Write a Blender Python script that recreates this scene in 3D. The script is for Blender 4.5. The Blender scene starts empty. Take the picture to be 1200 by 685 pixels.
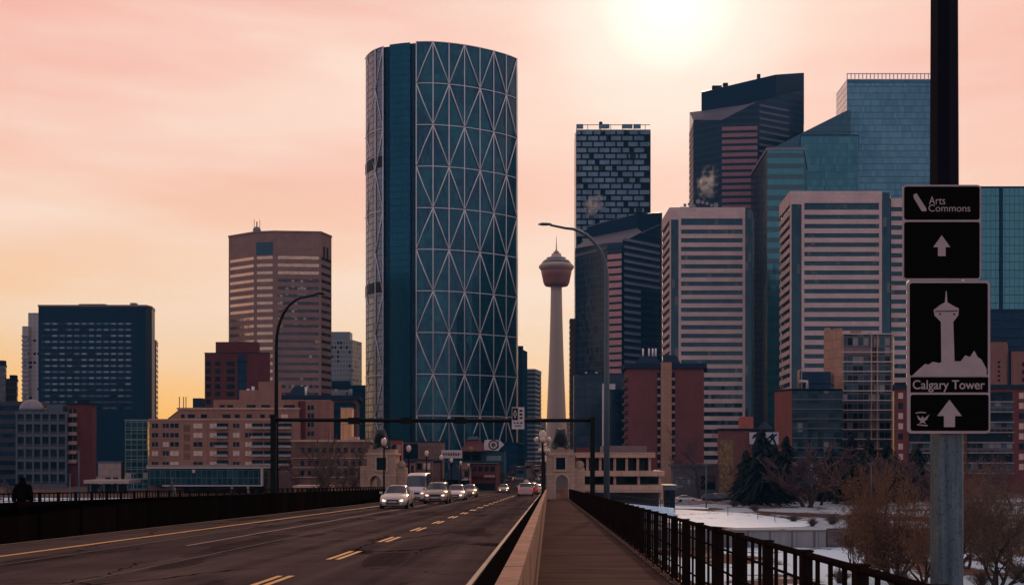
import bpy, math, random
from mathutils import Vector, noise as mnoise
R = math.radians
C = bpy.context.scene.collection
scene = bpy.context.scene
rnd = random.Random(7)

# ------------------------------------------------------------------ camera, sky, sun, exposure
EYE = 9.5            # eye height above the city ground
F = 1350.0           # focal length in photo pixels (1200 wide)
VX, VY = 643.0, 535.0
def X(px, Y): return (px - VX) / F * Y
def Z(py, Y): return EYE + (VY - py) / F * Y
def P(px, Y): return (X(px, Y), Y)

cam_data = bpy.data.cameras.new('camera')
cam = bpy.data.objects.new('camera', cam_data)
C.objects.link(cam)
cam.location = (0, 0, EYE)
cam.rotation_euler = (R(90), 0, 0)
cam_data.sensor_width = 36
cam_data.lens = 36 * F / 1200
cam_data.shift_x = -43 / 1200
cam_data.shift_y = 192.5 / 1200
cam_data.clip_start = 0.1
cam_data.clip_end = 20000
scene.camera = cam

SUN_EL, SUN_AZ = R(21.6), R(6.0)
SV = Vector((math.sin(SUN_AZ) * math.cos(SUN_EL), math.cos(SUN_AZ) * math.cos(SUN_EL), math.sin(SUN_EL)))
sd = bpy.data.lights.new('sun', 'SUN')
sd.energy = 2.0
sd.color = (1.0, 0.62, 0.40)
sd.angle = R(1.5)
sun = bpy.data.objects.new('sun', sd)
C.objects.link(sun)
sun.rotation_euler = SV.to_track_quat('Z', 'Y').to_euler()
sun.location = (0, 0, 300)

scene.view_settings.view_transform = 'Standard'
scene.view_settings.look = 'None'
scene.view_settings.exposure = 0.0
scene.view_settings.gamma = 1.0
scene.view_settings.use_curve_mapping = False
scene.cycles.max_bounces = 6
scene.cycles.volume_bounces = 5
scene.cycles.use_denoising = True

world = bpy.data.worlds.new('World')
scene.world = world
world.use_nodes = True
wt = world.node_tree
wt.nodes.clear()

class G:
    """tiny node-graph helper"""
    def __init__(s, tree): s.t = tree
    def n(s, kind, **kw):
        nd = s.t.nodes.new(kind)
        for k, v in kw.items(): setattr(nd, k, v)
        return nd
    def put(s, sock, v):
        if v is None: return
        if hasattr(v, 'is_output') or isinstance(v, bpy.types.NodeSocket): s.t.links.new(v, sock)
        elif isinstance(v, (tuple, list)):
            sock.default_value = tuple(v) + ((1.0,) if sock.type == 'RGBA' and len(v) == 3 else ())
        else: sock.default_value = v
    def m(s, op, a, b=None, c=None, clamp=False):
        nd = s.n('ShaderNodeMath', operation=op, use_clamp=clamp)
        s.put(nd.inputs[0], a); s.put(nd.inputs[1], b); s.put(nd.inputs[2], c)
        return nd.outputs[0]
    def v(s, op, a, b=None):
        nd = s.n('ShaderNodeVectorMath', operation=op)
        s.put(nd.inputs[0], a); s.put(nd.inputs[1], b)
        return nd.outputs['Value' if op in ('DOT_PRODUCT', 'LENGTH') else 'Vector']
    def mix(s, f, a, b, kind='MIX'):
        nd = s.n('ShaderNodeMix', data_type='RGBA', blend_type=kind)
        s.put(nd.inputs['Factor'], f)
        s.put(nd.inputs[6], a); s.put(nd.inputs[7], b)
        return nd.outputs[2]
    def ramp(s, f, stops, interp='LINEAR'):
        nd = s.n('ShaderNodeValToRGB')
        cr = nd.color_ramp; cr.interpolation = interp
        while len(cr.elements) < len(stops): cr.elements.new(0.5)
        for e, (p, c) in zip(cr.elements, stops):
            e.position = p
            e.color = (c, c, c, 1) if isinstance(c, (int, float)) else tuple(c) + (1,)
        s.put(nd.inputs[0], f)
        return nd.outputs[0]
    def noise(s, vec, scale, detail=3, rough=0.55):
        nd = s.n('ShaderNodeTexNoise')
        s.put(nd.inputs['Vector'], vec)
        nd.inputs['Scale'].default_value = scale
        nd.inputs['Detail'].default_value = detail
        nd.inputs['Roughness'].default_value = rough
        return nd.outputs['Fac']
    def sep(s, vec):
        nd = s.n('ShaderNodeSeparateXYZ'); s.put(nd.inputs[0], vec); return nd.outputs
    def comb(s, x, y, z=0.0):
        nd = s.n('ShaderNodeCombineXYZ')
        for i, q in enumerate((x, y, z)): s.put(nd.inputs[i], q)
        return nd.outputs[0]
    def white(s, vec):
        nd = s.n('ShaderNodeTexWhiteNoise', noise_dimensions='3D'); s.put(nd.inputs[0], vec); return nd.outputs

g = G(wt)
dirv = g.n('ShaderNodeTexCoord').outputs['Generated']
dx, dy, dz = g.sep(dirv)
ang = g.m('DIVIDE', g.m('ARCCOSINE', g.v('DOT_PRODUCT', dirv, tuple(SV))), math.pi)
# warm southern sky by elevation
front = g.ramp(dz, [(0.0, (1.12, .50, .05)), (0.055, (1.10, .56, .115)), (0.11, (1.03, .62, .27)),
                    (0.18, (1.0, .63, .43)), (0.27, (0.97, .50, .40)), (0.35, (0.93, .41, .345)), (0.50, (0.40, .25, .25)), (1.0, (0.13, .13, .18))])
# streaks of thin cloud
cv = g.v('MULTIPLY', dirv, (1.0, 1.0, 3.2))
cn = g.noise(cv, 2.4, 4, 0.5)
cn2 = g.noise(g.v('MULTIPLY', dirv, (1.0, 1.0, 6.0)), 1.7, 4, 0.55)
front = g.mix(g.m('MULTIPLY', g.ramp(cn2, [(.42, 0.0), (.62, 1.0)]), g.ramp(dz, [(.02, .12), (.14, .72)])), front, (1.03, .82, .68))
upper = g.ramp(dz, [(.10, 0.0), (.24, 1.0)])
# glow round the veiled sun
glow = g.ramp(ang, [(0.0, 1.0), (0.018, .80), (0.04, .56), (0.07, .30), (0.11, .09), (0.16, .02), (0.22, 0.0)], 'EASE')
front = g.mix(glow, front, (1.0, .85, .71))
front = g.mix(g.m('MULTIPLY', g.m('MULTIPLY', g.ramp(cn, [(.40, 0.0), (.66, 1.0)]), upper), .42), front, (0.96, .47, .38))
core = g.ramp(ang, [(0.0, 1.0), (0.010, .62), (0.022, .22), (0.042, .0)], 'EASE')
front = g.mix(core, front, (1.32, 1.22, 1.08))
# cool northern sky behind the camera
north = g.ramp(dz, [(0.0, (.74, .585, .62)), (0.10, (.66, .57, .645)), (0.35, (.44, .45, .56)), (0.6, (.16, .17, .24)), (1.0, (.11, .125, .18))])
cn3 = g.noise(g.v('MULTIPLY', dirv, (1.0, 1.0, 2.6)), 5.5, 5, 0.6)
north = g.mix(g.m('MULTIPLY', g.ramp(cn3, [(.40, 0.0), (.50, 1.0)]), .85), g.mix(.42, north, (.10, .13, .22)), g.mix(.45, north, (.92, .76, .76)))
side = g.m('MULTIPLY_ADD', dy, -1.0, 0.35)
skyc = g.mix(g.ramp(side, [(0.0, 0.0), (0.75, 1.0)], 'EASE'), front, north)
bg = g.n('ShaderNodeBackground')
g.put(bg.inputs[0], skyc); bg.inputs[1].default_value = 1.0
nish = g.n('ShaderNodeTexSky', sky_type='NISHITA', sun_disc=False)
nish.sun_elevation = SUN_EL; nish.sun_rotation = SUN_AZ
nish.dust_density = 3.0
bg2 = g.n('ShaderNodeBackground')
g.put(bg2.inputs[0], nish.outputs[0]); bg2.inputs[1].default_value = 0.0012
add = g.n('ShaderNodeAddShader')
wt.links.new(bg.outputs[0], add.inputs[0]); wt.links.new(bg2.outputs[0], add.inputs[1])
wo = g.n('ShaderNodeOutputWorld')
wt.links.new(add.outputs[0], wo.inputs[0])

# ------------------------------------------------------------------ materials
def new_mat(name):
    m = bpy.data.materials.new(name); m.use_nodes = True
    t = m.node_tree; t.nodes.clear()
    gg = G(t)
    b = gg.n('ShaderNodeBsdfPrincipled'); o = gg.n('ShaderNodeOutputMaterial')
    t.links.new(b.outputs[0], o.inputs[0])
    return m, gg, b

def plain(name, col, rough=.75, metal=0.0, var=.18, scale=.6, spec=.35, emit=None):
    """one colour with soft blotches, fine grain and a little dirt"""
    m, g, b = new_mat(name)
    co = g.n('ShaderNodeTexCoord').outputs['Object']
    a = g.noise(co, scale, 4); f = g.noise(co, scale * 9, 3)
    k = g.m('ADD', g.m('MULTIPLY', g.m('SUBTRACT', a, .5), var * 3.2), g.m('MULTIPLY', g.m('SUBTRACT', f, .5), var * 1.6))
    fac = g.m('ADD', 1.0, k)
    c = g.v('SCALE', tuple(col)); c.node.inputs['Scale'].default_value = 1; g.put(c.node.inputs['Scale'], fac)
    g.put(b.inputs['Base Color'], c)
    g.put(b.inputs['Roughness'], g.m('ADD', rough, g.m('MULTIPLY', g.m('SUBTRACT', a, .5), .2), clamp=True))
    b.inputs['Metallic'].default_value = metal
    b.inputs['Specular IOR Level'].default_value = spec
    if emit:
        b.inputs['Emission Color'].default_value = tuple(emit[0]) + (1,); b.inputs['Emission Strength'].default_value = emit[1]
    return m

def grid_glass(name, a, b_, mull, w, h, mw=.05, mh=.07, sp=0.0, spc=None, metal=.55, rough=.12, blind=.0, blindc=(.3, .25, .22), tilt=.02, off=0.0, dark=.0, spec=None):
    """curtain wall: panes w x h metres with their own tint and tilt, mullions, optional spandrel strip"""
    m, g, bs = new_mat(name)
    uv = g.n('ShaderNodeUVMap').outputs[0]
    u, v, _ = g.sep(uv)
    vs = g.m('DIVIDE', v, h)
    vi = g.m('FLOOR', vs); vf = g.m('SUBTRACT', vs, vi)
    us = g.m('DIVIDE', u, w)
    if off: us = g.m('ADD', us, g.m('MULTIPLY', g.m('MODULO', vi, 2.0), off))
    ui = g.m('FLOOR', us); uf = g.m('SUBTRACT', us, ui)
    wn = g.white(g.comb(ui, vi, 3.0))
    wn2 = g.white(g.comb(ui, vi, 11.0))
    big = g.noise(g.comb(g.m('MULTIPLY', u, .028), g.m('MULTIPLY', v, .028)), 1.0, 3)
    k = g.m('ADD', g.m('MULTIPLY', wn[0], .60), g.ramp(big, [(.35, 0.0), (.65, .6)]), clamp=True)
    c = g.mix(k, a, b_)
    if blind: c = g.mix(g.m('MULTIPLY', g.m('LESS_THAN', wn2[0], blind), .75), c, blindc)
    if dark: c = g.mix(g.m('GREATER_THAN', wn2[0], 1 - dark), c, (.004, .008, .014))
    mu = g.m('LESS_THAN', uf, mw); mv = g.m('LESS_THAN', vf, mh)
    met = metal
    if sp:
        s_ = g.m('LESS_THAN', vf, sp)
        c = g.mix(s_, c, spc)
        met = g.m('MULTIPLY', g.m('SUBTRACT', 1.0, s_), metal)
    mk = g.m('MAXIMUM', mu, mv)
    c = g.mix(mk, c, mull)
    g.put(bs.inputs['Base Color'], c)
    g.put(bs.inputs['Metallic'], g.m('MULTIPLY', g.m('SUBTRACT', 1.0, mk), met))
    g.put(bs.inputs['Roughness'], g.m('ADD', rough, g.m('MULTIPLY', mk, .4)))
    bs.inputs['Specular IOR Level'].default_value = spec if spec is not None else (.5 if metal > .45 else .14)
    nrm = g.n('ShaderNodeNewGeometry').outputs['Normal']
    t = g.v('SCALE', g.v('SUBTRACT', wn[1], (.5, .5, .5))); t.node.inputs['Scale'].default_value = tilt * 2
    g.put(bs.inputs['Normal'], g.v('NORMALIZE', g.v('ADD', nrm, t)))
    return m

def masonry(name, col, bw=.45, bh=.16, var=.2, mortar=.75, rough=.85, streak=.12, spec=.2):
    """brick or panel courses plus rain streaks, drawn in metres"""
    m, g, b = new_mat(name)
    uv = g.n('ShaderNodeUVMap').outputs[0]
    br = g.n('ShaderNodeTexBrick')
    g.put(br.inputs['Vector'], uv)
    br.inputs['Scale'].default_value = 1.0
    br.inputs['Brick Width'].default_value = bw; br.inputs['Row Height'].default_value = bh
    br.inputs['Mortar Size'].default_value = min(bw, bh) * .06
    br.inputs['Color1'].default_value = tuple(q * (1 + var) for q in col) + (1,)
    br.inputs['Color2'].default_value = tuple(q * (1 - var) for q in col) + (1,)
    br.inputs['Mortar'].default_value = tuple(q * mortar for q in col) + (1,)
    u, v, _ = g.sep(uv)
    st = g.noise(g.comb(g.m('MULTIPLY', u, .9), g.m('MULTIPLY', v, .06)), 1.0, 4)
    bl = g.noise(uv, .12, 4)
    fac = g.m('ADD', 1.0, g.m('ADD', g.m('MULTIPLY', g.m('SUBTRACT', st, .5), streak * 4), g.m('MULTIPLY', g.m('SUBTRACT', bl, .5), .5)))
    c = g.v('SCALE', br.outputs[0]); g.put(c.node.inputs['Scale'], fac)
    g.put(b.inputs['Base Color'], c)
    b.inputs['Roughness'].default_value = rough
    b.inputs['Specular IOR Level'].default_value = spec
    return m

# ------------------------------------------------------------------ mesh builder
class MB:
    def __init__(s): s.v = []; s.f = []; s.uv = []; s.sm = []
    def face(s, pts, uv=None, smooth=False):
        i = len(s.v); s.v += [tuple(p) for p in pts]
        s.f.append(tuple(range(i, i + len(pts)))); s.sm.append(smooth)
        if uv is None:
            a, b, c = Vector(pts[0]), Vector(pts[1]), Vector(pts[2])
            n = (b - a).cross(c - a)
            if n.length > 1e-12: n.normalize()
            if abs(n.z) > .8: uv = [(p[0], p[1]) for p in pts]
            else:
                l = math.hypot(n.x, n.y) or 1
                tx, ty = -n.y / l, n.x / l
                uv = [(p[0] * tx + p[1] * ty, p[2]) for p in pts]
        s.uv += list(uv)
        return s
    def box(s, x0, x1, y0, y1, z0, z1):
        a = [(x0, y0), (x1, y0), (x1, y1), (x0, y1)]
        return s.prism(a, z0, z1)
    def prism(s, pl, z0, z1, bottom=True, cum=False):
        n = len(pl); u = 0
        for i in range(n):
            a, b = pl[i], pl[(i + 1) % n]
            d = math.hypot(b[0] - a[0], b[1] - a[1])
            za = z1[i] if isinstance(z1, (list, tuple)) else z1
            zb = z1[(i + 1) % n] if isinstance(z1, (list, tuple)) else z1
            q = [(a[0], a[1], z0), (b[0], b[1], z0), (b[0], b[1], zb), (a[0], a[1], za)]
            s.face(q, [(u, z0), (u + d, z0), (u + d, zb), (u, za)] if cum else None)
            u += d
        zt = z1 if isinstance(z1, (list, tuple)) else [z1] * n
        s.face([(p[0], p[1], z) for p, z in zip(pl, zt)])
        if bottom: s.face([(p[0], p[1], z0) for p in reversed(pl)])
        return s
    def walls(s, pl, z0, z1):
        u = 0
        for a, b in zip(pl, pl[1:]):
            d = math.hypot(b[0] - a[0], b[1] - a[1])
            s.face([(a[0], a[1], z0), (b[0], b[1], z0), (b[0], b[1], z1), (a[0], a[1], z1)], [(u, z0), (u + d, z0), (u + d, z1), (u, z1)])
            u += d
        return s
    def fbox(s, a, b, s0, s1, z0, z1, d0, d1):
        """box on the wall a->b (plan points, outside on the right-hand side), s in metres along it"""
        L = math.hypot(b[0] - a[0], b[1] - a[1]); t = ((b[0] - a[0]) / L, (b[1] - a[1]) / L); n = (t[1], -t[0])
        if s1 <= 0: s1 += L
        def q(sx, d): return (a[0] + t[0] * sx + n[0] * d, a[1] + t[1] * sx + n[1] * d)
        return s.prism([q(s0, d1), q(s1, d1), q(s1, d0), q(s0, d0)], z0, z1)
    def tube(s, pts, rad, n=8, cap=True):
        pts = [Vector(p) for p in pts]
        if not isinstance(rad, (list, tuple)): rad = [rad] * len(pts)
        rings = []; prev = None
        for i, p in enumerate(pts):
            d = (pts[min(i + 1, len(pts) - 1)] - pts[max(i - 1, 0)]).normalized()
            if prev is None:
                prev = Vector((1, 0, 0)) if abs(d.x) < .9 else Vector((0, 1, 0))
            x = (prev - d * prev.dot(d)).normalized(); y = d.cross(x); prev = x
            rings.append([p + (x * math.cos(2 * math.pi * k / n) + y * math.sin(2 * math.pi * k / n)) * rad[i] for k in range(n)])
        s.loft(rings, cap, n > 4)
        return s
    def loft(s, rings, cap=True, smooth=True):
        n = len(rings[0]); base = len(s.v)
        for r in rings: s.v += [tuple(p) for p in r]
        for i in range(len(rings) - 1):
            for k in range(n):
                a = base + i * n + k; b = base + i * n + (k + 1) % n
                s.f.append((a, b, b + n, a + n)); s.sm.append(smooth)
                s.uv += [(k / n, i), ((k + 1) / n, i), ((k + 1) / n, i + 1), (k / n, i + 1)]
        if cap and n > 2:
            s.f.append(tuple(base + k for k in reversed(range(n)))); s.sm.append(False); s.uv += [(0, 0)] * n
            e = base + (len(rings) - 1) * n
            s.f.append(tuple(e + k for k in range(n))); s.sm.append(False); s.uv += [(0, 0)] * n
        return s
    def lathe(s, prof, cx, cy, n=24):
        """profile of (radius, z)"""
        base = len(s.v); m = len(prof)
        for r, z in prof:
            for k in range(n):
                a = 2 * math.pi * k / n
                s.v.append((cx + r * math.cos(a), cy + r * math.sin(a), z))
        rm = max(r for r, z in prof)
        for i in range(m - 1):
            for k in range(n):
                k2 = (k + 1) % n
                s.f.append((base + i * n + k, base + i * n + k2, base + (i + 1) * n + k2, base + (i + 1) * n + k)); s.sm.append(True)
                u0 = 2 * math.pi * rm * k / n; u1 = 2 * math.pi * rm * (k + 1) / n
                s.uv += [(u0, prof[i][1]), (u1, prof[i][1]), (u1, prof[i + 1][1]), (u0, prof[i + 1][1])]
        for i, rev in ((0, True), (m - 1, False)):
            if prof[i][0] > 1e-4:
                idx = [base + i * n + k for k in range(n)]
                s.f.append(tuple(reversed(idx)) if rev else tuple(idx)); s.sm.append(False); s.uv += [(0, 0)] * n
        return s
    def xz(s, pts, y0, y1):
        """outline in x,z given front thickness y0..y1 (front at y0)"""
        n = len(pts)
        s.face([(p[0], y0, p[1]) for p in pts])
        s.face([(p[0], y1, p[1]) for p in reversed(pts)])
        for i in range(n):
            a, b = pts[i], pts[(i + 1) % n]
            s.face([(b[0], y0, b[1]), (a[0], y0, a[1]), (a[0], y1, a[1]), (b[0], y1, b[1])])
        return s
    def build(s, name, mat, parent=None, label=None, kind=None):
        me = bpy.data.meshes.new(name)
        o = (0, 0, 0)
        if parent is not None:
            p = parent; o = [0, 0, 0]
            while p is not None:
                o = [o[i] + p.location[i] for i in range(3)]; p = p.parent
        me.from_pydata([(v[0] - o[0], v[1] - o[1], v[2] - o[2]) for v in s.v], [], s.f)
        uvl = me.uv_layers.new(name='UVMap')
        flat = [c for q in s.uv for c in q]
        uvl.data.foreach_set('uv', flat)
        me.polygons.foreach_set('use_smooth', s.sm)
        me.materials.append(mat)
        me.update()
        ob = bpy.data.objects.new(name, me); C.objects.link(ob)
        if parent is not None: ob.parent = parent
        if label: ob['label'] = label
        if kind: ob['kind'] = kind
        return ob

def thing(name, label, cat, loc=(0, 0, 0), group=None):
    o = bpy.data.objects.new(name, None); C.objects.link(o)
    o.location = loc; o.empty_display_size = .5
    o['label'] = label; o['category'] = cat
    if group: o['group'] = group
    return o
def tag(o, label, cat, group=None):
    o['label'] = label; o['category'] = cat
    if group: o['group'] = group
    return o
def dup(o, loc, rz=0, label=None, parent=None, scale=None):
    c = o.copy(); C.objects.link(c)
    if parent is None:
        c.location = loc; c.rotation_euler = (0, 0, rz)
        if label: c['label'] = label
        if scale: c.scale = scale
    else: c.parent = parent
    for ch in list(KIDS(o)): dup(ch, None, parent=c)
    return c
def KIDS(o): return [c for c in o.children]

def offset(pl, d):
    """mitred outward offset of a counter-clockwise plan"""
    n = len(pl); out = []
    for i in range(n):
        p, c, q = Vector(pl[i - 1]), Vector(pl[i]), Vector(pl[(i + 1) % n])
        e1 = (c - p).normalized(); e2 = (q - c).normalized()
        n1 = Vector((e1.y, -e1.x)); n2 = Vector((e2.y, -e2.x))
        b = n1 + n2
        if b.length < 1e-6: b = n1
        b.normalize()
        out.append(tuple(c + b * (d / max(.35, b.dot(n1)))))
    return out
def para_r(a, b, c):
    """block right of the street: c = far end of its left side, a, b = front corners"""
    return [c, a, b, (b[0] + c[0] - a[0], b[1] + c[1] - a[1])]
def para_l(a, b, c):
    """block left of the street: a, b = front corners, c = far end of its right side"""
    return [a, b, c, (a[0] + c[0] - b[0], a[1] + c[1] - b[1])]
def mid(pl):
    return (sum(p[0] for p in pl) / len(pl), sum(p[1] for p in pl) / len(pl), 0)
def dist(a, b): return math.hypot(a[0] - b[0], a[1] - b[1])

# ------------------------------------------------------------------ shared materials
M = {}
def asphalt():
    m, g, b = new_mat('asphalt')
    co = g.n('ShaderNodeTexCoord').outputs['Object']
    x, y, z = g.sep(co)
    grain = g.noise(co, 18, 3); blot = g.noise(co, .35, 5)
    track = g.noise(g.comb(g.m('MULTIPLY', x, 1.15), g.m('MULTIPLY', y, .012)), 1.0, 3)
    seam = g.noise(g.comb(g.m('MULTIPLY', x, 3.5), g.m('MULTIPLY', y, .035)), 1.0, 3)
    f = g.m('ADD', g.m('MULTIPLY', grain, .35), g.m('ADD', g.m('MULTIPLY', blot, .65), g.m('MULTIPLY', track, 1.1)))
    f = g.m('ADD', f, g.m('MULTIPLY', g.ramp(seam, [(.30, -0.0), (.33, 1.0)]), .25))
    c = g.ramp(g.m('SUBTRACT', f, .55), [(0.0, (.009, .007, .0075)), (.35, (.027, .020, .021)), (.62, (.052, .039, .040)), (1.0, (.10, .075, .073))])
    # hairline cracks, transverse joints and tar patches
    wob = g.noise(co, .9, 3)
    vo = g.n('ShaderNodeTexVoronoi', feature='DISTANCE_TO_EDGE')
    vo.inputs['Scale'].default_value = .32
    g.put(vo.inputs['Vector'], g.v('ADD', g.v('MULTIPLY', co, (1, .45, 1)), g.comb(wob, g.m('MULTIPLY', wob, 1.7), 0)))
    crack = g.m('MULTIPLY', g.m('LESS_THAN', vo.outputs['Distance'], .012), g.ramp(g.noise(co, .13, 2), [(.45, 0.0), (.55, .85)]))
    joint = g.m('LESS_THAN', g.m('FRACT', g.m('DIVIDE', g.m('ADD', y, g.m('MULTIPLY', wob, .15)), 13.4)), .006)
    patch = g.m('MULTIPLY', g.ramp(g.noise(g.v('MULTIPLY', co, (.55, .10, 1)), 1.0, 2), [(.60, 0.0), (.615, .45)]), 1.0)
    salt = g.ramp(g.noise(g.comb(g.m('MULTIPLY', x, .8), g.m('MULTIPLY', y, .05)), 1.3, 5, .7), [(.56, 0.0), (.75, .40)])
    c = g.mix(salt, c, (.13, .10, .10))
    c = g.mix(patch, c, (.014, .011, .012))
    c = g.mix(g.m('MAXIMUM', crack, g.m('MULTIPLY', joint, .8)), c, (.007, .006, .006))
    g.put(b.inputs['Base Color'], c)
    g.put(b.inputs['Roughness'], g.m('ADD', .72, g.m('MULTIPLY', blot, .25)))
    b.inputs['Specular IOR Level'].default_value = .0
    bp = g.n('ShaderNodeBump'); bp.inputs['Strength'].default_value = .35; bp.inputs['Distance'].default_value = .02
    g.put(bp.inputs['Height'], grain); g.put(b.inputs['Normal'], bp.outputs[0])
    return m
def walk_mat():
    m, g, b = new_mat('brushed_concrete_walk')
    co = g.n('ShaderNodeTexCoord').outputs['Object']
    x, y, z = g.sep(co)
    br = g.noise(g.comb(g.m('MULTIPLY', x, .25), g.m('MULTIPLY', y, 2.6)), 1.0, 5, .7)
    bl = g.noise(co, .5, 4)
    fr = g.m('FRACT', g.m('DIVIDE', y, 1.6))
    j = g.m('LESS_THAN', fr, .018)
    f = g.m('ADD', g.m('MULTIPLY', br, .8), g.m('MULTIPLY', bl, .4))
    c = g.ramp(g.m('SUBTRACT', f, .2), [(0.1, (.032, .021, .0195)), (.45, (.105, .069, .062)), (.85, (.19, .128, .115))])
    c = g.mix(g.m('MULTIPLY', j, .7), c, (.015, .01, .01))
    g.put(b.inputs['Base Color'], c); b.inputs['Roughness'].default_value = .85
    b.inputs['Specular IOR Level'].default_value = .0
    bp = g.n('ShaderNodeBump'); bp.inputs['Strength'].default_value = .5; bp.inputs['Distance'].default_value = .02
    g.put(bp.inputs['Height'], br); g.put(b.inputs['Normal'], bp.outputs[0])
    return m
def ground_mat():
    m, g, b = new_mat('dry_grass_and_snow')
    co = g.n('ShaderNodeTexCoord').outputs['Object']
    a = g.noise(co, .05, 6, .65); f = g.noise(co, 1.4, 5, .7); s = g.noise(g.v('MULTIPLY', co, (1, .6, 0)), .075, 6, .62)
    c = g.ramp(f, [(.25, (.035, .022, .018)), (.5, (.11, .068, .055)), (.75, (.19, .125, .10))])
    c = g.mix(g.ramp(a, [(.4, 0.0), (.6, .6)]), c, (.20, .135, .12))
    x, y, z = g.sep(co)
    bank = g.m('MULTIPLY', g.m('GREATER_THAN', x, 2.0), g.m('ADD', g.m('MULTIPLY', g.m('LESS_THAN', y, 150.5), .45), g.m('MULTIPLY', g.m('LESS_THAN', y, 265.0), .5)))
    snow = g.m('MULTIPLY', g.ramp(g.m('ADD', s, g.m('MULTIPLY', g.m('SUBTRACT', f, .5), .16)), [(.445, 0.0), (.48, 1.0)]), g.m('ADD', g.m('MULTIPLY', bank, .95), .0))
    c = g.mix(snow, c, (.64, .83, 1.0))
    g.put(b.inputs['Base Color'], c); b.inputs['Roughness'].default_value = .9
    b.inputs['Specular IOR Level'].default_value = .0
    bp = g.n('ShaderNodeBump'); bp.inputs['Strength'].default_value = .6; bp.inputs['Distance'].default_value = .25
    g.put(bp.inputs['Height'], f); g.put(b.inputs['Normal'], bp.outputs[0])
    return m
def snow_mat():
    m, g, b = new_mat('trodden_snow')
    co = g.n('ShaderNodeTexCoord').outputs['Object']
    f = g.noise(co, 1.1, 5, .65); a = g.noise(co, .16, 4)
    tr = g.noise(g.v('MULTIPLY', co, (.35, .9, 1)), 1.6, 3)
    c = g.mix(g.ramp(f, [(.35, .5), (.6, 0.0)]), (.62, .82, 1.0), (.40, .50, .68))
    c = g.mix(g.m('MULTIPLY', g.ramp(tr, [(.60, 0.0), (.68, 1.0)]), g.ramp(a, [(.45, 0.0), (.6, .8)])), c, (.16, .14, .16))
    g.put(b.inputs['Base Color'], c); b.inputs['Roughness'].default_value = .8
    bp = g.n('ShaderNodeBump'); bp.inputs['Strength'].default_value = .7; bp.inputs['Distance'].default_value = .2
    g.put(bp.inputs['Height'], f); g.put(b.inputs['Normal'], bp.outputs[0])
    return m

M['asphalt'] = asphalt(); M['walk'] = walk_mat(); M['ground'] = ground_mat(); M['snow'] = snow_mat()
M['street'] = plain('city_asphalt', (.07, .055, .055), .9, scale=.2, spec=.2)
M['gutter'] = plain('near_black_gutter', (.006, .005, .005), .95, scale=1.2, spec=.0)  # near-black strip between the edge line and the parapet
M['deck'] = plain('deck_concrete', (.16, .12, .105), .85, scale=.4)
M['water'] = plain('river_water', (.02, .035, .045), .08, scale=.2, spec=.6)
M['yellow'] = plain('worn_yellow_paint', (.50, .24, .055), .7, var=.34, scale=2.2)
M['white_paint'] = plain('worn_white_paint', (.15, .105, .095), .75, var=.4, scale=1.2)
M['seal'] = plain('seam_sealant', (.010, .008, .008), .6, scale=2)
M['barrier'] = masonry('precast_concrete', (.25, .145, .11), 3.0, 2.0, .10, .35, .85, .3, .05)
M['coping'] = plain('stained_coping', (.27, .155, .12), .9, var=.5, scale=1.6, spec=.04)
M['barrier_dark'] = masonry('vignette_dark_concrete', (.007, .005, .0045), 3.0, 2.0, .25, .35, .95, .5, 0.0)  # picture-edge darkening put into the far parapet's base colour
M['rail'] = plain('dark_painted_rail', (.016, .0095, .0085), .85, var=.4, scale=1.5, spec=.0)
M['rail_brown'] = plain('worn_brown_rail', (.065, .034, .028), .7, var=.35, scale=2.0, spec=.08)
M['black_steel'] = plain('black_steel', (.005, .006, .010), .5, scale=1.0, spec=.12)
M['foot'] = plain('sunlit_foot_tone', (.36, .21, .17), .9, var=.3, scale=3, spec=.05)  # sunlight on the post bases put into a pale colour
M['galv'] = plain('galvanised_steel', (.085, .115, .155), .55, .3, var=.2, scale=1.5)
M['galv_dark'] = plain('dark_galvanised_steel', (.035, .045, .065), .55, .2, var=.25, scale=1.0)

# ------------------------------------------------------------------ deck geometry
SL = 31.0 / F                    # the bridge falls 2.3 % towards the city
ROAD0 = EYE - 1.62; WALK0 = EYE - 1.50
YEND = 339.0                     # where the deck line meets the city level
def zroad(Y): return max(ROAD0 - SL * Y, .03)
def zwalk(Y): return max(WALK0 - SL * Y, .15)
def strip(mb, x0, x1, ys, zf, dz=0.0):
    for a, b in zip(ys, ys[1:]):
        mb.face([(x0, a, zf(a) + dz), (x1, a, zf(a) + dz), (x1, b, zf(b) + dz), (x0, b, zf(b) + dz)], [(x0, a), (x1, a), (x1, b), (x0, b)])
    return mb
def slab(mb, x0, x1, ya, yb, zf, top, bot):
    """box that follows the falling deck"""
    q = [(x0, ya), (x1, ya), (x1, yb), (x0, yb)]
    t = [(x, y, zf(y) + top) for x, y in q]; u = [(x, y, zf(y) + bot) for x, y in q]
    mb.face(t)
    mb.face([u[3], u[2], u[1], u[0]])
    for i in range(4):
        j = (i + 1) % 4
        mb.face([u[i], u[j], t[j], t[i]])
    return mb
YS = [-40, 0, 30, 60, 90, 130, 170, 210, 260, YEND]

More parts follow.
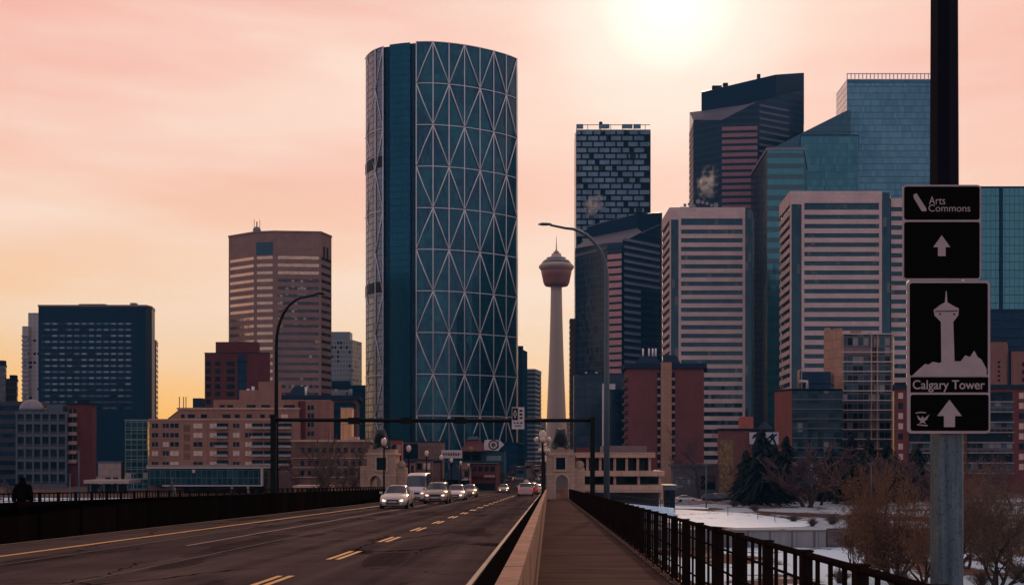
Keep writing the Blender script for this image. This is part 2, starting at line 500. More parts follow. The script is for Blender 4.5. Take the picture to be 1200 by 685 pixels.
# terrain: city plateau, flood bank down to the river and up again behind the camera
def gz(x, y):
    def ss(a, b, t):
        t = max(0, min(1, (t - a) / (b - a))); return t * t * (3 - 2 * t)
    lo = -2.3
    if x > 0: z = lo + 2.28 * (1 if y > 151.5 else 0)
    else: z = lo + 2.28 * ss(120, 160, y)
    if x > 0 and y <= 151.5: z = lo + .25 * mnoise.noise(Vector((x * .08, y * .08, 0)))
    z -= 3.4 * (1 - ss(70, 92, y)) if y < 92 else 0
    if y < -60: z += 14 * ss(-60, -160, y) if False else 14 * ss(60, 160, -y)
    return z
mb = MB()
gx = [-6000, -2500, -900, -400, -200, -120, -80] + [-60 + 6 * i for i in range(21)] + [70, 82, 96, 112, 130, 150, 180, 240, 400, 900, 2500, 6000]
gy = [-6000, -1500, -400, -160, -110, -60, -20, 30, 60, 70, 74, 78, 82, 86, 90, 94, 98, 103, 108, 113, 118, 123, 128, 133, 138, 143, 148, 151.4, 151.6, 160, 180, 230, 350, 600, 1200, 2500, 6000, 12000]
nx = len(gx)
for y in gy:
    for x in gx: mb.v.append((x, y, gz(x, y)))
for j in range(len(gy) - 1):
    for i in range(nx - 1):
        a = j * nx + i
        mb.f.append((a, a + 1, a + nx + 1, a + nx)); mb.sm.append(False)
        mb.uv += [mb.v[k][:2] for k in mb.f[-1]]
mb.build('ground', M['ground'], kind='structure')
mb = MB(); mb.face([(-6000, -58, -4.6), (6000, -58, -4.6), (6000, 84, -4.6), (-6000, 84, -4.6)])
mb.build('river', M['water'], kind='structure')

# bridge deck, road, sidewalks
mb = MB()
for a, b in zip(YS, YS[1:]): slab(mb, -17.9, 2.25, a, b, zroad, -.05, -1.1)
mb.build('bridge_deck', M['deck'], kind='structure')
for yy in (10, 60, 118): 
    pass
road = strip(MB(), -14.6, -.45, YS + [3000], zroad).build('road', M['asphalt'], kind='structure')
mb = MB()
for a, b in zip(YS, YS[1:]): slab(mb, -.18, 2.2, a, b, zwalk, 0, -.14)
mb.build('sidewalk', M['walk'], kind='structure')
mb = MB()
for a, b in zip(YS, YS[1:]): slab(mb, -17.7, -14.75, a, b, zwalk, 0, -.14)
mb.build('far_sidewalk', M['walk'], kind='structure')
mb = MB()
for a, b in zip(YS[:-2], YS[1:-1]): slab(mb, -1.17, -.32, a, b, zroad, .05, -.04)
mb.build('gutter', M['gutter'], kind='structure')
# markings lie on the road and belong to it
strip(MB(), -12.28, -12.10, YS, zroad, .006).build('edge_line', M['yellow'], road, 'solid yellow line along the far lane')
strip(MB(), -1.32, -1.23, YS[:-2], zroad, .006).build('edge_line', M['white_paint'], road, 'faded white line beside the gutter')
strip(MB(), -14.5, -14.40, YS[:-2], zroad, .006).build('edge_line', M['white_paint'], road, 'faded white line below the dark wall')
for x in (-9.42,):
    strip(MB(), x - .05, x + .05, YS[2:-2], zroad, .006).build('lane_line', M['white_paint'], road)
strip(MB(), -7.75, -7.71, YS[:-2], zroad, .005).build('tar_seam', M['seal'], road)
strip(MB(), -10.95, -10.9, YS[:-2], zroad, .005).build('tar_seam', M['seal'], road)
k = 0
y = 17.2
while y < 150:
    for dxx in (-.14, .06):
        m_ = MB(); strip(m_, -4.62 + dxx, -4.51 + dxx, [y, y + 3.0], zroad, .006)
        m_.build('lane_dash', M['yellow'], road)
    y += 7.35
# city ground beyond the bridge
mb = MB()
mb.face([(-1500, 345, .02), (-14.7, 345, .02), (-14.7, 4000, .02), (-1500, 4000, .02)])
mb.face([(-.4, 345, .02), (1500, 345, .02), (1500, 4000, .02), (-.4, 4000, .02)])
mb.build('pavement', M['street'], kind='structure')

# snowy lawn east of the bridge, with a trodden path round it
def blob(pts, z, seed, step=3, amp=1.0):
    r = random.Random(seed); out = []
    for i in range(len(pts)):
        a, b = pts[i], pts[(i + 1) % len(pts)]
        n = max(1, int(dist(a, b) / step))
        for k in range(n):
            t = k / n
            out.append((a[0] + (b[0] - a[0]) * t + r.uniform(-amp, amp), a[1] + (b[1] - a[1]) * t + r.uniform(-amp, amp), z))
    return out
def gp(px, py, z=0.0):
    Y = (EYE - z) * F / (py - VY); return (X(px, Y), Y)
mb = MB(); mb.face(blob([gp(735, 597), gp(800, 596.5), gp(880, 602), (gp(955, 612)), gp(940, 617.5), gp(865, 618.5), gp(800, 614), gp(745, 606)], .03, 3, 4, .7))
lawn = mb.build('snow', M['snow'], kind='structure')
m_ = MB(); rf = random.Random(31)
for (pa, pb_, n) in (((764, 604.5), (846, 600.5), 46), ((800, 607.5), (842, 606.8), 14), ((850, 601), (900, 606), 16), ((760, 601), (800, 612), 14)):
    for k in range(n):
        f = (k + rf.random() * .6) / n
        x, y = gp(pa[0] + (pb_[0] - pa[0]) * f, pa[1] + (pb_[1] - pa[1]) * f)
        x += rf.gauss(0, .35); y += rf.gauss(0, .5); a_ = rf.random() * 3.14; w_, l_ = .12 + rf.random() * .1, .28 + rf.random() * .25
        m_.face([(x + (math.cos(a_) * math.cos(q) * l_ - math.sin(a_) * math.sin(q) * w_), y + (math.sin(a_) * math.cos(q) * l_ + math.cos(a_) * math.sin(q) * w_), .036) for q in [2 * math.pi * j / 8 for j in range(8)]])
m_.build('footprints', plain('trodden_slush', (.12, .11, .13), .9, spec=.05), lawn, kind='stuff')
mb = MB(); mb.face(blob([gp(680, 589.5), gp(760, 591), gp(830, 594), (gp(830, 596)), gp(740, 594), gp(680, 591.5)], .025, 5, 4, .3))
mb.build('snow', M['snow'], kind='structure')
mb = MB(); mb.face(blob([gp(880, 598), gp(1010, 604), gp(1200, 607), gp(1200, 612), gp(1000, 609), gp(880, 600)], .02, 6, 5, .8))
mb.build('path', M['walk'], kind='structure')
mb = MB(); mb.face(blob([gp(0, 583), gp(300, 583), gp(300, 589), gp(0, 589)], .03, 8, 6, 1.2))
mb.build('snow', M['snow'], kind='structure')

# ------------------------------------------------------------------ barriers and railings
def barrier(label, mat, x0, x1, cap, ya, yb, seg):
    t = thing('concrete_barrier', label, 'barrier', ((x0 + x1) / 2, ya, zroad(ya)))
    y = ya
    w_, c_ = MB(), MB()
    while y < yb - .1:
        e = min(y + seg, yb)
        slab(w_, x0, x1, y, e - .025, zwalk, .90, -.16)
        slab(c_, x0 - cap, x1 + cap, y + .004, e - .03, zwalk, .98, .901)
        y = e
    w_.build('wall', mat, t); c_.build('coping', M['coping'] if mat is M['barrier'] else mat, t)
    return t
barrier('tan concrete parapet between the road and the near sidewalk', M['barrier'], -.272, -.166, .006, -8, 104, 3.05)
barrier('parapet along the far side of the road, corner darkening in its near-black colour', M['barrier_dark'], -14.8, -14.6, .02, -8, 150, 3.05)

def railing(label, x, ya, yb, step, h, inward, cat='railing'):
    t = thing('bridge_railing', label, cat, (x, ya, zwalk(ya)))
    for hh, r_ in ((1.0, .026), (.80, .012), (.55, .012), (.30, .012), (.10, .016)):
        z = hh * h
        m_ = MB(); m_.tube([(x + inward * .05 * (hh < .2), yy, zwalk(yy) + z) for yy in (ya, (ya + yb) / 2, yb)], r_, 6)
        m_.build('top_rail' if hh == 1 else 'rail', M['rail'], t)
    posts = []; bal = []
    n = int((yb - ya) / step)
    for i in range(n + 1):
        y = ya + i * step
        if i == 0 or not i % 1: posts.append(y)
        for q in (1, 2, 3):
            if y + step * q / 4 < yb: bal.append(y + step * q / 4)
    posts.sort(); bal.sort()
    extra = MB(); extra2 = MB()
    for k, y in enumerate(posts):
        m_ = MB() if k < 100 else extra
        slab(m_, x - .038, x + .038, y - .06, y + .06, zwalk, h + .02, 0)
        slab(m_, x - .045, x + .045, y - .07, y + .07, zwalk, h + .035, h + .021)
        if k < 100: m_.build('post', M['rail'], t)
    for k, y in enumerate(bal):
        m_ = MB() if k < 100 else extra2
        slab(m_, x - .014, x + .014, y - .014, y + .014, zwalk, h - .02, .02)
        if k < 100: m_.build('baluster', M['rail'], t)
    if extra.v: extra.build('post', M['rail'], t, kind='stuff')
    if extra2.v: extra2.build('baluster', M['rail'], t, kind='stuff')
    m_ = MB()
    for y in sorted(posts + bal)[::2]:
        slab(m_, x - .05 + inward * .035, x + .05 + inward * .035, y + .09, y + .17, zwalk, .10, -.02)
    m_.build('sunlit_foot_blocks', M['foot'], t)  # pale blocks stand in for sun on the railing feet
    m_ = MB()
    y = ya
    while y < yb - .5:
        slab(m_, x - .10, x + .10, y, y + 2.97, zwalk, .03, -.02); y += 3
    m_.build('kerb_base', M['rail_brown'], t)
    return t
railing('dark steel bridge railing with close posts beside the near sidewalk', 1.92, 2.6, 108, 1.5, .97, -1)
railing('low dark picket railing beyond the far sidewalk', -17.45, 14, 140, 1.5, 1.16, 1)

# flood wall on the lower bank
t = thing('flood_wall', 'grey panelled concrete flood wall below the snowy lawn', 'wall', (X(910, 150.9), 150.9, -2.3))
xa, xb = X(700, 150.9), X(968, 150.9)
m_ = MB(); x = xa
while x < xb:
    m_.box(x + .02, min(x + 2.9, xb) - .02, 150.9, 151.3, -2.6, Z(622, 150.9)); x += 2.9
m_.build('wall', masonry('flood_concrete', (.26, .235, .25), 2.9, 4, .1, .5, .9, .2), t)
m_ = MB(); m_.box(xa - .05, xb + .05, 150.8, 151.4, Z(622, 150.9) + .002, Z(622, 150.9) + .16)
m_.build('coping', M['deck'], t)
t = thing('retaining_wall', 'low rough bank wall running right behind the riverside trees', 'wall', (X(1090, 151.2), 151.2, -2.3))
m_ = MB(); m_.prism([(xb + .2, 150.95), (X(1500, 151), 150.95), (X(1500, 151), 151.45), (xb + .2, 151.45)], -2.6, .15)
m_.build('wall', masonry('bank_stone', (.13, .10, .10), .9, .4, .3, .5), t)

# ------------------------------------------------------------------ downtown towers
CONC = masonry('pale_precast', (.64, .455, .435), 3.4, 1.5, .05, .85, .8, .05)
CONC2 = masonry('tan_precast', (.44, .285, .25), 3.2, 1.4, .06, .85, .8, .06)
CONC_GREY = masonry('grey_precast', (.27, .27, .31), 3.0, 1.4, .06, .85, .8, .06)
ROOFM = plain('roof_membrane', (.11, .10, .11), .9, scale=.1)
STEEL = plain('pale_steel', (.74, .68, .72), .5, .0, var=.08, scale=.05)
DARKM = plain('dark_metal', (.010, .016, .028), .6, scale=.1, spec=.1)
MECH = plain('mechanical_grey', (.20, .20, .23), .7, scale=.2)
BOWG = grid_glass('deep_teal_glass', (.002, .019, .066), (.007, .105, .14), (.004, .035, .07), 1.5, 4.05, .05, .06, metal=.35, rough=.16, tilt=.02, spec=.4)
BOWG2 = grid_glass('teal_panel_glass', (.005, .06, .105), (.008, .085, .13), (.004, .04, .075), 1.5, 4.05, .07, .12, metal=.35, rough=.2, tilt=.012)
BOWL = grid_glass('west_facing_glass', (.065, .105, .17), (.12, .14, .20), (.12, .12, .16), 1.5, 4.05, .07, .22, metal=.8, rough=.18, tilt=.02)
NAVY = grid_glass('navy_glass', (.003, .018, .045), (.005, .026, .058), (.005, .012, .028), 1.5, 3.8, .06, .12, metal=.4, rough=.16)
NAVYB = grid_glass('navy_banded_glass', (.004, .030, .070), (.007, .045, .09), (.004, .015, .035), 1.5, 3.8, .04, .05, .36, (.016, .028, .058), spec=0.0, metal=.0, rough=.16)
TEAL = grid_glass('sea_green_glass', (.022, .10, .145), (.05, .165, .205), (.018, .06, .09), 1.6, 3.9, .07, .05, metal=.6, rough=.18, tilt=.03)
SLATE = grid_glass('slate_blue_glass', (.045, .13, .20), (.10, .225, .295), (.030, .08, .13), 1.5, 3.9, .09, .10, metal=.6, rough=.2, tilt=.03)
BANDG = grid_glass('ribbon_window_glass', (.004, .026, .045), (.010, .05, .075), (.008, .024, .04), 1.5, 3.9, .07, .0, metal=.5, rough=.12, blind=.05, blindc=(.09, .085, .095), tilt=.03)

def building(name, label, cat, pl, group=None): return thing(name, label, cat, mid(pl), group)
def roof_gear(root, items, mat=None):
    """items: (x, y, w, d, z, h)"""
    for x, y, w, d, z, h in items:
        m_ = MB(); m_.box(x - w / 2, x + w / 2, y - d / 2, y + d / 2, z + .01, z + h)
        m_.build('roof_unit', mat or MECH, root)
def antenna(root, x, y, z, h, r=.18, mat=None):
    MB().tube([(x, y, z), (x, y, z + h)], r, 5).build('antenna', mat or DARKM, root)

# ---- the tall curved diagrid tower
t = thing('curved_tower', 'tall curved blue glass tower wrapped in a pale triangular steel lattice', 'skyscraper', (X(515, 715), 715, 0))
ZT = Z(48.6, 679)
pxY = [(488, 679.3), (497, 678.9), (507.5, 679), (517, 679.8), (526, 681), (535, 682.5), (544, 684.3), (553, 686.5), (562, 689), (570, 691.6), (578, 694.4), (585.5, 697.4), (592.6, 700.6), (599, 704), (605, 708)]
right = [P(a, b) for a, b in pxY]
left = [P(a, b) for a, b in [(428.5, 709), (430.5, 703.5), (433, 699), (436.5, 695), (440.5, 691.8), (445, 689.2), (449.5, 687.2)]]
chan1 = [left[-1], P(450.2, 688.4), P(456, 687.4), P(456.8, 684.2)]
panel = [P(456.8, 684.2), P(464, 682.8), P(472, 681.4), P(480.6, 680.4)]
chan2 = [panel[-1], P(481.3, 682.2), P(487.2, 681.7), right[0]]
MB().walls(right, 0, ZT).build('glass_wall', BOWG, t, 'deep blue curved main face')
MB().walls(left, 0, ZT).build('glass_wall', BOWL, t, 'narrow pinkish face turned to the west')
MB().walls(panel, 0, ZT - .05).build('glass_wall', BOWG2, t, 'flat teal strip between the dark channels')
MB().walls(chan1, 0, ZT - .1).walls(chan2, 0, ZT - .1).build('recess', NAVY, t)
backp = [P(607, 730), P(590, 750), P(520, 765), P(450, 755), P(430, 735)]
full = left + chan1[1:] + panel[1:] + chan2[1:-1] + right + backp
MB().walls([right[-1]] + backp + [left[0]], 0, ZT).build('back_wall', BOWG, t)
m_ = MB(); m_.face([(p[0], p[1], ZT - .95) for p in full]); m_.build('roof', ROOFM, t)
def off_pt(pl, i, d):
    a = Vector(pl[max(i - 1, 0)]); b = Vector(pl[min(i + 1, len(pl) - 1)]); e = (b - a).normalized()
    return (pl[i][0] + e.y * d, pl[i][1] - e.x * d)
cols = [0, 2, 4, 6, 8, 10, 12, 14]
rings_z = [ZT - .3] + [ZT - .3 - 24.45 * k for k in range(1, 11)]
for c in cols:
    q = off_pt(right, c, .5); MB().tube([(q[0], q[1], 2), (q[0], q[1], ZT)], .31, 6).build('vertical_mullion', STEEL, t)
for z in rings_z:
    MB().tube([off_pt(right, i, .45) + (z,) for i in range(len(right))], .31, 6).build('ring_beam', STEEL, t)
for k in range(10):
    m_ = MB()
    for j in range(7):
        up, dn = (j, j + 1) if (j + k) % 2 else (j + 1, j)
        a, b = off_pt(right, cols[up], .62), off_pt(right, cols[dn], .62)
        mc = off_pt(right, (cols[up] + cols[dn]) // 2, .62)
        zm = (rings_z[k] + rings_z[k + 1]) / 2
        m_.tube([a + (rings_z[k],), mc + (zm,), b + (rings_z[k + 1],)], .34, 6)
    m_.build('diagonal_brace', STEEL, t)
for c in (1, 4, 6):
    q = off_pt(left, c, .5); MB().tube([(q[0], q[1], 2), (q[0], q[1], ZT)], .31, 6).build('vertical_mullion', STEEL, t)
for z in rings_z[::2]:
    MB().tube([off_pt(left, i, .45) + (z,) for i in range(len(left))], .24, 6).build('ring_beam', STEEL, t)
m_ = MB()
for k in range(10):
    for a_, b_ in ((1, 4), (6, 4)):
        if k % 2: a_, b_ = b_, a_
        a, b = off_pt(left, a_, .6), off_pt(left, b_, .6)
        m_.tube([a + (rings_z[k],), b + (rings_z[k + 1],)], .26, 5)
m_.build('diagonal_brace', STEEL, t)
for y0, y1 in ((188.5, 201), (333, 346.5)):
    m_ = MB()
    for a, b in zip(left, left[1:]): m_.fbox(a, b, 0, dist(a, b), Z(y1, 700), Z(y0, 700), .01, .3)
    m_.build('louvre_band', DARKM, t)
roof_gear(t, [(X(556, 705), 705, 5, 4, ZT - .9, 2.0)])

# ---- observation tower
Y0 = 1000
t = thing('observation_tower', 'slender concrete observation tower with a red flared pod and mast', 'tower', (X(652, Y0), Y0, 0))
cx = X(652, Y0)
px = Y0 / F
TC = plain('tower_concrete', (.50, .36, .30), .8, var=.05, scale=.06)
prof = []
for i in range(15):
    f_ = i / 14
    prof.append((px * (6.5 + 6.9 * (1 - f_) ** 1.4), Z(535 + (335 - 535) * f_, Y0)))
MB().lathe(prof, cx, Y0, 20).build('shaft', TC, t)
def zz(py): return Z(py, Y0)
PODR = plain('pod_red', (.30, .105, .10), .6, var=.06, scale=.1)
MB().lathe([(px * 6.8, zz(336)), (px * 13.4, zz(334.8)), (px * 15.2, zz(331.5)), (px * 16.9, zz(323)), (px * 17.0, zz(322.8)), (px * 18.2, zz(316.8))], cx, Y0, 32).build('pod', PODR, t)
MB().lathe([(px * 18.3, zz(316.7)), (px * 20.6, zz(313.6)), (px * 20.8, zz(312.4)), (px * 19.6, zz(310.6)), (px * 17.6, zz(309))], cx, Y0, 32).build('pod_rim', TC, t)
MB().lathe([(px * 17.7, zz(308.9)), (px * 15.0, zz(305.2)), (px * 12.2, zz(304))], cx, Y0, 32).build('window_ring', grid_glass('pod_glass', (.10, .16, .22), (.2, .22, .26), (.3, .24, .22), 2.2, 1.6, .16, .1, metal=.5), t)
MB().lathe([(px * 12.2, zz(303.9)), (px * 11.5, zz(302.2)), (px * 6.2, zz(300.5)), (px * 5.4, zz(297.2)), (px * 1.8, zz(296.6)), (px * 1.6, zz(293))], cx, Y0, 24).build('roof', TC, t)
MB().lathe([(px * 3.4, zz(296)), (px * 3.6, zz(295)), (px * .9, zz(294.6))], cx, Y0, 16).build('crown_ring', TC, t)
MB().tube([(cx, Y0, zz(295)), (cx, Y0, zz(285)), (cx, Y0, zz(276))], [.55, .35, .12], 6).build('mast', TC, t)

# ---- navy block with faint window rows
pl = [P(45, 600), P(171, 600), P(178, 606), P(181.5, 618), P(60, 618)]
zt = Z(357, 600)
t = building('office_tower', 'broad navy slab tower with faint rows of small window dashes', 'office tower', pl)
NS = plain('navy_cladding', (.003, .023, .055), .5, var=.12, scale=.05, spec=.12)
MB().prism(pl, 0, zt - 1).build('wall', NS, t)
MB().prism(offset(pl, .25), zt - .99, zt).build('roof', plain('sunlit_edge_coping', (.20, .12, .10), .7), t)  # sun-caught roof edge put into a warmer coping colour
GL = grid_glass('dash_glass', (.02, .08, .12), (.17, .19, .23), (.004, .017, .036), 3.82, 3.1, .34, .0, metal=.55, rough=.22, tilt=.05, dark=.10)
for k in range(15):
    z = Z(378 + 7.05 * k, 600); m_ = MB()
    m_.fbox(pl[0], pl[1], 2.0, dist(pl[0], pl[1]) - 7.0, z - .95, z, -.2, .06)
    m_.build('window_band', GL, t)
roof_gear(t, [(X(110, 610), 610, 14, 5, zt, 1.5), (X(157, 610), 610, 3, 3, zt, 2.2)])
pl = para_l(P(172, 640), P(183, 640), P(185.3, 655))
t = building('office_tower', 'narrow brown tower edge peeking out right of the navy slab', 'office tower', pl)
MB().prism(pl, 0, Z(398, 640)).build('wall', masonry('brown_panel', (.24, .12, .10), 1.2, 3.2, .3, .5), t)
for k in range(24):
    z = 6 + 2.9 * k
    if z < Z(402, 640): MB().fbox(pl[1], pl[2], .5, -.5, z, z + 1.3, -.1, .06).build('window_band', BANDG, t)

# ---- pale stepped apartment tower behind it
pl = para_l(P(27, 760), P(52, 760), P(55, 780))
APT = grid_glass('pale_apartment_face', (.30, .25, .27), (.36, .30, .31), (.42, .35, .36), 2.6, 2.9, .3, .0, .42, (.40, .33, .34), metal=.0, rough=.6, dark=.2)
t = building('apartment_tower', 'pale grey stepped apartment tower left of the navy slab', 'apartment tower', pl)
MB().prism(para_l(P(33, 760), P(52, 760), P(55, 780)), 0, Z(368, 760), cum=True).build('wall', APT, t)
pb = para_l(P(26, 757), P(33.6, 757), P(36, 777)); MB().prism(pb, 0, Z(382, 757), cum=True).build('wall', APT, t, 'lower wing')
for k in range(28):
    z = 10 + 2.9 * k
    if z < Z(386, 757): MB().fbox(pb[0], pb[1], -.01, dist(pb[0], pb[1]), z, z + .9, .01, 1.2).build('balcony', CONC_GREY, t)
roof_gear(t, [(X(42, 768), 768, 8, 5, Z(368, 760), 1.6)])
for (a, b, yt, Yd, lab) in ((-60, 6.5, 428, 520, 'dark tower cut by the left picture edge, taller of two'), (6.7, 20, 445, 540, 'dark narrow block at the left picture edge, lower of two')):
    pl = para_l(P(a, Yd), P(b, Yd), P(b + 1.2, Yd + 12))
    t = building('office_tower', lab, 'office tower', pl)
    MB().prism(pl, 0, Z(yt, Yd), cum=True).build('wall', grid_glass('dusky_face', (.03, .04, .06), (.05, .06, .08), (.06, .05, .065), 1.6, 3.2, .2, .3, metal=.5), t)
    MB().prism(offset(pl, .2), Z(yt, Yd) + .01, Z(yt, Yd) + .7).build('roof', DARKM, t)
    roof_gear(t, [(X(b - 4, Yd + 6), Yd + 6, 2.5, 3, Z(yt, Yd) + .7, 2)], DARKM)

# ---- octagonal banded tower
pl = [P(268, 612), P(299, 600), P(322, 598), P(376, 600), P(388.5, 612), P(384, 632), P(340, 645), P(285, 640)]
zt = Z(273, 600)
t = building('office_tower', 'tan octagonal tower with reflective ribbon windows and rooftop masts', 'office tower', pl)
REF = grid_glass('reflection_tinted_glass', (.42, .27, .20), (.58, .38, .27), (.22, .15, .12), 1.5, 3.9, .05, .0, metal=.85, rough=.14, tilt=.02)  # bright reflection put into the pane colour of chosen faces and rows
DRK = grid_glass('bronze_dark_glass', (.03, .03, .045), (.07, .06, .07), (.03, .025, .03), 1.5, 3.9, .06, .0, metal=.7, rough=.12, tilt=.04, blind=.1)
TAN = masonry('rose_tan_panel', (.285, .16, .14), 3.2, 1.3, .07, .8, .8, .06)
MB().prism(pl, 0, zt).build('wall', TAN, t)
MB().prism(offset(pl, .3), zt + .003, zt + .9).build('roof', TAN, t)
pitch = 3.93
zb = Z(300.5, 600)
for k in range(28):
    z = zb - pitch * k
    if z < 10: break
    m_ = MB(); d_ = MB()
    m_.fbox(pl[0], pl[1], 1.2, -1.0, z - 1.5, z, -.3, .05)
    m_.fbox(pl[1], pl[2], 1.0, -1.2, z - 1.5, z, -.3, .05)
    half = k < 3
    (m_ if half else d_).fbox(pl[2], pl[3], 1.6, -1.0, z - 1.6, z, -.3, .05)
    d_.fbox(pl[3], pl[4], .7, -.7, z - 1.6, z, -.3, .05)
    m_.build('window_band', REF, t, 'ribbon window with a bright reflection in its colour'); d_.build('window_band', DRK, t, 'dark ribbon window')
MB().fbox(pl[1], pl[2], .6, -.9, Z(299, 600), Z(284, 600), -.3, .08).build('plant_louvre', plain('teal_louvre', (.02, .07, .11), .4), t)
m_ = MB()
for a in (.25, .6): m_.fbox(pl[3], pl[4], 11 * a, 11 * a + 2, Z(306, 606), Z(290, 606), -.3, .08)
m_.build('plant_louvre', DARKM, t)
ax, ay = X(301, 615), 615
antenna(t, ax, ay, zt, 9, .3); antenna(t, ax - 1.4, ay, zt + 5, 5.2, .14); antenna(t, ax + 1.6, ay, zt + 5, 4.8, .14)
MB().lathe([(.05, zt + 2.4), (1.5, zt + 2.9), (2.2, zt + 4.4), (1.5, zt + 5.9), (.05, zt + 6.5)], ax, ay, 14).build('radome', MECH, t)
MB().tube([(ax - 4, ay, zt + 1.2), (ax + 6, ay, zt + 2.0)], .12, 5).build('antenna', DARKM, t)
roof_gear(t, [(X(358, 615), 615, 6, 5, zt + .9, 2.2), (X(353, 615), 617, 3, 3, zt + .9, 3.2)])

# ---- pale gridded tower right of it
pl = para_l(P(384, 800), P(413, 800), P(424, 818))
t = building('office_tower', 'pale grey gridded tower between the tan octagon and the lattice tower', 'office tower', pl)
PG = grid_glass('pale_grid_face', (.16, .20, .25), (.22, .25, .30), (.33, .31, .33), 2.0, 3.2, .28, .0, .40, (.33, .31, .33), metal=.3, rough=.4, dark=.15)
MB().prism(pl, 0, Z(398, 800), cum=True).build('wall', PG, t)
pl2 = para_l(P(386, 804), P(410, 804), P(413, 815)); MB().prism(pl2, Z(398, 800) + .01, Z(388.5, 804), cum=True).build('penthouse', plain('pale_penthouse', (.24, .26, .30), .6), t)
MB().fbox(pl[0], pl[1], 2, -1.5, Z(456, 800), Z(446, 800), .01, .5).build('louvre_band', NS, t)

pl = para_l(P(410, 770), P(428, 770), P(434, 785))
t = building('office_block', 'teal glass block filling the gap at the left foot of the lattice tower', 'office block', pl)
MB().prism(pl, 0, Z(452, 770), cum=True).build('wall', NAVYB, t)
MB().prism(offset(pl, .2), Z(452, 770) + .01, Z(451, 770)).build('roof', NS, t)
# ---- towers seen through the gap beside the observation tower
pl = para_l(P(592, 850), P(612, 850), P(618, 870))
t = building('office_tower', 'teal tower edge beside the lattice tower, steam above it', 'office tower', pl)
MB().prism(pl, 0, Z(409, 850), cum=True).build('wall', NAVYB, t)
roof_gear(t, [(X(610, 858), 858, 4, 6, Z(409, 850), 3)], DARKM)
pl = para_l(P(612, 900), P(627, 900), P(634, 925))
t = building('office_tower', 'grey banded tower left of the observation tower', 'office tower', pl)
MB().prism(pl, 0, Z(433, 900)).build('wall', grid_glass('grey_core', (.03, .055, .08), (.05, .075, .10), (.03, .04, .055), 1.6, 3.3, .1, 0, spec=0.0, metal=.0), t)
for k in range(22):
    z = Z(437, 900) - 3.45 * k
    if z > 4: MB().prism(offset(pl, .3), z, z + 1.5).build('spandrel', CONC_GREY, t)
MB().prism(offset(pl, .3), Z(434, 900), Z(432, 900)).build('roof', CONC_GREY, t)
pl = para_r(P(668, 700), P(676, 700), P(667, 712))
t = building('office_tower', 'narrow brown tower between the observation tower and the dark banded tower', 'office tower', pl)
MB().prism(pl, 0, Z(373, 700)).build('wall', masonry('brown_slab', (.13, .075, .065), 1.2, 3.2, .3, .5), t)
for k in range(26):
    z = Z(378, 700) - 3.3 * k
    if z > 4: MB().fbox(pl[0], pl[1], .4, -.4, z - 1.3, z, -.2, .05).build('window_band', DRK, t)
for a, b, yt, Yd, lab in ((624, 640, 492, 1150, 'low brown block far down the street left of the concrete tower foot'), (662, 669, 494, 1100, 'low tan block right of the concrete tower foot')):
    pl = [P(a, Yd), P(b, Yd), P(b, Yd + 25), P(a, Yd + 25)]
    t = building('office_block', lab, 'office block', pl)
    MB().prism(pl, 0, Z(yt, Yd), cum=True).build('wall', grid_glass('far_face', (.08, .09, .11), (.12, .11, .12), (.26, .18, .15), 2.5, 3.2, .3, .0, .5, (.26, .18, .15), metal=.2, rough=.5), t)
    MB().prism(offset(pl, .3), Z(yt, Yd) + .01, Z(yt - 1, Yd)).build('roof', TAN, t)

# ---- staggered-box tower
pl = para_r(P(675, 760), P(762.5, 760), P(673, 778))
zt = Z(146, 760)
t = building('office_tower', 'slim tower of staggered dark glass boxes with an open lattice top', 'office tower', pl)
MB().prism(pl, 0, zt - 4.4, cum=True).build('wall', grid_glass('pixel_core', (.003, .012, .024), (.006, .02, .034), (.004, .01, .02), 1.6, 3.95, .06, .08, metal=.0, spec=.05), t)
cwp = 4.1
PIX = grid_glass('pixel_box', (.04, .075, .12), (.11, .155, .21), (.10, .13, .18), cwp, 3.95, .03, .0, metal=.7, rough=.2, tilt=.03, dark=.06)
Lf = dist(pl[1], pl[2]); cw = Lf / 6.5
m_ = MB(); s_ = MB(); h = 3.95
for r in range(58):
    z1 = zt - r * h
    if z1 < 60: break
    for c in range(-1, 6):
        s0 = (c + (.5 if r % 2 else 0)) * cw + .35; s1 = s0 + cw * (.90 if (r * 7 + c * 3) % 5 else .62) - .3
        s0, s1 = max(s0, .05), min(s1, Lf - .05)
        if s1 - s0 < 1: continue
        if r < 1 and c in (1, 3): continue
        m_.fbox(pl[1], pl[2], s0, s1, z1 - 2.8, z1, -.2, 1.1)
    s_.fbox(pl[1], pl[2], .06, Lf - .06, z1 - h + .05, z1 - h + .5, -.05, .5)
m_.build('staggered_facade', PIX, t); s_.build('floor_edges', DARKM, t)
m_ = MB()
for c in range(7):
    sx = min(max(c * cw, .2), Lf - .5); m_.fbox(pl[1], pl[2], sx, sx + .35, zt - 11, zt + .1, -.3, .1)
m_.fbox(pl[1], pl[2], .21, Lf - .21, zt - .35, zt - .02, -.29, .09)
m_.fbox(pl[1], pl[2], .21, Lf - .21, zt - 4.3, zt - 3.95, -.29, .09)
m_.build('crown_frame', DARKM, t)
m_ = MB(); q = [pl[0], pl[3]]
m_.fbox(pl[3], pl[0], .3, -.3, zt - 4.3, zt - 1, -.4, -.1); m_.build('screen_wall', DARKM, t)
antenna(t, X(704, 770), 770, zt - 10, 15, .25); MB().lathe([(.1, zt + 2.6), (1.2, zt + 3.2), (1.2, zt + 4.4), (.1, zt + 5)], X(704, 770), 770, 10).build('radome', DARKM, t)

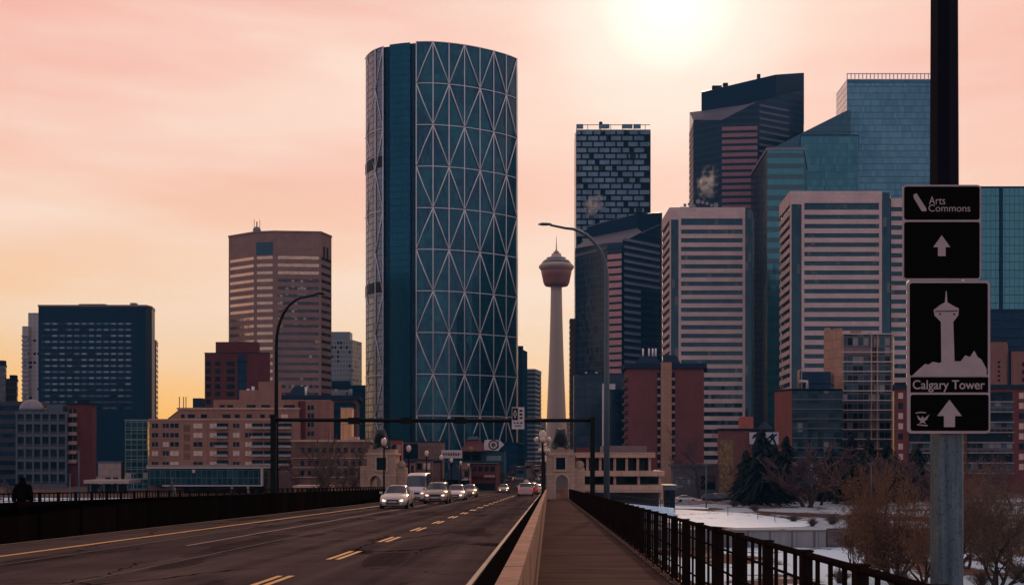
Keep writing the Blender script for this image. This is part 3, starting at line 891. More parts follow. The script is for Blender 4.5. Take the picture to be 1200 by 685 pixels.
# ---- the two granite towers with a chamfered pink corner
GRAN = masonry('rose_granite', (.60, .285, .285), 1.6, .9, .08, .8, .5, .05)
def granite_tower(label, A, B, Cc, D, Ybs, top, crown, pink_face, dark_first, zsl):
    pass
def bands(root, pl, i, z_top, pitch, h, mat, s0, s1, name='window_band', d0=-.3, d1=.05, zmin=10, limit=60, label=None):
    k = 0
    while k < limit:
        z = z_top - pitch * k
        if z < zmin: break
        MB().fbox(pl[i], pl[i + 1], s0, s1, z - h, z, d0, d1).build(name, mat, root, label); k += 1
# shorter one
pl = [P(674, 655), P(712, 630), P(729.5, 626), P(776, 650), P(770, 685), P(690, 690)]
t = building('office_tower', 'shorter dark banded tower with a pink granite corner strip behind the street lamp', 'office tower', pl)
zs = [Z(291, 655), Z(285, 630), Z(284, 626), Z(262, 650), Z(262, 650), Z(288, 655)]
NB = grid_glass('dark_banded_face', (.003, .022, .052), (.006, .034, .070), (.003, .014, .032), 1.5, 3.9, .04, .0, .30, (.026, .038, .068), metal=.1, rough=.15, tilt=.02)
MB().prism(pl, 0, zs, cum=True).build('wall', NB, t)
bands(t, pl, 1, Z(297, 626), 3.9, 2.6, GRAN, -.02, dist(pl[1], pl[2]) - .4, 'granite_panel', -.1, .35)
GREYB = plain('blue_grey_granite', (.16, .18, .26), .5, scale=.1)
for k in range(26):
    z = Z(284, 640) - 3.9 * k
    if z < 12: break
    e = dist(pl[2], pl[3]) * (.93 if k < 7 else .44)  # dark reflection built into the shape: lower bands stop short here
    MB().fbox(pl[2], pl[3], .8, e, z - 1.5, z, -.1, .35).build('spandrel', GREYB, t)
MB().fbox(pl[2], pl[3], .1, .9, 3, Z(287, 640), -.1, .5).fbox(pl[1], pl[2], -.3 + dist(pl[1], pl[2]), dist(pl[1], pl[2]) - .02, 3, Z(292, 628), -.1, .5).build('corner_pier', NS, t)
# sloping ledges and crown
pc = [P(688, 668), P(747, 655), P(776, 662), P(772, 684), P(690, 688)]
MB().prism(pc, Z(300, 660), [Z(266, 668), Z(250.5, 655), Z(249, 662), Z(249, 684), Z(264, 688)]).build('crown', NS, t)
LEDGE = plain('ledge_granite', (.115, .10, .14), .6, scale=.08)
m_ = MB()
m_.face([P(674, 655) + (zs[0] + .15,), P(712, 630) + (zs[1] + .15,), P(729.5, 626) + (zs[2] + .15,), P(752, 637.6) + (Z(272, 638),), P(747, 654.9) + (Z(267, 655),), P(688, 667.9) + (Z(279, 668),)])
m_.build('sloping_ledge', LEDGE, t)
MB().fbox(pl[0], pl[1], .5, -.3, Z(296, 640), Z(292.5, 640), -.1, .4).build('coping', LEDGE, t)
# taller one
pl = [P(808, 735), P(812.5, 712), P(846, 700), P(888.5, 698), P(942, 716), P(936, 750), P(822, 760)]
t = building('office_tower', 'tallest dark tower of rose granite bands with a sloping crown', 'office tower', pl)
zs = [Z(132, 735), Z(141, 712), Z(141, 700), Z(119, 698), Z(104, 716), Z(104, 750), Z(130, 760)]
MB().prism(pl, 0, zs, cum=True).build('wall', NB, t)
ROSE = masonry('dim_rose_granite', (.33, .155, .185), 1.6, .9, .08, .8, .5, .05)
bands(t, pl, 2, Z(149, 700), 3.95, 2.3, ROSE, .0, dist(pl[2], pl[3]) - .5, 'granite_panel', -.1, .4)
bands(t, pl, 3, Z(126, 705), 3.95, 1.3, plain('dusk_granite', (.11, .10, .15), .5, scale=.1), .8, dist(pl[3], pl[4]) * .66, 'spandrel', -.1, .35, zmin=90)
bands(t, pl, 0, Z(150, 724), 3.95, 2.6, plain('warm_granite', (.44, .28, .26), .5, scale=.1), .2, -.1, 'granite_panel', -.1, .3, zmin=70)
pc = [P(822, 728), P(909, 708), P(942.2, 722), P(938, 748), P(824, 755)]
MB().prism(pc, Z(150, 730), [Z(108, 728), Z(87.5, 708), Z(85.5, 722), Z(85.5, 748), Z(107, 755)]).build('crown', NS, t)
m_ = MB()
m_.face([P(808, 735) + (zs[0] + .2,), P(812.5, 712) + (zs[1] + .2,), P(846, 700) + (zs[2] + .2,), P(888.5, 698) + (zs[3] + .2,), P(905, 703.5) + (Z(115, 703),), P(905, 708.8) + (Z(118, 709),), P(822, 727.9) + (Z(130, 728),)])
m_.build('sloping_ledge', LEDGE, t)
roof_gear(t, [(X(840, 735), 735, 6, 3, Z(104, 735), 1.6), (X(850, 735), 735, 3, 3, Z(102, 735), 2.2), (X(889, 730), 730, 2, 2, Z(92, 730), 2.5)], DARKM)
antenna(t, X(815, 735), 735, zs[1], 9, .2)

# ---- white banded pair
def white_tower(label, side, pl, strip1, frame0, frame1, zt, z1, pitch, bh, Yd, nside):
    """pl = side far, front left, front right, back right"""
    t = building('office_tower', label, 'office tower', pl)
    MB().prism(pl, 0, zt - .2, cum=True).build('glazing', BANDG, t)
    A, B = pl[1], pl[2]
    s = lambda p_: (X(p_, Yd) - A[0])
    f0, f1 = s(frame0), s(frame1)
    MB().fbox(A, B, f0 - .01, f1 + .01, z1 + 1.0, zt + .3, -.4, .62).build('fascia', CONC, t, 'deep pale parapet')
    MB().fbox(A, B, -.35, f0 - .03, zt - 5.2, zt + .28, -.4, .6).build('fascia', CONC, t)
    for a in (f0, f1 - 1.15): MB().fbox(A, B, a, a + 1.15, 4, z1 + .99, -.4, .60).build('pier', CONC, t)
    MB().fbox(A, B, -.3, .25, 4, zt - 5.2, -.2, .5).build('pier', CONC, t)
    k = 0
    while True:
        z = z1 - pitch * k - bh
        if z < 6: break
        MB().fbox(A, B, f0 + 1.151, f1 - 1.151, z - (pitch - bh), z, -.4, .57).build('spandrel', CONC, t)
        MB().fbox(pl[0], pl[1], .4, -.6, z - (pitch - bh), z, -.4, .5).build('spandrel', CONC, t, 'side spandrel')
        k += 1
    MB().fbox(pl[0], pl[1], .1, -.36, z1 + .4, zt + .26, -.4, .5).build('fascia', CONC, t, 'side parapet')
    m_ = MB(); m_.face([(p[0], p[1], zt - .5) for p in pl]); m_.build('roof', ROOFM, t)
    return t
pl = [P(776.5, 548), P(785.5, 520), P(881, 520), P(884, 548)]
tw = white_tower('left one of two white towers striped with dark ribbon windows, dishes on its roof', 0, pl, 0, 795, 873, Z(244, 520), Z(259, 520), 3.91, 1.95, 520, 0)
zt = Z(244, 520)
MB().fbox(pl[1], pl[2], X(795.5, 520) - pl[1][0], X(872, 520) - pl[1][0], zt + .31, zt + 1.2, -9, -4).build('roof_screen', CONC, tw)
r2 = random.Random(4)
for k in range(8):
    x = X(803 + k * 5.2, 528); h = 3.2 + r2.random() * 2.4
    antenna(tw, x, 530, zt, h, .1)
    m_ = MB(); rr = .7 + r2.random() * .5
    m_.lathe([(.05, 0), (rr * .6, .12), (rr, .4)], 0, 0, 12)
    m_.v = [(x + v[0], 529.6 - v[2], zt + h - .3 + v[1]) for v in m_.v]
    m_.build('dish', MECH, tw)
roof_gear(tw, [(X(806, 530), 532, 7, 5, zt - .5, 3.2), (X(846, 530), 532, 5, 5, zt - .5, 2.6)])
pl = [P(914.5, 506), P(926.5, 480), P(1043, 480), P(1046, 506)]
tw = white_tower('right one of two white towers striped with dark ribbon windows, above the tan condominium', 0, pl, 0, 939, 1033, Z(225, 480), Z(241, 480), 3.86, 1.85, 480, 0)
zt = Z(225, 480)
MB().fbox(pl[1], pl[2], X(945, 480) - pl[1][0], X(1030, 480) - pl[1][0], zt + .31, zt + 1.2, -8, -4).build('roof_screen', CONC, tw)
antenna(tw, X(953, 486), 486, zt, 2.6, .1); antenna(tw, X(966, 486), 486, zt, 3.4, .1); antenna(tw, X(971, 486), 486, zt, 2.2, .1)
pl = [P(1040, 500), P(1060, 484), P(1092, 484), P(1092, 510)]
pl = [P(1043.6, 483), P(1062, 483), P(1066, 505), P(1047, 505)]
t = building('office_tower', 'lower white striped wing between the right white tower and the road sign', 'office tower', pl)
MB().prism(pl, 0, Z(233, 483), cum=True).build('glazing', BANDG, t)
for k in range(26):
    z = Z(248, 483) - 3.86 * k
    if z < 6: break
    MB().fbox(pl[0], pl[1], .1, dist(pl[0], pl[1]) + .5, z - 2, z, -.3, .5).build('spandrel', CONC, t)
MB().fbox(pl[0], pl[1], .05, dist(pl[0], pl[1]) + .55, Z(243, 483), Z(233, 483) + .2, -.3, .52).build('fascia', CONC, t)

# ---- sea-green tower
pl = [P(880, 655), P(899, 600), P(942, 600), P(946, 650)]
t = building('office_tower', 'sea green glass tower with pale banding between the white striped towers', 'office tower', pl)
zt = Z(176, 600)
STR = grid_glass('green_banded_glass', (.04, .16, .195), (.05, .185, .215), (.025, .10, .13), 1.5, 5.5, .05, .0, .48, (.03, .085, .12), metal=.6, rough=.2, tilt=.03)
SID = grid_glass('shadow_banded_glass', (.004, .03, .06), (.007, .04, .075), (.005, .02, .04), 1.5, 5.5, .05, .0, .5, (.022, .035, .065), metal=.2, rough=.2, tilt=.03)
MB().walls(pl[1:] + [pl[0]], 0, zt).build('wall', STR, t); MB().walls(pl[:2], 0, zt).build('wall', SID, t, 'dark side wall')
MB().prism(offset(pl, .4), zt + .003, zt + 1.3).build('roof', plain('pale_cornice', (.22, .20, .25), .6, scale=.1), t)

# ---- blue glass group
pl = [P(937, 660), P(938.5, 640), P(1006, 640), P(1006, 668)]
t = building('office_tower', 'flat sea green glass block in front of the tall slate blue tower', 'office tower', pl)
MB().prism(pl, 0, Z(159, 640), cum=True).build('wall', TEAL, t)
MB().prism(offset(pl, .2), Z(159, 640) + .005, Z(158, 640)).build('roof', NS, t)
pl = [P(905, 700), P(908, 672), P(993, 672), P(997, 700)]
t = building('office_tower', 'slate glass block with a sloping roof rising to the tall blue tower', 'office tower', pl)
zs = [Z(176, 690), Z(172, 672), Z(129.5, 672), Z(129.5, 700)]
MB().prism(pl, 0, zs, cum=True).build('wall', grid_glass('dim_slate_glass', (.02, .065, .105), (.03, .085, .125), (.012, .04, .065), 1.5, 3.9, .05, .06, metal=.5, rough=.2), t)
m_ = MB(); m_.face([(p[0], p[1], z + .15) for p, z in zip(pl, zs)]); m_.build('roof', NS, t)
pl = [P(980, 728), P(992.5, 700), P(1104, 700), P(1107, 730)]
t = building('office_tower', 'tall slate blue glass tower with a finned crown behind the sign pole', 'office tower', pl)
zt = Z(87, 700)
MB().walls(pl[1:] + [pl[0]], 0, zt - 3).build('wall', SLATE, t)
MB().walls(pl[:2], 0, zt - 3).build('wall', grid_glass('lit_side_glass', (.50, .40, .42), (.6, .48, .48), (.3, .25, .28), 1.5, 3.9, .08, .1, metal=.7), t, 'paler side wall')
m_ = MB(); m_.face([(p[0], p[1], zt - 3.2) for p in pl]); m_.build('roof', ROOFM, t)
MB().fbox(pl[1], pl[2], 0.02, -.02, Z(97, 700), zt - 3.4, .01, .25).build('crown_band', grid_glass('crown_glass', (.03, .09, .15), (.04, .12, .18), (.02, .05, .08), 3, 5, .05, .05, metal=.7), t)
Lf = dist(pl[1], pl[2]); n = int(Lf / 2.35)
m_ = MB()
for k in range(n + 1):
    s0 = min(k * 2.35, Lf - .5); m_.fbox(pl[1], pl[2], s0, s0 + .42, zt - 3.6, zt + .6, -.5, .3)
m_.fbox(pl[1], pl[2], .43, Lf - .6, zt + .1, zt + .55, -.4, .1)
m_.build('crown_fins', STEEL, t)
pl = [P(1130, 590), P(1136, 560), P(1240, 560), P(1246, 590)]
t = building('office_tower', 'broad green glass tower right of the road sign with a dark vertical joint', 'office tower', pl)
zt = Z(220.5, 560)
MB().prism(pl, 0, zt, cum=True).build('wall', grid_glass('green_grid_glass', (.04, .15, .20), (.055, .19, .235), (.018, .07, .105), 2.3, 4.0, .10, .09, metal=.6, rough=.18, tilt=.03), t)
MB().fbox(pl[1], pl[2], X(1171, 560) - pl[1][0], X(1175, 560) - pl[1][0], 3, zt + .2, -.1, .4).build('joint', NS, t)
MB().prism(offset(pl, .25), zt + .21, zt + .9).build('roof', NS, t)
roof_gear(t, [(X(1196, 570), 570, 3, 3, zt + .9, 1.5), (X(1160, 575), 575, 4, 3, zt + .9, 1.2)], DARKM)
pl = [P(1140, 530), P(1143, 500), P(1240, 500), P(1244, 530)]
t = building('office_tower', 'navy block below the broad green glass tower, right of the sign', 'office tower', pl)
MB().prism(pl, 0, Z(363, 500), cum=True).build('wall', NAVY, t)
MB().prism(offset(pl, .2), Z(363, 500) + .01, Z(362, 500)).build('roof', NS, t)

# ------------------------------------------------------------------ mid-rise buildings near the river
BRICK_RED = masonry('dark_red_brick', (.125, .032, .036), .5, .2, .18, .8, .85, .10)
BRICK_MAR = masonry('maroon_brick', (.19, .060, .062), .5, .2, .14, .8, .85, .08)
BRICK_BRN = masonry('brown_brick', (.17, .085, .065), .5, .2, .2, .8, .85, .15)
BEIGE = masonry('peach_beige_panel', (.285, .145, .11), 1.6, .8, .05, .85, .85, .10)
STONE = masonry('warm_sandstone', (.46, .29, .235), .8, .4, .12, .7, .85, .15)
WIN = grid_glass('window_dark', (.004, .012, .022), (.010, .024, .036), (.012, .014, .02), 1.1, 2.4, .06, .05, metal=.0, spec=.06, rough=.1, tilt=.06)
BLIND = plain('window_blind', (.60, .42, .36), .8, var=.1, scale=.5)
FRAME = plain('window_frame', (.30, .21, .19), .6, scale=.5)
GLASSRAIL = plain('balcony_glass', (.22, .22, .26), .25, .2, var=.1, scale=.3)
ROOFB = plain('slate_blue_roof', (.016, .030, .055), .8, scale=.3, spec=.1)

def window(root, a, b, s0, s1, z0, z1, mat, d=.04, sub=True):
    w = MB().fbox(a, b, s0, s1, z0, z1, -.3, d).build('window', mat, root)
    MB().fbox(a, b, s0 - .12, s1 + .12, z0 - .18, z0 - .004, -.1, .16).build('sill', FRAME, w)
    if sub: MB().fbox(a, b, (s0 + s1) / 2 - .05, (s0 + s1) / 2 + .05, z0 + .004, z1 - .004, -.1, d + .05).build('frame', FRAME, w)
    return w

# banded office far left
pl = para_l(P(-70, 385), P(49, 385), P(54, 400))
t = building('office_block', 'grey banded office at the left picture edge behind the domed building', 'office block', pl)
MB().prism(pl, 0, Z(470, 385), cum=True).build('glazing', NAVY, t)
GRB = masonry('dusky_band', (.062, .055, .074), 3, 1, .06, .8)
for k in range(12):
    z = Z(470, 385) - 3.05 * k
    if z > 2: MB().prism(offset(pl, .4), z - 1.45, z).build('spandrel', GRB, t)

# domed grid-fronted building
pl = para_l(P(19, 370), P(79, 370), P(84, 388))
A, B = pl[0], pl[1]
t = building('apartment_building', 'dark grid-fronted building with a pale round dome at its corner', 'apartment building', pl)
zt = Z(482, 370)
GRD = plain('blue_grey_frame', (.085, .10, .13), .7, scale=.2)
MB().prism(pl, 0, zt - .8).build('glazing', WIN, t)
MB().prism(offset(pl, .4), zt - .79, zt).build('roof', GRD, t)
L_ = dist(A, B)
for c in range(7):
    s0 = c * (L_ - .6) / 6; MB().fbox(A, B, s0, s0 + .6, 1, zt - .8, -.2, .42).build('column', GRD, t)
for k in range(6):
    z = Z(493.5 + 14.6 * k, 370); MB().fbox(A, B, .02, L_ - .02, z - .9, z, -.2, .36).build('floor_beam', GRD, t)
    for c in range(6):
        s0 = c * (L_ - .6) / 6 + .62; MB().fbox(A, B, s0, s0 + 2.05, z + .01, z + .85, -.1, .30).build('balcony', GRB, t)
cx_, cy_ = X(34, 373), 374
MB().lathe([(3.6, zt - 6), (3.6, zt + .6)], cx_, cy_ + 1, 24).build('turret', GRD, t)
MB().lathe([(3.9, zt + .61), (3.7, zt + 1.6), (3.0, zt + 2.9), (1.9, zt + 3.7), (.6, zt + 4.1), (.1, zt + 4.15)], cx_, cy_ + 1, 24).build('dome', plain('pale_dome', (.24, .21, .24), .55, scale=.3), t)
MB().box(X(60, 378), X(78, 378), 375, 384, zt + .01, zt + 2.6).build('penthouse', GRD, t)
# red brick neighbour with pale balconies
pl = para_l(P(79.2, 372), P(108, 372), P(113, 388))
A, B = pl[0], pl[1]
t = building('apartment_building', 'dark red brick block with pink balcony fronts beside the domed building', 'apartment building', pl)
MB().prism(pl, 0, Z(474, 372)).build('wall', BRICK_RED, t)
MB().prism(offset(pl, .2), Z(474, 372) + .01, Z(473, 372)).build('roof', DARKM, t)
PKB = plain('pink_balcony', (.36, .20, .18), .7, scale=.3)
for k in range(6):
    z = Z(485 + 10.8 * k, 372); s1 = X(91, 372) - A[0]
    MB().fbox(A, B, .1, s1, z - .9, z + .1, .01, 1.3).build('balcony', PKB, t)
    window(t, A, B, .5, s1 - .4, z + .3, z + 1.8, WIN)
roof_gear(t, [(X(98, 380), 380, 3, 3, Z(473, 372), 1.5)], DARKM)

# pale house and petrol canopy
pl = para_l(P(115, 335), P(142, 335), P(146, 350))
t = building('low_building', 'low pinkish building with an arched shopfront below the navy slab', 'low building', pl)
MB().prism(pl, 0, Z(542, 335)).build('wall', masonry('pale_pink', (.38, .27, .25), 3, 2, .06), t)
MB().prism(offset(pl, .2), Z(542, 335) + .01, Z(540.5, 335)).build('roof', GRD, t)
for s0 in (2.2, 4.4): window(t, pl[0], pl[1], s0, s0 + 1.4, 1.2, 3.6, WIN)
t = thing('canopy', 'flat pink-edged canopy on posts with a kiosk under it', 'canopy', (X(125, 300), 300, 0))
MB().box(X(98, 300), X(151, 300), 300, 309, Z(566, 300), Z(562, 300)).build('roof', plain('canopy_white', (.46, .33, .30), .7), t)
for p_ in (104, 120, 136, 148): MB().box(X(p_, 300), X(p_, 300) + .35, 300.5, 300.9, 0, Z(566, 300) - .004).build('post', GRD, t)
MB().box(X(106, 305), X(146, 305), 303, 308, 0, Z(566, 300) - .3).build('kiosk_wall', WIN, t)

# green glass corner building
pl = para_l(P(146.5, 332), P(173, 332), P(176, 350))
t = building('apartment_building', 'small green glass building with pale mullions left of the peach apartment block', 'apartment building', pl)
GG = grid_glass('green_pane', (.005, .028, .042), (.012, .055, .07), (.15, .22, .225), 1.7, 1.62, .10, .10, spec=.1, metal=.15, rough=.15, blind=.05, blindc=(.36, .30, .26), tilt=.05)
MB().prism(pl, 0, Z(492.5, 332), cum=True).build('wall', GG, t)
MB().prism(offset(pl, .15), Z(492.5, 332) + .01, Z(491.3, 332)).build('roof', plain('pale_green_trim', (.22, .28, .27), .6), t)
for k in range(7):
    z = Z(503 + 11.5 * k, 332); MB().fbox(pl[0], pl[1], .02, -.02, z - .22, z, -.1, .12).build('floor_edge', plain('pale_green_trim', (.16, .22, .21), .6), t)

# ---- peach apartment block
YB = 320
def cX(c): return 160 + c / 4.28
def cY(c): return 440 + c / 4.28
t = thing('apartment_building', 'peach beige apartment block with balconies, stepped roof and glass podium', 'apartment building', (X(265, YB), YB, 0))
pl = para_l(P(cX(64), YB), P(cX(820), YB), P(cX(836), YB + 18))
A, B = pl[0], pl[1]
zt = Z(cY(222), YB)
MB().prism(pl, 0, zt).build('wall', BEIGE, t)
MB().prism(offset(pl, .15), zt + .003, zt + .35).build('parapet', STONE, t)
def sB(c): return X(cX(c), YB) - A[0]
def zB(c): return Z(cY(c), YB)
r3 = random.Random(11)
for r, yc in enumerate((250, 297, 343, 388, 434)):
    for xc, w in ((93, 30), (147, 30), (190, 42), (308, 45), (385, 34), (500, 32), (561, 32)):
        pale = r3.random() < (.55 if xc in (190, 308, 385, 500, 561) else .12)
        h = 23 if r < 4 else 15
        window(t, A, B, sB(xc - w / 2), sB(xc + w / 2), zB(yc + 12), zB(yc + 12 - h), BLIND if pale else WIN)
    for x0, x1 in ((402, 460), (580, 634), (640, 686), (708, 778)):
        MB().fbox(A, B, sB(x0), sB(x1), zB(yc + 14), zB(yc - 12), -1, .03).build('balcony_door', WIN, t)
        b_ = MB().fbox(A, B, sB(x0 - 4), sB(x1 + 3), zB(yc + 17), zB(yc + 14), .04, 1.5).build('balcony', STONE, t)
        MB().fbox(A, B, sB(x0 - 4), sB(x1 + 3), zB(yc + 13.8), zB(yc + 5), 1.38, 1.46).build('railing', GLASSRAIL, b_)
for yc in (265, 312, 360, 405):
    m_ = MB(); m_.fbox(A, B, sB(238), sB(268), zB(yc + 14), zB(yc - 18), -.1, .10); m_.build('ornament_panel', BRICK_BRN, t)
for xc in (123, 232, 350, 478, 536): MB().fbox(A, B, sB(xc), sB(xc) + .3, zB(440), zt - .02, -.1, .09).build('pilaster', BEIGE, t)
# setback floor with a slanted end, penthouse steps
zs = zB(166)
pb = [P(cX(208), YB + 3.5), P(cX(816), YB + 3.5), P(cX(832), YB + 17), P(cX(226), YB + 17)]
MB().prism(pb, zt + .36, zs).build('setback_wall', BEIGE, t)
pe = [P(cX(160), YB + 3.5), P(cX(207.9), YB + 3.5), P(cX(225.9), YB + 17), P(cX(180), YB + 17)]
MB().prism(pe, zt + .36, [zt + .4, zs - .3, zs - .3, zt + .4]).build('setback_wall', BEIGE, t)
m_ = MB(); q = offset(pe, .25); m_.face([q[0] + (zt + .5,), q[1] + (zs - .1,), q[2] + (zs - .1,), q[3] + (zt + .5,)]); m_.build('sloping_roof', ROOFB, t)
MB().prism(offset(pb, .3), zs + .004, zs + .5).build('roof', STONE, t)
for xc, w in ((232, 18), (275, 34), (338, 30), (452, 40), (505, 26), (565, 26), (632, 22), (680, 30), (742, 34)):
    MB().fbox(pb[0], pb[1], X(cX(xc - w / 2), YB + 3.5) - pb[0][0], X(cX(xc + w / 2), YB + 3.5) - pb[0][0], zB(209), zB(191), -.2, .05).build('window', BLIND if xc == 742 else WIN, t)
def block(c0, c1, top, base, yf, yb): return MB().box(X(cX(c0), yf), X(cX(c1), yf), yf, yb, base, Z(cY(top), yf))
block(386, 812, 120, zs + .46, YB + 7, YB + 16).build('penthouse_wall', BEIGE, t)
zp = Z(cY(120), YB + 7)
for xc, w in ((430, 26), (470, 30), (575, 44), (648, 44), (765, 56)):
    MB().box(X(cX(xc - w / 2), YB + 7), X(cX(xc + w / 2), YB + 7), YB + 6.9, YB + 7.2, Z(cY(162), YB + 7), Z(cY(146), YB + 7)).build('window', WIN, t)
block(515, 611, 72, zp + .01, YB + 8, YB + 15).build('penthouse_wall', BEIGE, t)
block(611.5, 696, 30, zp + .01, YB + 7.8, YB + 15.2).build('penthouse_wall', BEIGE, t)
for xc in (560, 585): MB().tube([(X(cX(xc), YB + 9), YB + 9, zp), (X(cX(xc), YB + 9), YB + 9, Z(cY(56 if xc == 560 else 44), YB))], .45, 8).build('flue', STEEL, t)
for xc in (215, 236, 248): antenna(t, X(cX(xc), YB + 12), YB + 12, zs - 2, 4.0 + (xc % 3), .12)
MB().box(X(cX(282), YB + 12), X(cX(328), YB + 12), YB + 12, YB + 15, zs, zs + 3.6).build('roof_unit', ROOFB, t)
# podium
Yp = 300
def zP(c): return Z(cY(c), Yp)
a_, b_ = P(cX(52), Yp), P(cX(634), Yp)
PODG = grid_glass('podium_pane', (.004, .024, .042), (.010, .045, .064), (.085, .13, .145), 1.35, 2.0, .08, .07, spec=.1, metal=.15, rough=.12, tilt=.05)
MB().box(a_[0] + .3, b_[0] - .3, Yp, YB - .1, zP(548), zP(466)).build('podium_glass', PODG, t)
PALE = plain('pale_podium_trim', (.50, .40, .38), .6, var=.1, scale=.3)
MB().box(a_[0], b_[0], Yp - .5, YB - .12, zP(464), zP(458)).build('podium_roof', PALE, t)
m_ = MB(); m_.box(a_[0], b_[0] - .02, Yp - .52, Yp - .45, zP(458) + .004, zP(446)); m_.build('podium_railing', plain('terrace_screen', (.30, .20, .175), .6), t)
MB().box(X(cX(132), Yp), b_[0], Yp - .5, Yp + .6, zP(553), zP(547)).build('podium_beam', PALE, t)
MB().box(b_[0] - .5, b_[0], Yp - .48, Yp + .5, zP(547) + .004, zP(464) - .004).build('podium_beam', PALE, t)
MB().box(X(cX(283), Yp) , X(cX(296), Yp), Yp - .6, Yp - .1, zP(486), zP(470)).build('sign_box', PALE, t)
for xc in (185, 473, 553): MB().box(X(cX(xc), Yp), X(cX(xc), Yp) + .5, Yp + .1, Yp + .6, -.5, zP(553) if xc > 200 else zP(505)).build('post', PALE, t)
MB().box(X(cX(64), Yp + 4), X(cX(236), Yp + 4), Yp + 4, YB - .2, -.5, zP(549)).build('podium_wall', plain('mauve_render', (.16, .10, .105), .8), t)
MB().box(X(cX(237), Yp + 6), X(cX(632), Yp + 6), Yp + 6, YB - .2, -.5, zP(549)).build('podium_wall', WIN, t)
MB().box(X(cX(640), Yp + 6), X(cX(830), Yp + 6), Yp + 6, YB - .2, -.5, zB(476)).build('podium_wall', plain('brown_render', (.16, .09, .08), .85), t)
# east wing
pl = [P(cX(820.5), YB + 5), P(cX(972), YB + 5), P(cX(990), YB + 22), P(cX(838), YB + 22)]
MB().prism(pl, 0, Z(cY(125), YB + 5)).build('wing_wall', masonry('russet_panel', (.27, .125, .105), 1.6, .8, .06, .8), t)
MB().prism(offset(pl, .15), Z(cY(125), YB + 5) + .004, Z(cY(122), YB + 5)).build('parapet', STONE, t)
for yc in (160, 200, 245, 290, 335): window(t, pl[0], pl[1], X(cX(858), YB + 5) - pl[0][0], X(cX(890), YB + 5) - pl[0][0], Z(cY(yc + 12), YB + 5), Z(cY(yc - 12), YB + 5), WIN)
m_ = MB().fbox(pl[0], pl[1], .02, X(cX(848), YB + 5) - pl[0][0], 0, Z(cY(128), YB + 5), -.1, .12); m_.build('wing_pier', BRICK_RED, t)

# ---- dark red brick tower
Yd = 440
def dX(c): return 160 + c / 2.978
def dY(c): return 250 + c / 2.978
pl = para_l(P(dX(238), Yd), P(dX(462), Yd), P(dX(466), Yd + 14))
t = building('apartment_tower', 'dark red brick tower with a stepped top before the tan octagon', 'apartment tower', pl)
MB().prism(pl, 0, Z(dY(487), Yd)).build('wall', BRICK_RED, t)
MB().prism(offset(pl, .2), Z(dY(487), Yd) + .004, Z(dY(485), Yd)).build('parapet', DARKM, t)
pu = para_l(P(dX(276), Yd + 2), P(dX(425), Yd + 2), P(dX(430), Yd + 12))
MB().prism(pu, Z(dY(485), Yd), Z(dY(446), Yd)).build('penthouse_wall', BRICK_RED, t)
for k in range(10):
    z = Z(dY(520 + 26.5 * k), Yd)
    for xc, w in ((251, 9), (283, 9), (328, 14)):
        if z > 3: MB().fbox(pl[0], pl[1], X(dX(xc - w), Yd) - pl[0][0], X(dX(xc + w), Yd) - pl[0][0], z - 1.3, z + .5, -.2, .06).build('window', WIN, t)
MB().fbox(pl[0], pl[1], X(dX(352), Yd) - pl[0][0], X(dX(384), Yd) - pl[0][0], 2, Z(dY(492), Yd), -.2, .08).build('stair_glass', NAVY, t)

# ---- blue mansard block and navy neighbour
Ye = 372
pl = para_l(P(cX(742), Ye), P(cX(1104), Ye), P(cX(1118), Ye + 18))
t = building('low_building', 'low building with a dark blue flat roof and mansard above the bare trees', 'low building', pl)
MB().prism(pl, 0, Z(cY(121), Ye)).build('wall', masonry('dusky_brown', (.12, .06, .06), .6, .25, .15), t)
MB().prism(offset(pl, 1.0), Z(cY(120), Ye), Z(cY(98), Ye)).build('roof', ROOFB, t)
m_ = MB(); zb_ = Z(cY(98), Ye) + .01; zu = Z(cY(48), Ye)
bq = [P(cX(758), Ye + 2), P(cX(868), Ye + 2), P(cX(880), Ye + 14), P(cX(770), Ye + 14)]; uq = [P(cX(790), Ye + 5), P(cX(840), Ye + 5), P(cX(848), Ye + 10), P(cX(800), Ye + 10)]
m_.loft([[p + (zb_,) for p in bq], [p + (zu,) for p in uq]], True, False); m_.build('mansard', ROOFB, t)
MB().tube([P(cX(850), Ye + 2) + (zb_,), P(cX(850), Ye + 2) + (Z(cY(55), Ye),)], .4, 6).build('flue', STEEL, t)
for xc in (1000, 1075): MB().tube([P(cX(xc), Ye + 6) + (zb_,), P(cX(xc), Ye + 6) + (zb_ + 2.4,)], .5, 6).build('flue', MECH, t)
for xc in (860, 900, 985, 1010, 1090): window(t, pl[0], pl[1], X(cX(xc - 14), Ye) - pl[0][0], X(cX(xc + 10), Ye) - pl[0][0], Z(cY(172), Ye), Z(cY(142), Ye), WIN)
pl = para_l(P(cX(972), 350), P(cX(1080), 350), P(cX(1092), 362))
t = building('low_building', 'navy glazed stair block beside the bright tan rooftop box', 'low building', pl)
MB().prism(pl, 0, Z(cY(135), 350), cum=True).build('wall', NAVYB, t)
MB().prism(offset(pl, .2), Z(cY(135), 350) + .01, Z(cY(132), 350)).build('roof', DARKM, t)
pl = para_l(P(cX(1024), 300), P(cX(1080), 300), P(cX(1090), 308))
t = building('roof_hut', 'bright tan plywood-like box standing on the brown stone building', 'hut', pl)
MB().prism(pl, Z(515, 300), Z(cY(162), 300)).build('wall', masonry('tan_ply', (.62, .33, .17), 1.6, 6, .1, .6), t)
MB().prism(offset(pl, .12), Z(cY(162), 300) + .004, Z(cY(159), 300)).build('roof', STONE, t)

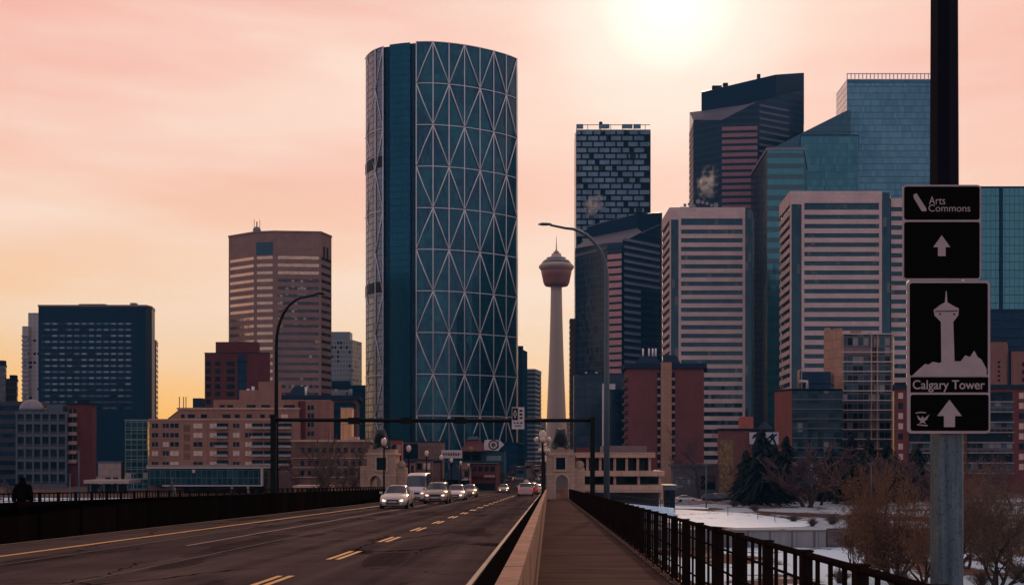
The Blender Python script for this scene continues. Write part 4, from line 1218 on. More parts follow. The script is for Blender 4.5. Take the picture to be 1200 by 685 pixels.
# ---- long brown stone building behind the left kiosk
Yg = 215
def eX(c): return 280 + c / 5.267
def eY(c): return 470 + c / 5.267
pl = para_l(P(eX(330), Yg), P(eX(810), Yg), P(eX(850), Yg + 90))
A, B = pl[0], pl[1]
t = building('low_building', 'long low brown stone building with pale ledges behind the bare trees', 'low building', pl)
zt = Z(eY(250), Yg)
MB().prism(pl, 0, zt).build('wall', masonry('brown_stone', (.165, .09, .075), .9, .45, .14, .7, .9, .3), t)
MB().prism(offset(pl, .3), zt + .004, Z(eY(236), Yg)).build('parapet', STONE, t)
for yc in (347, 405, 465): MB().fbox(A, B, .02, -.02, Z(eY(yc + 5), Yg), Z(eY(yc), Yg), -.1, .3).build('ledge', STONE, t)
for c in range(9):
    for yc in (300, 380, 440): MB().fbox(A, B, 1.5 + c * 1.35, 2.2 + c * 1.35, Z(eY(yc + 16), Yg), Z(eY(yc - 14), Yg), -.2, .03).build('window', WIN, t)
MB().box(X(eX(680), Yg + 3), X(eX(730), Yg + 3), Yg + 3, Yg + 6, zt, Z(eY(216), Yg)).build('roof_unit', STONE, t)
# balustrade and pavilion below it
t = thing('balustrade', 'pale stone balustrade with merlons left of the west kiosk', 'balustrade', (X(407, 160), 160, 0))
MB().box(X(386, 160), X(427, 160), 160, 160.5, 0, Z(576, 160)).build('wall', STONE, t)
for c in range(9):
    x0 = X(386.4 + c * 4.5, 160); MB().box(x0, x0 + .32, 160.02, 160.45, Z(576, 160) + .003, Z(572.5, 160)).build('merlon', STONE, t)
t = thing('pavilion', 'low park pavilion with a pale flat roof under the bare trees', 'pavilion', (X(358, 190), 190, 0))
MB().box(X(343, 190), X(386, 190), 190, 195, Z(571, 190), Z(568.5, 190)).build('roof', STONE, t)
for p_ in (345, 357, 384): MB().box(X(p_, 190), X(p_, 190) + .3, 190.3, 190.6, 0, Z(571, 190) - .003).build('post', STONE, t)
MB().box(X(358, 191), X(383, 191), 191, 194, 0, Z(571.5, 191)).build('wall', plain('navy_shutter', (.02, .04, .06), .6), t)

# ---- right bank: maroon condominium with tan spine
Yh = 400
def hX(c): return 700 + c / 3.425
def hY(c): return 400 + c / 3.425
pl = [P(hX(108), Yh + 9), P(hX(124), Yh), P(hX(426), Yh), P(hX(428), Yh + 16)]
A, B = pl[1], pl[2]
t = building('apartment_tower', 'maroon brick condominium tower with a tan central spine and dark eaves', 'apartment tower', pl)
zt = Z(hY(108), Yh)
MB().prism(pl, 0, zt).build('wall', BRICK_MAR, t)
MB().prism(offset(pl, 1.1), zt + .01, Z(hY(88), Yh)).build('roof', ROOFB, t)
for c0, c1, top in ((160, 250, 52), (262, 330, 48)):
    bq = [P(hX(c0 - 8), Yh + 3), P(hX(c1 + 6), Yh + 3), P(hX(c1 + 6), Yh + 14), P(hX(c0 - 8), Yh + 14)]
    uq = [P(hX(c0 + 14), Yh + 6), P(hX(c1 - 14), Yh + 6), P(hX(c1 - 14), Yh + 11), P(hX(c0 + 14), Yh + 11)]
    MB().loft([[p + (Z(hY(88), Yh) + .01,) for p in bq], [p + (Z(hY(top), Yh),) for p in uq]], True, False).build('mansard', ROOFB, t)
def sH(c): return X(hX(c), Yh) - A[0]
MB().fbox(A, B, sH(254), sH(297), 0, Z(hY(84), Yh), -.2, 1.2).build('spine', masonry('tan_spine', (.42, .22, .15), 2, 1.2, .05, .8), t)
for k in range(12):
    z = Z(hY(122 + 33 * k), Yh)
    for c0, c1 in ((240, 253.5), (297.5, 312)):
        MB().fbox(A, B, sH(c0), sH(c1), z - 2.5, z - .2, -.1, .03).build('balcony_recess', DARKM, t)
        MB().fbox(A, B, sH(c0) + .05, sH(c1) - .05, z - 2.9, z - 2.0, .031, .9).build('balcony', PKB, t)
    MB().fbox(pl[0], pl[1], .3, -.2, z - 2.9, z - 1.9, .01, .9).build('balcony', GRB, t)
for xc in (183, 207, 222, 234): antenna(t, X(hX(xc), Yh + 8), Yh + 8, Z(hY(56), Yh), 3.2, .35, STEEL)
# dark glass block with white edge
pl = para_r(P(706, 440), P(716, 430), P(706, 445)); pl = [P(716, 445), P(716.5, 430), P(740, 430), P(741, 445)]
t = building('office_block', 'dark glass block with a bright white end pier behind the street lamp', 'office block', pl)
MB().prism(pl, 0, Z(456, 430), cum=True).build('wall', NAVY, t)
MB().box(X(706.5, 430), X(711, 430), 430, 436, 0, Z(449, 430)).build('end_pier', plain('white_pier', (.62, .56, .60), .6), t)
MB().box(X(711.2, 430), X(721, 430), 430, 436, Z(456, 430) + .01, Z(449.5, 430)).build('roof_beam', plain('white_pier', (.62, .56, .60), .6), t)
pl = [P(672, 605), P(672.5, 590), P(735, 590), P(736, 605)]
t = building('office_block', 'low plain navy podium under the dark banded tower', 'office block', pl)
MB().prism(pl, 0, Z(438, 590), cum=True).build('wall', grid_glass('slate_podium', (.02, .04, .065), (.03, .05, .078), (.015, .03, .05), 3, 4, .04, .05, metal=.2), t)
MB().prism(offset(pl, .2), Z(438, 590) + .01, Z(437, 590)).build('roof', DARKM, t)
for p_ in (687, 699): MB().lathe([(.4, Z(437, 590)), (.8, Z(436, 590)), (.1, Z(434.5, 590))], X(p_, 595), 595, 8).build('dish', STEEL, t)

# ---- terraced restaurant
Yr = 190
t = thing('restaurant', 'terraced beige restaurant with three flat decks behind the bridge railing', 'restaurant', (X(725, Yr), Yr, 0))
DECKB = masonry('beige_fascia', (.47, .285, .215), 3, 2, .06, .8, .8, .12)
MB().box(X(674, Yr + 8), X(766, Yr + 8), Yr + 8, Yr + 20, 0, Z(534, Yr) - .01).build('wall', masonry('maroon_render', (.17, .06, .06), 2, 1, .1), t)
for a, b, y0, y1, d in ((676, 768, 529.7, 535.8, 3), (672, 779, 551.5, 557.5, 0), (672, 777, 568, 576.5, -1.5)):
    MB().box(X(a, Yr + d), X(b, Yr + d), Yr + d, Yr + 21 - .01 * d, Z(y1, Yr + d), Z(y0, Yr + d)).build('deck_fascia', DECKB, t)
for a, y0, y1, d in ((687, 536, 551.4, 4), (702, 536, 551.4, 4), (719, 536, 551.4, 4), (733, 536, 551.4, 4), (746, 536, 551.4, 4), (760, 536, 551.4, 4), (693, 557.6, 567.9, 1), (719, 557.6, 567.9, 1), (747, 557.6, 567.9, 1), (772, 557.6, 567.9, 1), (774, 576.6, 590, 0)):
    MB().box(X(a, Yr + d), X(a, Yr + d) + .42, Yr + d, Yr + d + .4, Z(y1, Yr + d), Z(y0, Yr + d)).build('column', DECKB, t)
for a, b, y0, y1 in ((679, 700, 537, 551), (704, 718, 537, 551), (721, 745, 537, 551), (748, 759, 537, 551), (674, 692, 558.5, 567), (696, 718, 558.5, 567), (722, 746, 558.5, 567), (750, 771, 558.5, 567)):
    MB().box(X(a, Yr + 7.9), X(b, Yr + 7.9), Yr + 7.5, Yr + 8.2, Z(y1, Yr + 7.5), Z(y0, Yr + 7.5)).build('window', WIN, t)
MB().box(X(672, Yr + 5), X(772, Yr + 5), Yr + 5, Yr + 19, -.1, Z(577, Yr)).build('plinth', plain('dark_plinth', (.05, .035, .035), .9), t)
MB().box(X(778, Yr + 6), X(794, Yr + 6), Yr + 6, Yr + 15, Z(575, Yr), Z(569, Yr)).build('terrace', GRD, t)
MB().box(X(783, Yr + 7), X(791, Yr + 7), Yr + 7, Yr + 14, -.1, Z(575, Yr) - .004).build('terrace_wall', DARKM, t)
MB().box(X(706, Yr + 10), X(758, Yr + 10), Yr + 10, Yr + 19, Z(529.7, Yr + 3) + .01, Z(522, Yr + 10)).build('roof_unit', plain('grey_tan_plant', (.17, .12, .12), .8), t)
MB().box(X(676, Yr + 4), X(691, Yr + 4), Yr + 4, Yr + 8, Z(529.7, Yr + 3) + .01, Z(524, Yr + 4)).build('roof_unit', BRICK_RED, t)
# grey shop right of it
pl = [P(786, 290), P(788, 275), P(842, 275), P(843, 290)]
t = building('low_building', 'grey low building with a pale window wall under the maroon condominium', 'low building', pl)
MB().prism(pl, 0, Z(546, 275)).build('wall', plain('grey_render', (.12, .11, .125), .85), t)
MB().prism(offset(pl, .6), Z(546, 275) + .004, Z(543, 275)).build('roof', GRD, t)
MB().fbox(pl[1], pl[2], .8, 6.2, Z(571, 275), Z(558.5, 275), -.2, .05).build('window', grid_glass('pale_shop_glass', (.14, .17, .20), (.25, .24, .25), (.06, .06, .07), 1.0, 1.4, .1, .1, metal=.4, tilt=.05), t)
MB().fbox(pl[1], pl[2], 6.8, 10.2, Z(573, 275), Z(557, 275), -.2, .05).build('window', WIN, t)

# ---- mural building
Ym = 265
def mX(c): return 820 + c / 2.738
def mY(c): return 360 + c / 2.738
pl = [P(mX(58), Ym + 4), P(mX(62), Ym), P(mX(166), Ym), P(mX(168), Ym + 22)]
t = building('low_building', 'red brown building with an ochre mural on its end wall', 'low building', pl)
A, B = pl[1], pl[2]
MB().prism(pl, 0, Z(mY(395), Ym)).build('wall', masonry('liver_brick', (.16, .06, .055), .5, .2, .15), t)
def mural():
    m, g, b = new_mat('ochre_mural')
    uv = g.n('ShaderNodeUVMap').outputs[0]
    a = g.noise(g.v('MULTIPLY', uv, (1.3, .55, 1)), .8, 4, .7); f = g.noise(uv, 1.6, 3)
    c = g.ramp(a, [(.34, (.03, .018, .015)), (.44, (.16, .075, .03)), (.50, (.34, .19, .075)), (.54, (.07, .03, .02)), (.60, (.28, .16, .07)), (.68, (.42, .27, .12))])
    c = g.mix(g.ramp(f, [(.5, 0), (.6, .6)]), c, (.05, .04, .05))
    g.put(b.inputs['Base Color'], c); b.inputs['Roughness'].default_value = .8
    return m
MB().fbox(A, B, .05, X(mX(108), Ym) - A[0], .5, Z(mY(425), Ym), -.1, .06).build('mural', mural(), t)
MB().prism(offset(pl, .3), Z(mY(395), Ym) + .004, Z(mY(388), Ym)).build('roof', DARKM, t)
MB().box(X(mX(138), Ym + 6), X(mX(172), Ym + 6), Ym + 6, Ym + 12, Z(mY(388), Ym) + .005, Z(mY(350), Ym + 6)).build('roof_unit', masonry('red_box', (.36, .10, .08), .5, .2, .1), t)
m_ = MB(); zq = Z(mY(388), Ym)
m_.loft([[P(mX(180), Ym + 8) + (zq,), P(mX(236), Ym + 8) + (zq,), P(mX(240), Ym + 16) + (zq,), P(mX(184), Ym + 16) + (zq,)], [P(mX(206), Ym + 12) + (Z(mY(364), Ym + 10),)] * 2 + [P(mX(210), Ym + 13) + (Z(mY(364), Ym + 10),)] * 2], True, False)
m_.build('hip_roof', ROOFB, t)
t = thing('billboard', 'white billboard with dark figures half hidden by the dark spruces', 'billboard', (X(mX(206), Ym - 2), Ym - 2, 0))
xa, xb = X(mX(160), Ym - 2), X(mX(253), Ym - 2)
MB().box(xa, xb, Ym - 2, Ym - 1.7, Z(mY(438), Ym - 2), Z(mY(400), Ym - 2)).build('panel', plain('billboard_white', (.42, .41, .47), .6, var=.06, scale=.3), t)
def figure(name, cx, cz, s):
    pts = [(-.9, -1.2), (-.55, -1.25), (-.15, -.3), (.05, -.35), (.5, -1.2), (.9, -1.1), (.4, .1), (.55, .5), (1.1, .9), (.95, 1.2), (.3, .85), (.2, 1.2), (-.1, 1.3), (-.25, .9), (-.8, .6), (-1.1, .0), (-.85, -.1), (-.5, .3), (-.45, -.1)]
    MB().xz([(cx + x * s, cz + z * s) for x, z in pts], Ym - 2.06, Ym - 2.01).build(name, DARKM, t)
figure('dark_figure', xa + 1.9, Z(mY(419), Ym - 2), 1.25); figure('dark_figure', xb - 1.4, Z(mY(421), Ym - 2), 1.0)
for x in (xa + 1, xb - 1): MB().box(x, x + .3, Ym - 1.69, Ym - 1.4, 0, Z(mY(438), Ym - 2) + 1).build('post', DARKM, t)

# ---- tan condominium with glass front, and low dark glass neighbour
Yc = 345
pl = [P(mX(398), Yc + 8), P(mX(456), Yc), P(mX(619), Yc), P(mX(624), Yc + 18)]
t = building('apartment_tower', 'tan walled condominium with a gridded glass front and white floor lines', 'apartment tower', pl)
A, B = pl[1], pl[2]
zt = Z(mY(84), Yc)
TANW = masonry('tan_stucco', (.42, .24, .18), 4, 2.8, .05, .75, .85, .12)
MB().walls([pl[0], pl[1]], 0, zt + 1.2).build('side_wall', TANW, t)
CG = grid_glass('condo_glass', (.015, .04, .06), (.04, .075, .10), (.16, .12, .115), 1.6, 2.82, .08, 0, .22, (.11, .10, .115), metal=.3, rough=.15, blind=.2, blindc=(.22, .20, .21), tilt=.06, dark=.25)
MB().walls(pl[1:] + [pl[0]], 0, zt).build('glass_wall', CG, t)
m_ = MB(); m_.face([(p[0], p[1], zt - .1) for p in pl]); m_.build('roof_deck', ROOFM, t)
Lc = dist(A, B)
for k in range(14):
    z = zt - 2.88 * (k if k < 1 else k + .55) - (1.0 if k else 0)
    if z > 1: MB().fbox(A, B, .01, Lc - .01, z - .26, z, -.1, .75).build('floor_line', plain('white_slab_edge', (.60, .50, .47), .6) if k == 0 else bpy.data.materials['white_slab_edge'], t)
for s0 in (.02, Lc * .56, Lc * .68, Lc - .5): MB().fbox(A, B, s0, s0 + .42, 0, zt - .3, -.05, .5).build('pier', TANW, t)
MB().fbox(A, B, .5, Lc * .56, zt - 6.4, zt - 4.2, -.05, .3).build('band', masonry('mauve_band', (.22, .15, .15), 2, 1, .06), t)
MB().prism([P(mX(400), Yc + 7.5), P(mX(412), Yc + 6), P(mX(420), Yc + 9), P(mX(408), Yc + 10.5)], zt - 1, Z(mY(66), Yc + 7)).build('chimney', TANW, t)
MB().prism([P(mX(425), Yc + 4.5), P(mX(452), Yc + 1), P(mX(458), Yc + 5), P(mX(431), Yc + 8)], zt - 1, Z(mY(68), Yc + 3)).build('chimney', TANW, t)
roof_gear(t, [(X(mX(500), Yc + 8), Yc + 8, 2.6, 3, zt, 1.7), (X(mX(545), Yc + 8), Yc + 8, 1.4, 2, zt, 1.0)], TANW)
Yk = 330
pl = [P(mX(240), Yk + 7), P(mX(296), Yk), P(mX(457), Yk), P(mX(462), Yk + 16)]
t = building('apartment_building', 'low dark glass apartment block with a red brick end wall', 'apartment building', pl)
zt = Z(mY(264), Yk)
MB().walls([pl[0], pl[1]], 0, zt + .4).build('end_wall', masonry('rust_brick', (.23, .075, .065), .5, .2, .15), t)
MB().walls(pl[1:] + [pl[0]], 0, zt).build('glass_wall', grid_glass('night_condo_glass', (.010, .028, .045), (.02, .045, .065), (.02, .03, .04), 1.5, 2.75, .06, .05, metal=.3, rough=.12, blind=.08, blindc=(.16, .15, .16), tilt=.06), t)
MB().prism(pl, zt - .3, zt + .35).build('roof', DARKM, t)
for k in range(1, 9):
    z = zt - 2.75 * k
    if z > 1: MB().fbox(pl[1], pl[2], .05, -.05, z - .2, z + .05, -.05, 1.0).build('balcony', plain('grey_slab', (.14, .13, .155), .7) if k == 1 else bpy.data.materials['grey_slab'], t)
MB().prism([P(mX(328), Yk + 3), P(mX(420), Yk + 3), P(mX(432), Yk + 13), P(mX(340), Yk + 13)], zt + .36, Z(mY(206), Yk + 3)).build('penthouse_wall', NAVY, t)
MB().tube([P(mX(318), Yk + 4) + (zt,), P(mX(318), Yk + 4) + (Z(mY(203), Yk + 4),), P(mX(326), Yk + 4) + (Z(mY(203), Yk + 4),)], .45, 8).build('flue', TANW, t)
MB().tube([P(mX(320), Yk + 2) + (Z(mY(236), Yk),), P(mX(344), Yk + 2) + (Z(mY(236), Yk),), P(mX(344), Yk + 2) + (zt + .3,)], .5, 8).build('flue', PALE, t)

# ---- brick balcony block behind the sign
Yb = 310
def bX(c): return 1040 + c / 2.856
def bY(c): return 360 + c / 2.856
pl = [P(bX(22), Yb + 10), P(bX(24), Yb), P(bX(560), Yb), P(bX(566), Yb + 18)]
A, B = pl[1], pl[2]
t = building('apartment_building', 'red brick apartment block with rows of pale balcony edges behind the sign', 'apartment building', pl)
zt = Z(bY(272), Yb)
MB().prism(pl, 0, zt).build('wall', masonry('wine_brick', (.17, .05, .05), .5, .2, .15), t)
MB().prism(offset(pl, .5), zt + .004, Z(bY(258), Yb)).build('roof', ROOFB, t)
def sC(c): return X(bX(c), Yb) - A[0]
for k in range(8):
    z = Z(bY(285 + 34 * k), Yb)
    if z < 1: break
    for xc in (44, 448, 500):
        w_ = MB().fbox(A, B, sC(xc - 8), sC(xc + 8), z - 1.6, z, -.2, .05).build('window', BLIND if (k + xc) % 3 else WIN, t)
    for c0, c1 in ((72, 255), (266, 418)):
        MB().fbox(A, B, sC(c0), sC(c1), z - 2.2, z + .2, -.2, .04).build('balcony_recess', CG if k % 2 else WIN, t)
        MB().fbox(A, B, sC(c0), sC(c1), z - 2.62, z - 2.35, .0, 1.3).build('balcony', plain('pale_balcony_edge', (.26, .24, .29), .6) if k == 0 and c0 == 72 else bpy.data.materials['pale_balcony_edge'], t)
for a, b, top, Yq, lab in ((1157, 1180, 400, 420, 'brown brick tower with a column of round windows right of the sign'), (1185, 1240, 411, 420, 'wide brown brick tower at the right picture edge')):
    pl = [P(a - 2, Yq + 8), P(a, Yq), P(b, Yq), P(b + 1, Yq + 14)]
    t = building('apartment_tower', lab, 'apartment tower', pl)
    MB().prism(pl, 0, Z(top, Yq)).build('wall', masonry('umber_brick', (.26, .115, .095), .6, .25, .12), t)
    MB().prism(offset(pl, .2), Z(top, Yq) + .004, Z(top - 1.2, Yq)).build('parapet', DARKM, t)
    if a == 1157:
        for k in range(5):
            z = Z(424 + 5.3 * k, Yq); m_ = MB(); m_.lathe([(.05, 0), (.45, 0), (.45, .3)], 0, 0, 10)
            m_.v = [(X(1170.5, Yq) + v[0], Yq - .25 + v[2] * .5, z + v[1]) for v in m_.v]; m_.build('round_window', DARKM, t)
    else:
        for k in range(6): MB().fbox(pl[1], pl[2], 4, 6, Z(424 + 9 * k, Yq) - 1.6, Z(424 + 9 * k, Yq), -.2, .05).build('window', WIN, t)

# ------------------------------------------------------------------ shops and signs of the quarter beyond the bridge
def sX(c): return 400 + c / 4.892
def sY(c): return 480 + c / 4.892
def shop(name, label, cat, a, b, y, top, wall, depth=12, bot=0, wins=(), awn=None, roofm=None):
    pl = para_l(P(sX(a), y), P(sX(b), y), P(sX(b) + 1.5 * depth / 12, y + depth))
    t = building(name, label, cat, pl)
    MB().prism(pl, bot, Z(sY(top), y)).build('wall', wall, t)
    MB().prism(offset(pl, .2), Z(sY(top), y) + .004, Z(sY(top) - 1.0, y)).build('roof', roofm or DARKM, t)
    for x0, x1, y0, y1, mt in wins:
        MB().fbox(pl[0], pl[1], X(sX(x0), y) - pl[0][0], X(sX(x1), y) - pl[0][0], Z(sY(y1), y), Z(sY(y0), y), -.2, .06).build('window', mt, t)
    if awn:
        for x0, x1, y0, y1, mt in awn:
            MB().fbox(pl[0], pl[1], X(sX(x0), y) - pl[0][0], X(sX(x1), y) - pl[0][0], Z(sY(y1), y), Z(sY(y0), y), .0, .8).build('awning', mt, t)
    return t, pl
TEALW = plain('teal_render', (.02, .07, .10), .7, scale=.3)
BRWN = masonry('brown_band', (.20, .115, .10), 3, 2, .06)
PINK = masonry('rosy_render', (.28, .155, .135), 3, 1.6, .07, .8, .85, .2)
WHITEP = plain('white_panel', (.58, .48, .50), .6, var=.18, scale=.6)
REDP = plain('crimson_panel', (.085, .011, .024), .6, var=.2, scale=.4)
CREAM = plain('cream_panel', (.36, .235, .19), .7, var=.15, scale=.5)
shop('shop_building', 'long flat-roofed building with a brown upper band and dark blue end', 'shop', 350, 582, 300, 185, BRWN, 20, 0, [(352, 440, 192, 280, NAVY), (450, 575, 284, 300, NAVY)], [(352, 580, 282, 292, TEALW)])
shop('shop_building', 'crimson fronted narrow shop left of the long flat-roofed building', 'shop', 284, 346, 270, 172, masonry('crimson_brick', (.26, .07, .06), .5, .2, .15), 14, 0, [(290, 312, 200, 240, WIN), (320, 342, 200, 240, CREAM), (290, 340, 260, 290, WIN)], [(286, 345, 250, 258, CREAM)])
shop('shop_building', 'cream shop with tall dark windows right behind the west kiosk', 'shop', 330, 420, 235, 300, PINK, 10, 0, [(345, 362, 318, 360, WIN), (372, 392, 318, 360, WIN), (400, 415, 318, 360, WIN)], [(336, 418, 366, 380, CREAM)])
shop('shop_building', 'brown plastered shop behind the white van', 'shop', 424, 520, 245, 290, BRWN, 10, 0, [(436, 460, 305, 340, WIN), (470, 510, 305, 340, BLIND), (430, 512, 380, 410, WIN)], [(428, 516, 352, 366, PINK)])
shop('shop_building', 'teal rendered hall under the crimson sloping roof', 'shop', 676, 934, 330, 236, TEALW, 18, 0, [(700, 740, 256, 300, WIN), (752, 800, 256, 300, WIN), (832, 916, 262, 300, plain('pale_blinds', (.20, .26, .30), .6))], [(700, 820, 302, 312, CREAM), (560, 672, 290, 300, TEALW)])
t, pl = shop('shop_building', 'small white shopfront building with a stepped gable', 'shop', 664, 742, 255, 340, PINK, 10, 0, [(675, 690, 350, 385, WIN), (705, 728, 350, 385, WIN), (672, 734, 405, 440, WIN)], [(668, 740, 392, 402, WHITEP)])
MB().xz([(X(sX(664), 254.8), Z(sY(340), 254.8)), (X(sX(742), 254.8), Z(sY(340), 254.8)), (X(sX(735), 254.8), Z(sY(320), 254.8)), (X(sX(718), 254.8), Z(sY(306), 254.8)), (X(sX(690), 254.8), Z(sY(306), 254.8)), (X(sX(671), 254.8), Z(sY(322), 254.8))], 254.6, 255.1).build('gable', PINK, t)
shop('shop_building', 'maroon two storey shop with bright small signs along its front', 'shop', 745, 886, 262, 312, BRICK_RED, 40, 0, [(752, 775, 325, 350, WIN), (785, 810, 325, 350, WIN), (822, 845, 325, 350, WIN), (855, 880, 325, 350, WIN), (750, 880, 420, 465, WIN)], [(750, 812, 372, 384, REDP), (820, 880, 372, 386, CREAM)])
shop('shop_building', 'low wine red shop front beyond the parked cars', 'shop', 888, 960, 420, 392, masonry('dull_wine', (.12, .05, .06), .5, .2), 30, 0, [(895, 915, 410, 440, WIN), (925, 950, 410, 440, WIN)], [(890, 956, 398, 404, CREAM)])
# blue peaked marquee
t = thing('marquee', 'dark blue peaked marquee roof beside the white shopfront', 'marquee', (X(sX(630), 240), 240, 0))
m_ = MB(); zb_ = Z(sY(400), 240)
xa, xm, xb = X(sX(578), 240), X(sX(640), 240), X(sX(684), 240)
m_.loft([[(xa, 240, zb_), (xb, 240, zb_), (xb, 250, zb_), (xa, 250, zb_)], [(xm, 243, Z(sY(306), 243)), (xm + .4, 243, Z(sY(306), 243)), (xm + .4, 247, Z(sY(306), 243)), (xm, 247, Z(sY(306), 243))]], True, False)
m_.build('roof', ROOFB, t)
for x in (xa + .3, xb - .3): MB().tube([(x, 240.5, 0), (x, 240.5, zb_)], .12, 6).build('post', DARKM, t)
MB().box(xa + .6, xb - .6, 242, 249, 0, zb_ - .02).build('wall', WIN, t)
# white banner panel
t = thing('sign_board', 'long weathered white board with dark lettering strokes on the roof edge', 'sign', (X(sX(632), 285), 285, 0))
MB().box(X(sX(574), 285), X(sX(692), 285), 285, 285.4, Z(sY(276), 285), Z(sY(230), 285)).build('panel', WHITEP, t)
m_ = MB()
for k in range(7):
    x0 = X(sX(584 + k * 14), 285); m_.box(x0, x0 + .32, 284.93, 284.99, Z(sY(262), 285), Z(sY(243), 285)); m_.box(x0 + .33, x0 + 1.0, 284.93, 284.99, Z(sY(252 + (k % 3) * 4), 285), Z(sY(249 + (k % 3) * 4), 285))
m_.build('characters', plain('faded_red', (.22, .07, .08), .7), t)
for c in (590, 676): MB().box(X(sX(c), 285), X(sX(c), 285) + .25, 285.41, 285.7, 0, Z(sY(268), 285)).build('post', DARKM, t)
# crimson sloped roof with teal ridge
t = thing('pavilion_roof', 'crimson flared roof with a dark teal ridge and gold crest above the shops', 'roof', (X(sX(760), 325), 325, Z(sY(236), 325)))
m_ = MB()
def rp(c, yc, y): return (X(sX(c), y), y, Z(sY(yc), y))
m_.loft([[rp(682, 236, 322), rp(834, 236, 322), rp(838, 236, 336), rp(686, 236, 336)], [rp(704, 200, 325), rp(818, 200, 325), rp(820, 200, 333), rp(708, 200, 333)], [rp(722, 170, 327), rp(786, 168, 327), rp(788, 168, 331), rp(724, 170, 331)]], True, False)
m_.build('roof', REDP, t)
m_ = MB(); m_.loft([[rp(716, 170, 326.5), rp(792, 168, 326.5), rp(794, 168, 331.5), rp(718, 170, 331.5)], [rp(730, 152, 328), rp(776, 150, 328), rp(778, 150, 330), rp(732, 152, 330)]], True, False); m_.build('ridge', TEALW, t)
m_ = MB(); m_.lathe([(.05, 0), (.8, .02), (.8, .3)], 0, 0, 16); m_.v = [(X(sX(741), 321.5) + v[0], 321.7 + v[2] * .5, Z(sY(224), 321.5) + v[1]) for v in m_.v]; m_.build('crest', plain('gold_crest', (.30, .14, .05), .5), t)
MB().tube([rp(755, 152, 329), rp(755, 128, 329)], .18, 6).build('finial', TEALW, t)
# white curved sign with round emblem
t = thing('sign_board', 'white flag-shaped rooftop sign with a dark round emblem', 'sign', (X(sX(872), 320), 320, Z(sY(236), 320)))
pts = [(820, 228), (818, 200), (822, 172), (850, 170), (885, 171), (912, 176), (922, 188), (934, 196), (926, 206), (912, 218), (900, 234), (860, 232)]
MB().xz([(X(sX(a), 320), Z(sY(b), 320)) for a, b in reversed(pts)], 320, 320.5).build('panel', WHITEP, t)
def ring(mb, cx, cz, r0, r1, y0, y1, n=20):
    for k in range(n):
        a, b = 2 * math.pi * k / n, 2 * math.pi * (k + 1) / n
        q = [(cx + r1 * math.cos(a), cz + r1 * math.sin(a)), (cx + r1 * math.cos(b), cz + r1 * math.sin(b)), (cx + r0 * math.cos(b), cz + r0 * math.sin(b)), (cx + r0 * math.cos(a), cz + r0 * math.sin(a))]
        mb.face([(p[0], y0, p[1]) for p in reversed(q)])
    return mb
zc = Z(sY(200), 320)
ring(MB(), X(sX(872), 320), zc, 1.0, 1.45, 319.96, 320).build('emblem_ring', plain('emblem_brown', (.10, .05, .04), .7), t)
ring(MB(), X(sX(872), 320), zc, .05, .62, 319.95, 320).build('emblem_disc', plain('emblem_brown', (.10, .05, .04), .7), t)
MB().box(X(sX(898), 320), X(sX(902), 320), 319.94, 319.99, zc - 1, zc + 1.2).build('emblem_bar', DARKM, t)
MB().box(X(sX(850), 320.6), X(sX(856), 320.6), 320.51, 320.9, Z(sY(240), 320), zc).build('post', DARKM, t)
# tall navy slabs closing the street on the left, and low ones on the right
shop('office_block', 'dark teal podium wall at the foot of the lattice tower', 'office block', 920, 1010, 560, 190, NAVYB, 60)
for c, (a, b, y, top, lab) in enumerate(((1000, 1050, 480, 330, 'small dark shop at the far street bend, leftmost'), (1052, 1095, 520, 300, 'dark brown shop at the far street, taller'), (1098, 1140, 560, 322, 'tan shop at the far street beside the lamp post'))):
    shop('shop_building', lab, 'shop', a, b, y, top, [TEALW, BRWN, PINK][c], 20, 0, [(a + 6, b - 6, top + 18, top + 34, WIN), (a + 4, b - 4, 410, 425, WIN)], [(a + 2, b - 2, 388, 396, [CREAM, REDP, CREAM][c])])

# ------------------------------------------------------------------ kiosks with lions
LIONM = plain('weathered_lion_bronze', (.020, .028, .038), .6, var=.2, scale=2)
def skin(name, joints, edges, mat, parent=None, sub=2, loc=None):
    """continuous body grown over a skeleton: joints {key: (x, y, z, r[, r2])}"""
    keys = list(joints); idx = {k: i for i, k in enumerate(keys)}
    me = bpy.data.meshes.new(name + '_rig')
    me.from_pydata([joints[k][:3] for k in keys], [(idx[a], idx[b]) for a, b in edges], [])
    ob = bpy.data.objects.new(name, me); C.objects.link(ob)
    md = ob.modifiers.new('skin', 'SKIN')
    md.use_smooth_shade = True
    for i, k in enumerate(keys):
        r = joints[k][3]; r2 = joints[k][4] if len(joints[k]) > 4 else r
        me.skin_vertices[0].data[i].radius = (r, r2)
    me.skin_vertices[0].data[0].use_root = True
    ob.modifiers.new('sub', 'SUBSURF').levels = sub
    dg = bpy.context.evaluated_depsgraph_get()
    nm = bpy.data.meshes.new_from_object(ob.evaluated_get(dg))
    bpy.data.objects.remove(ob)
    nm.name = name; nm.materials.clear(); nm.materials.append(mat)
    o2 = bpy.data.objects.new(name, nm); C.objects.link(o2)
    if parent is not None: o2.parent = parent
    if loc: o2.location = loc
    return o2
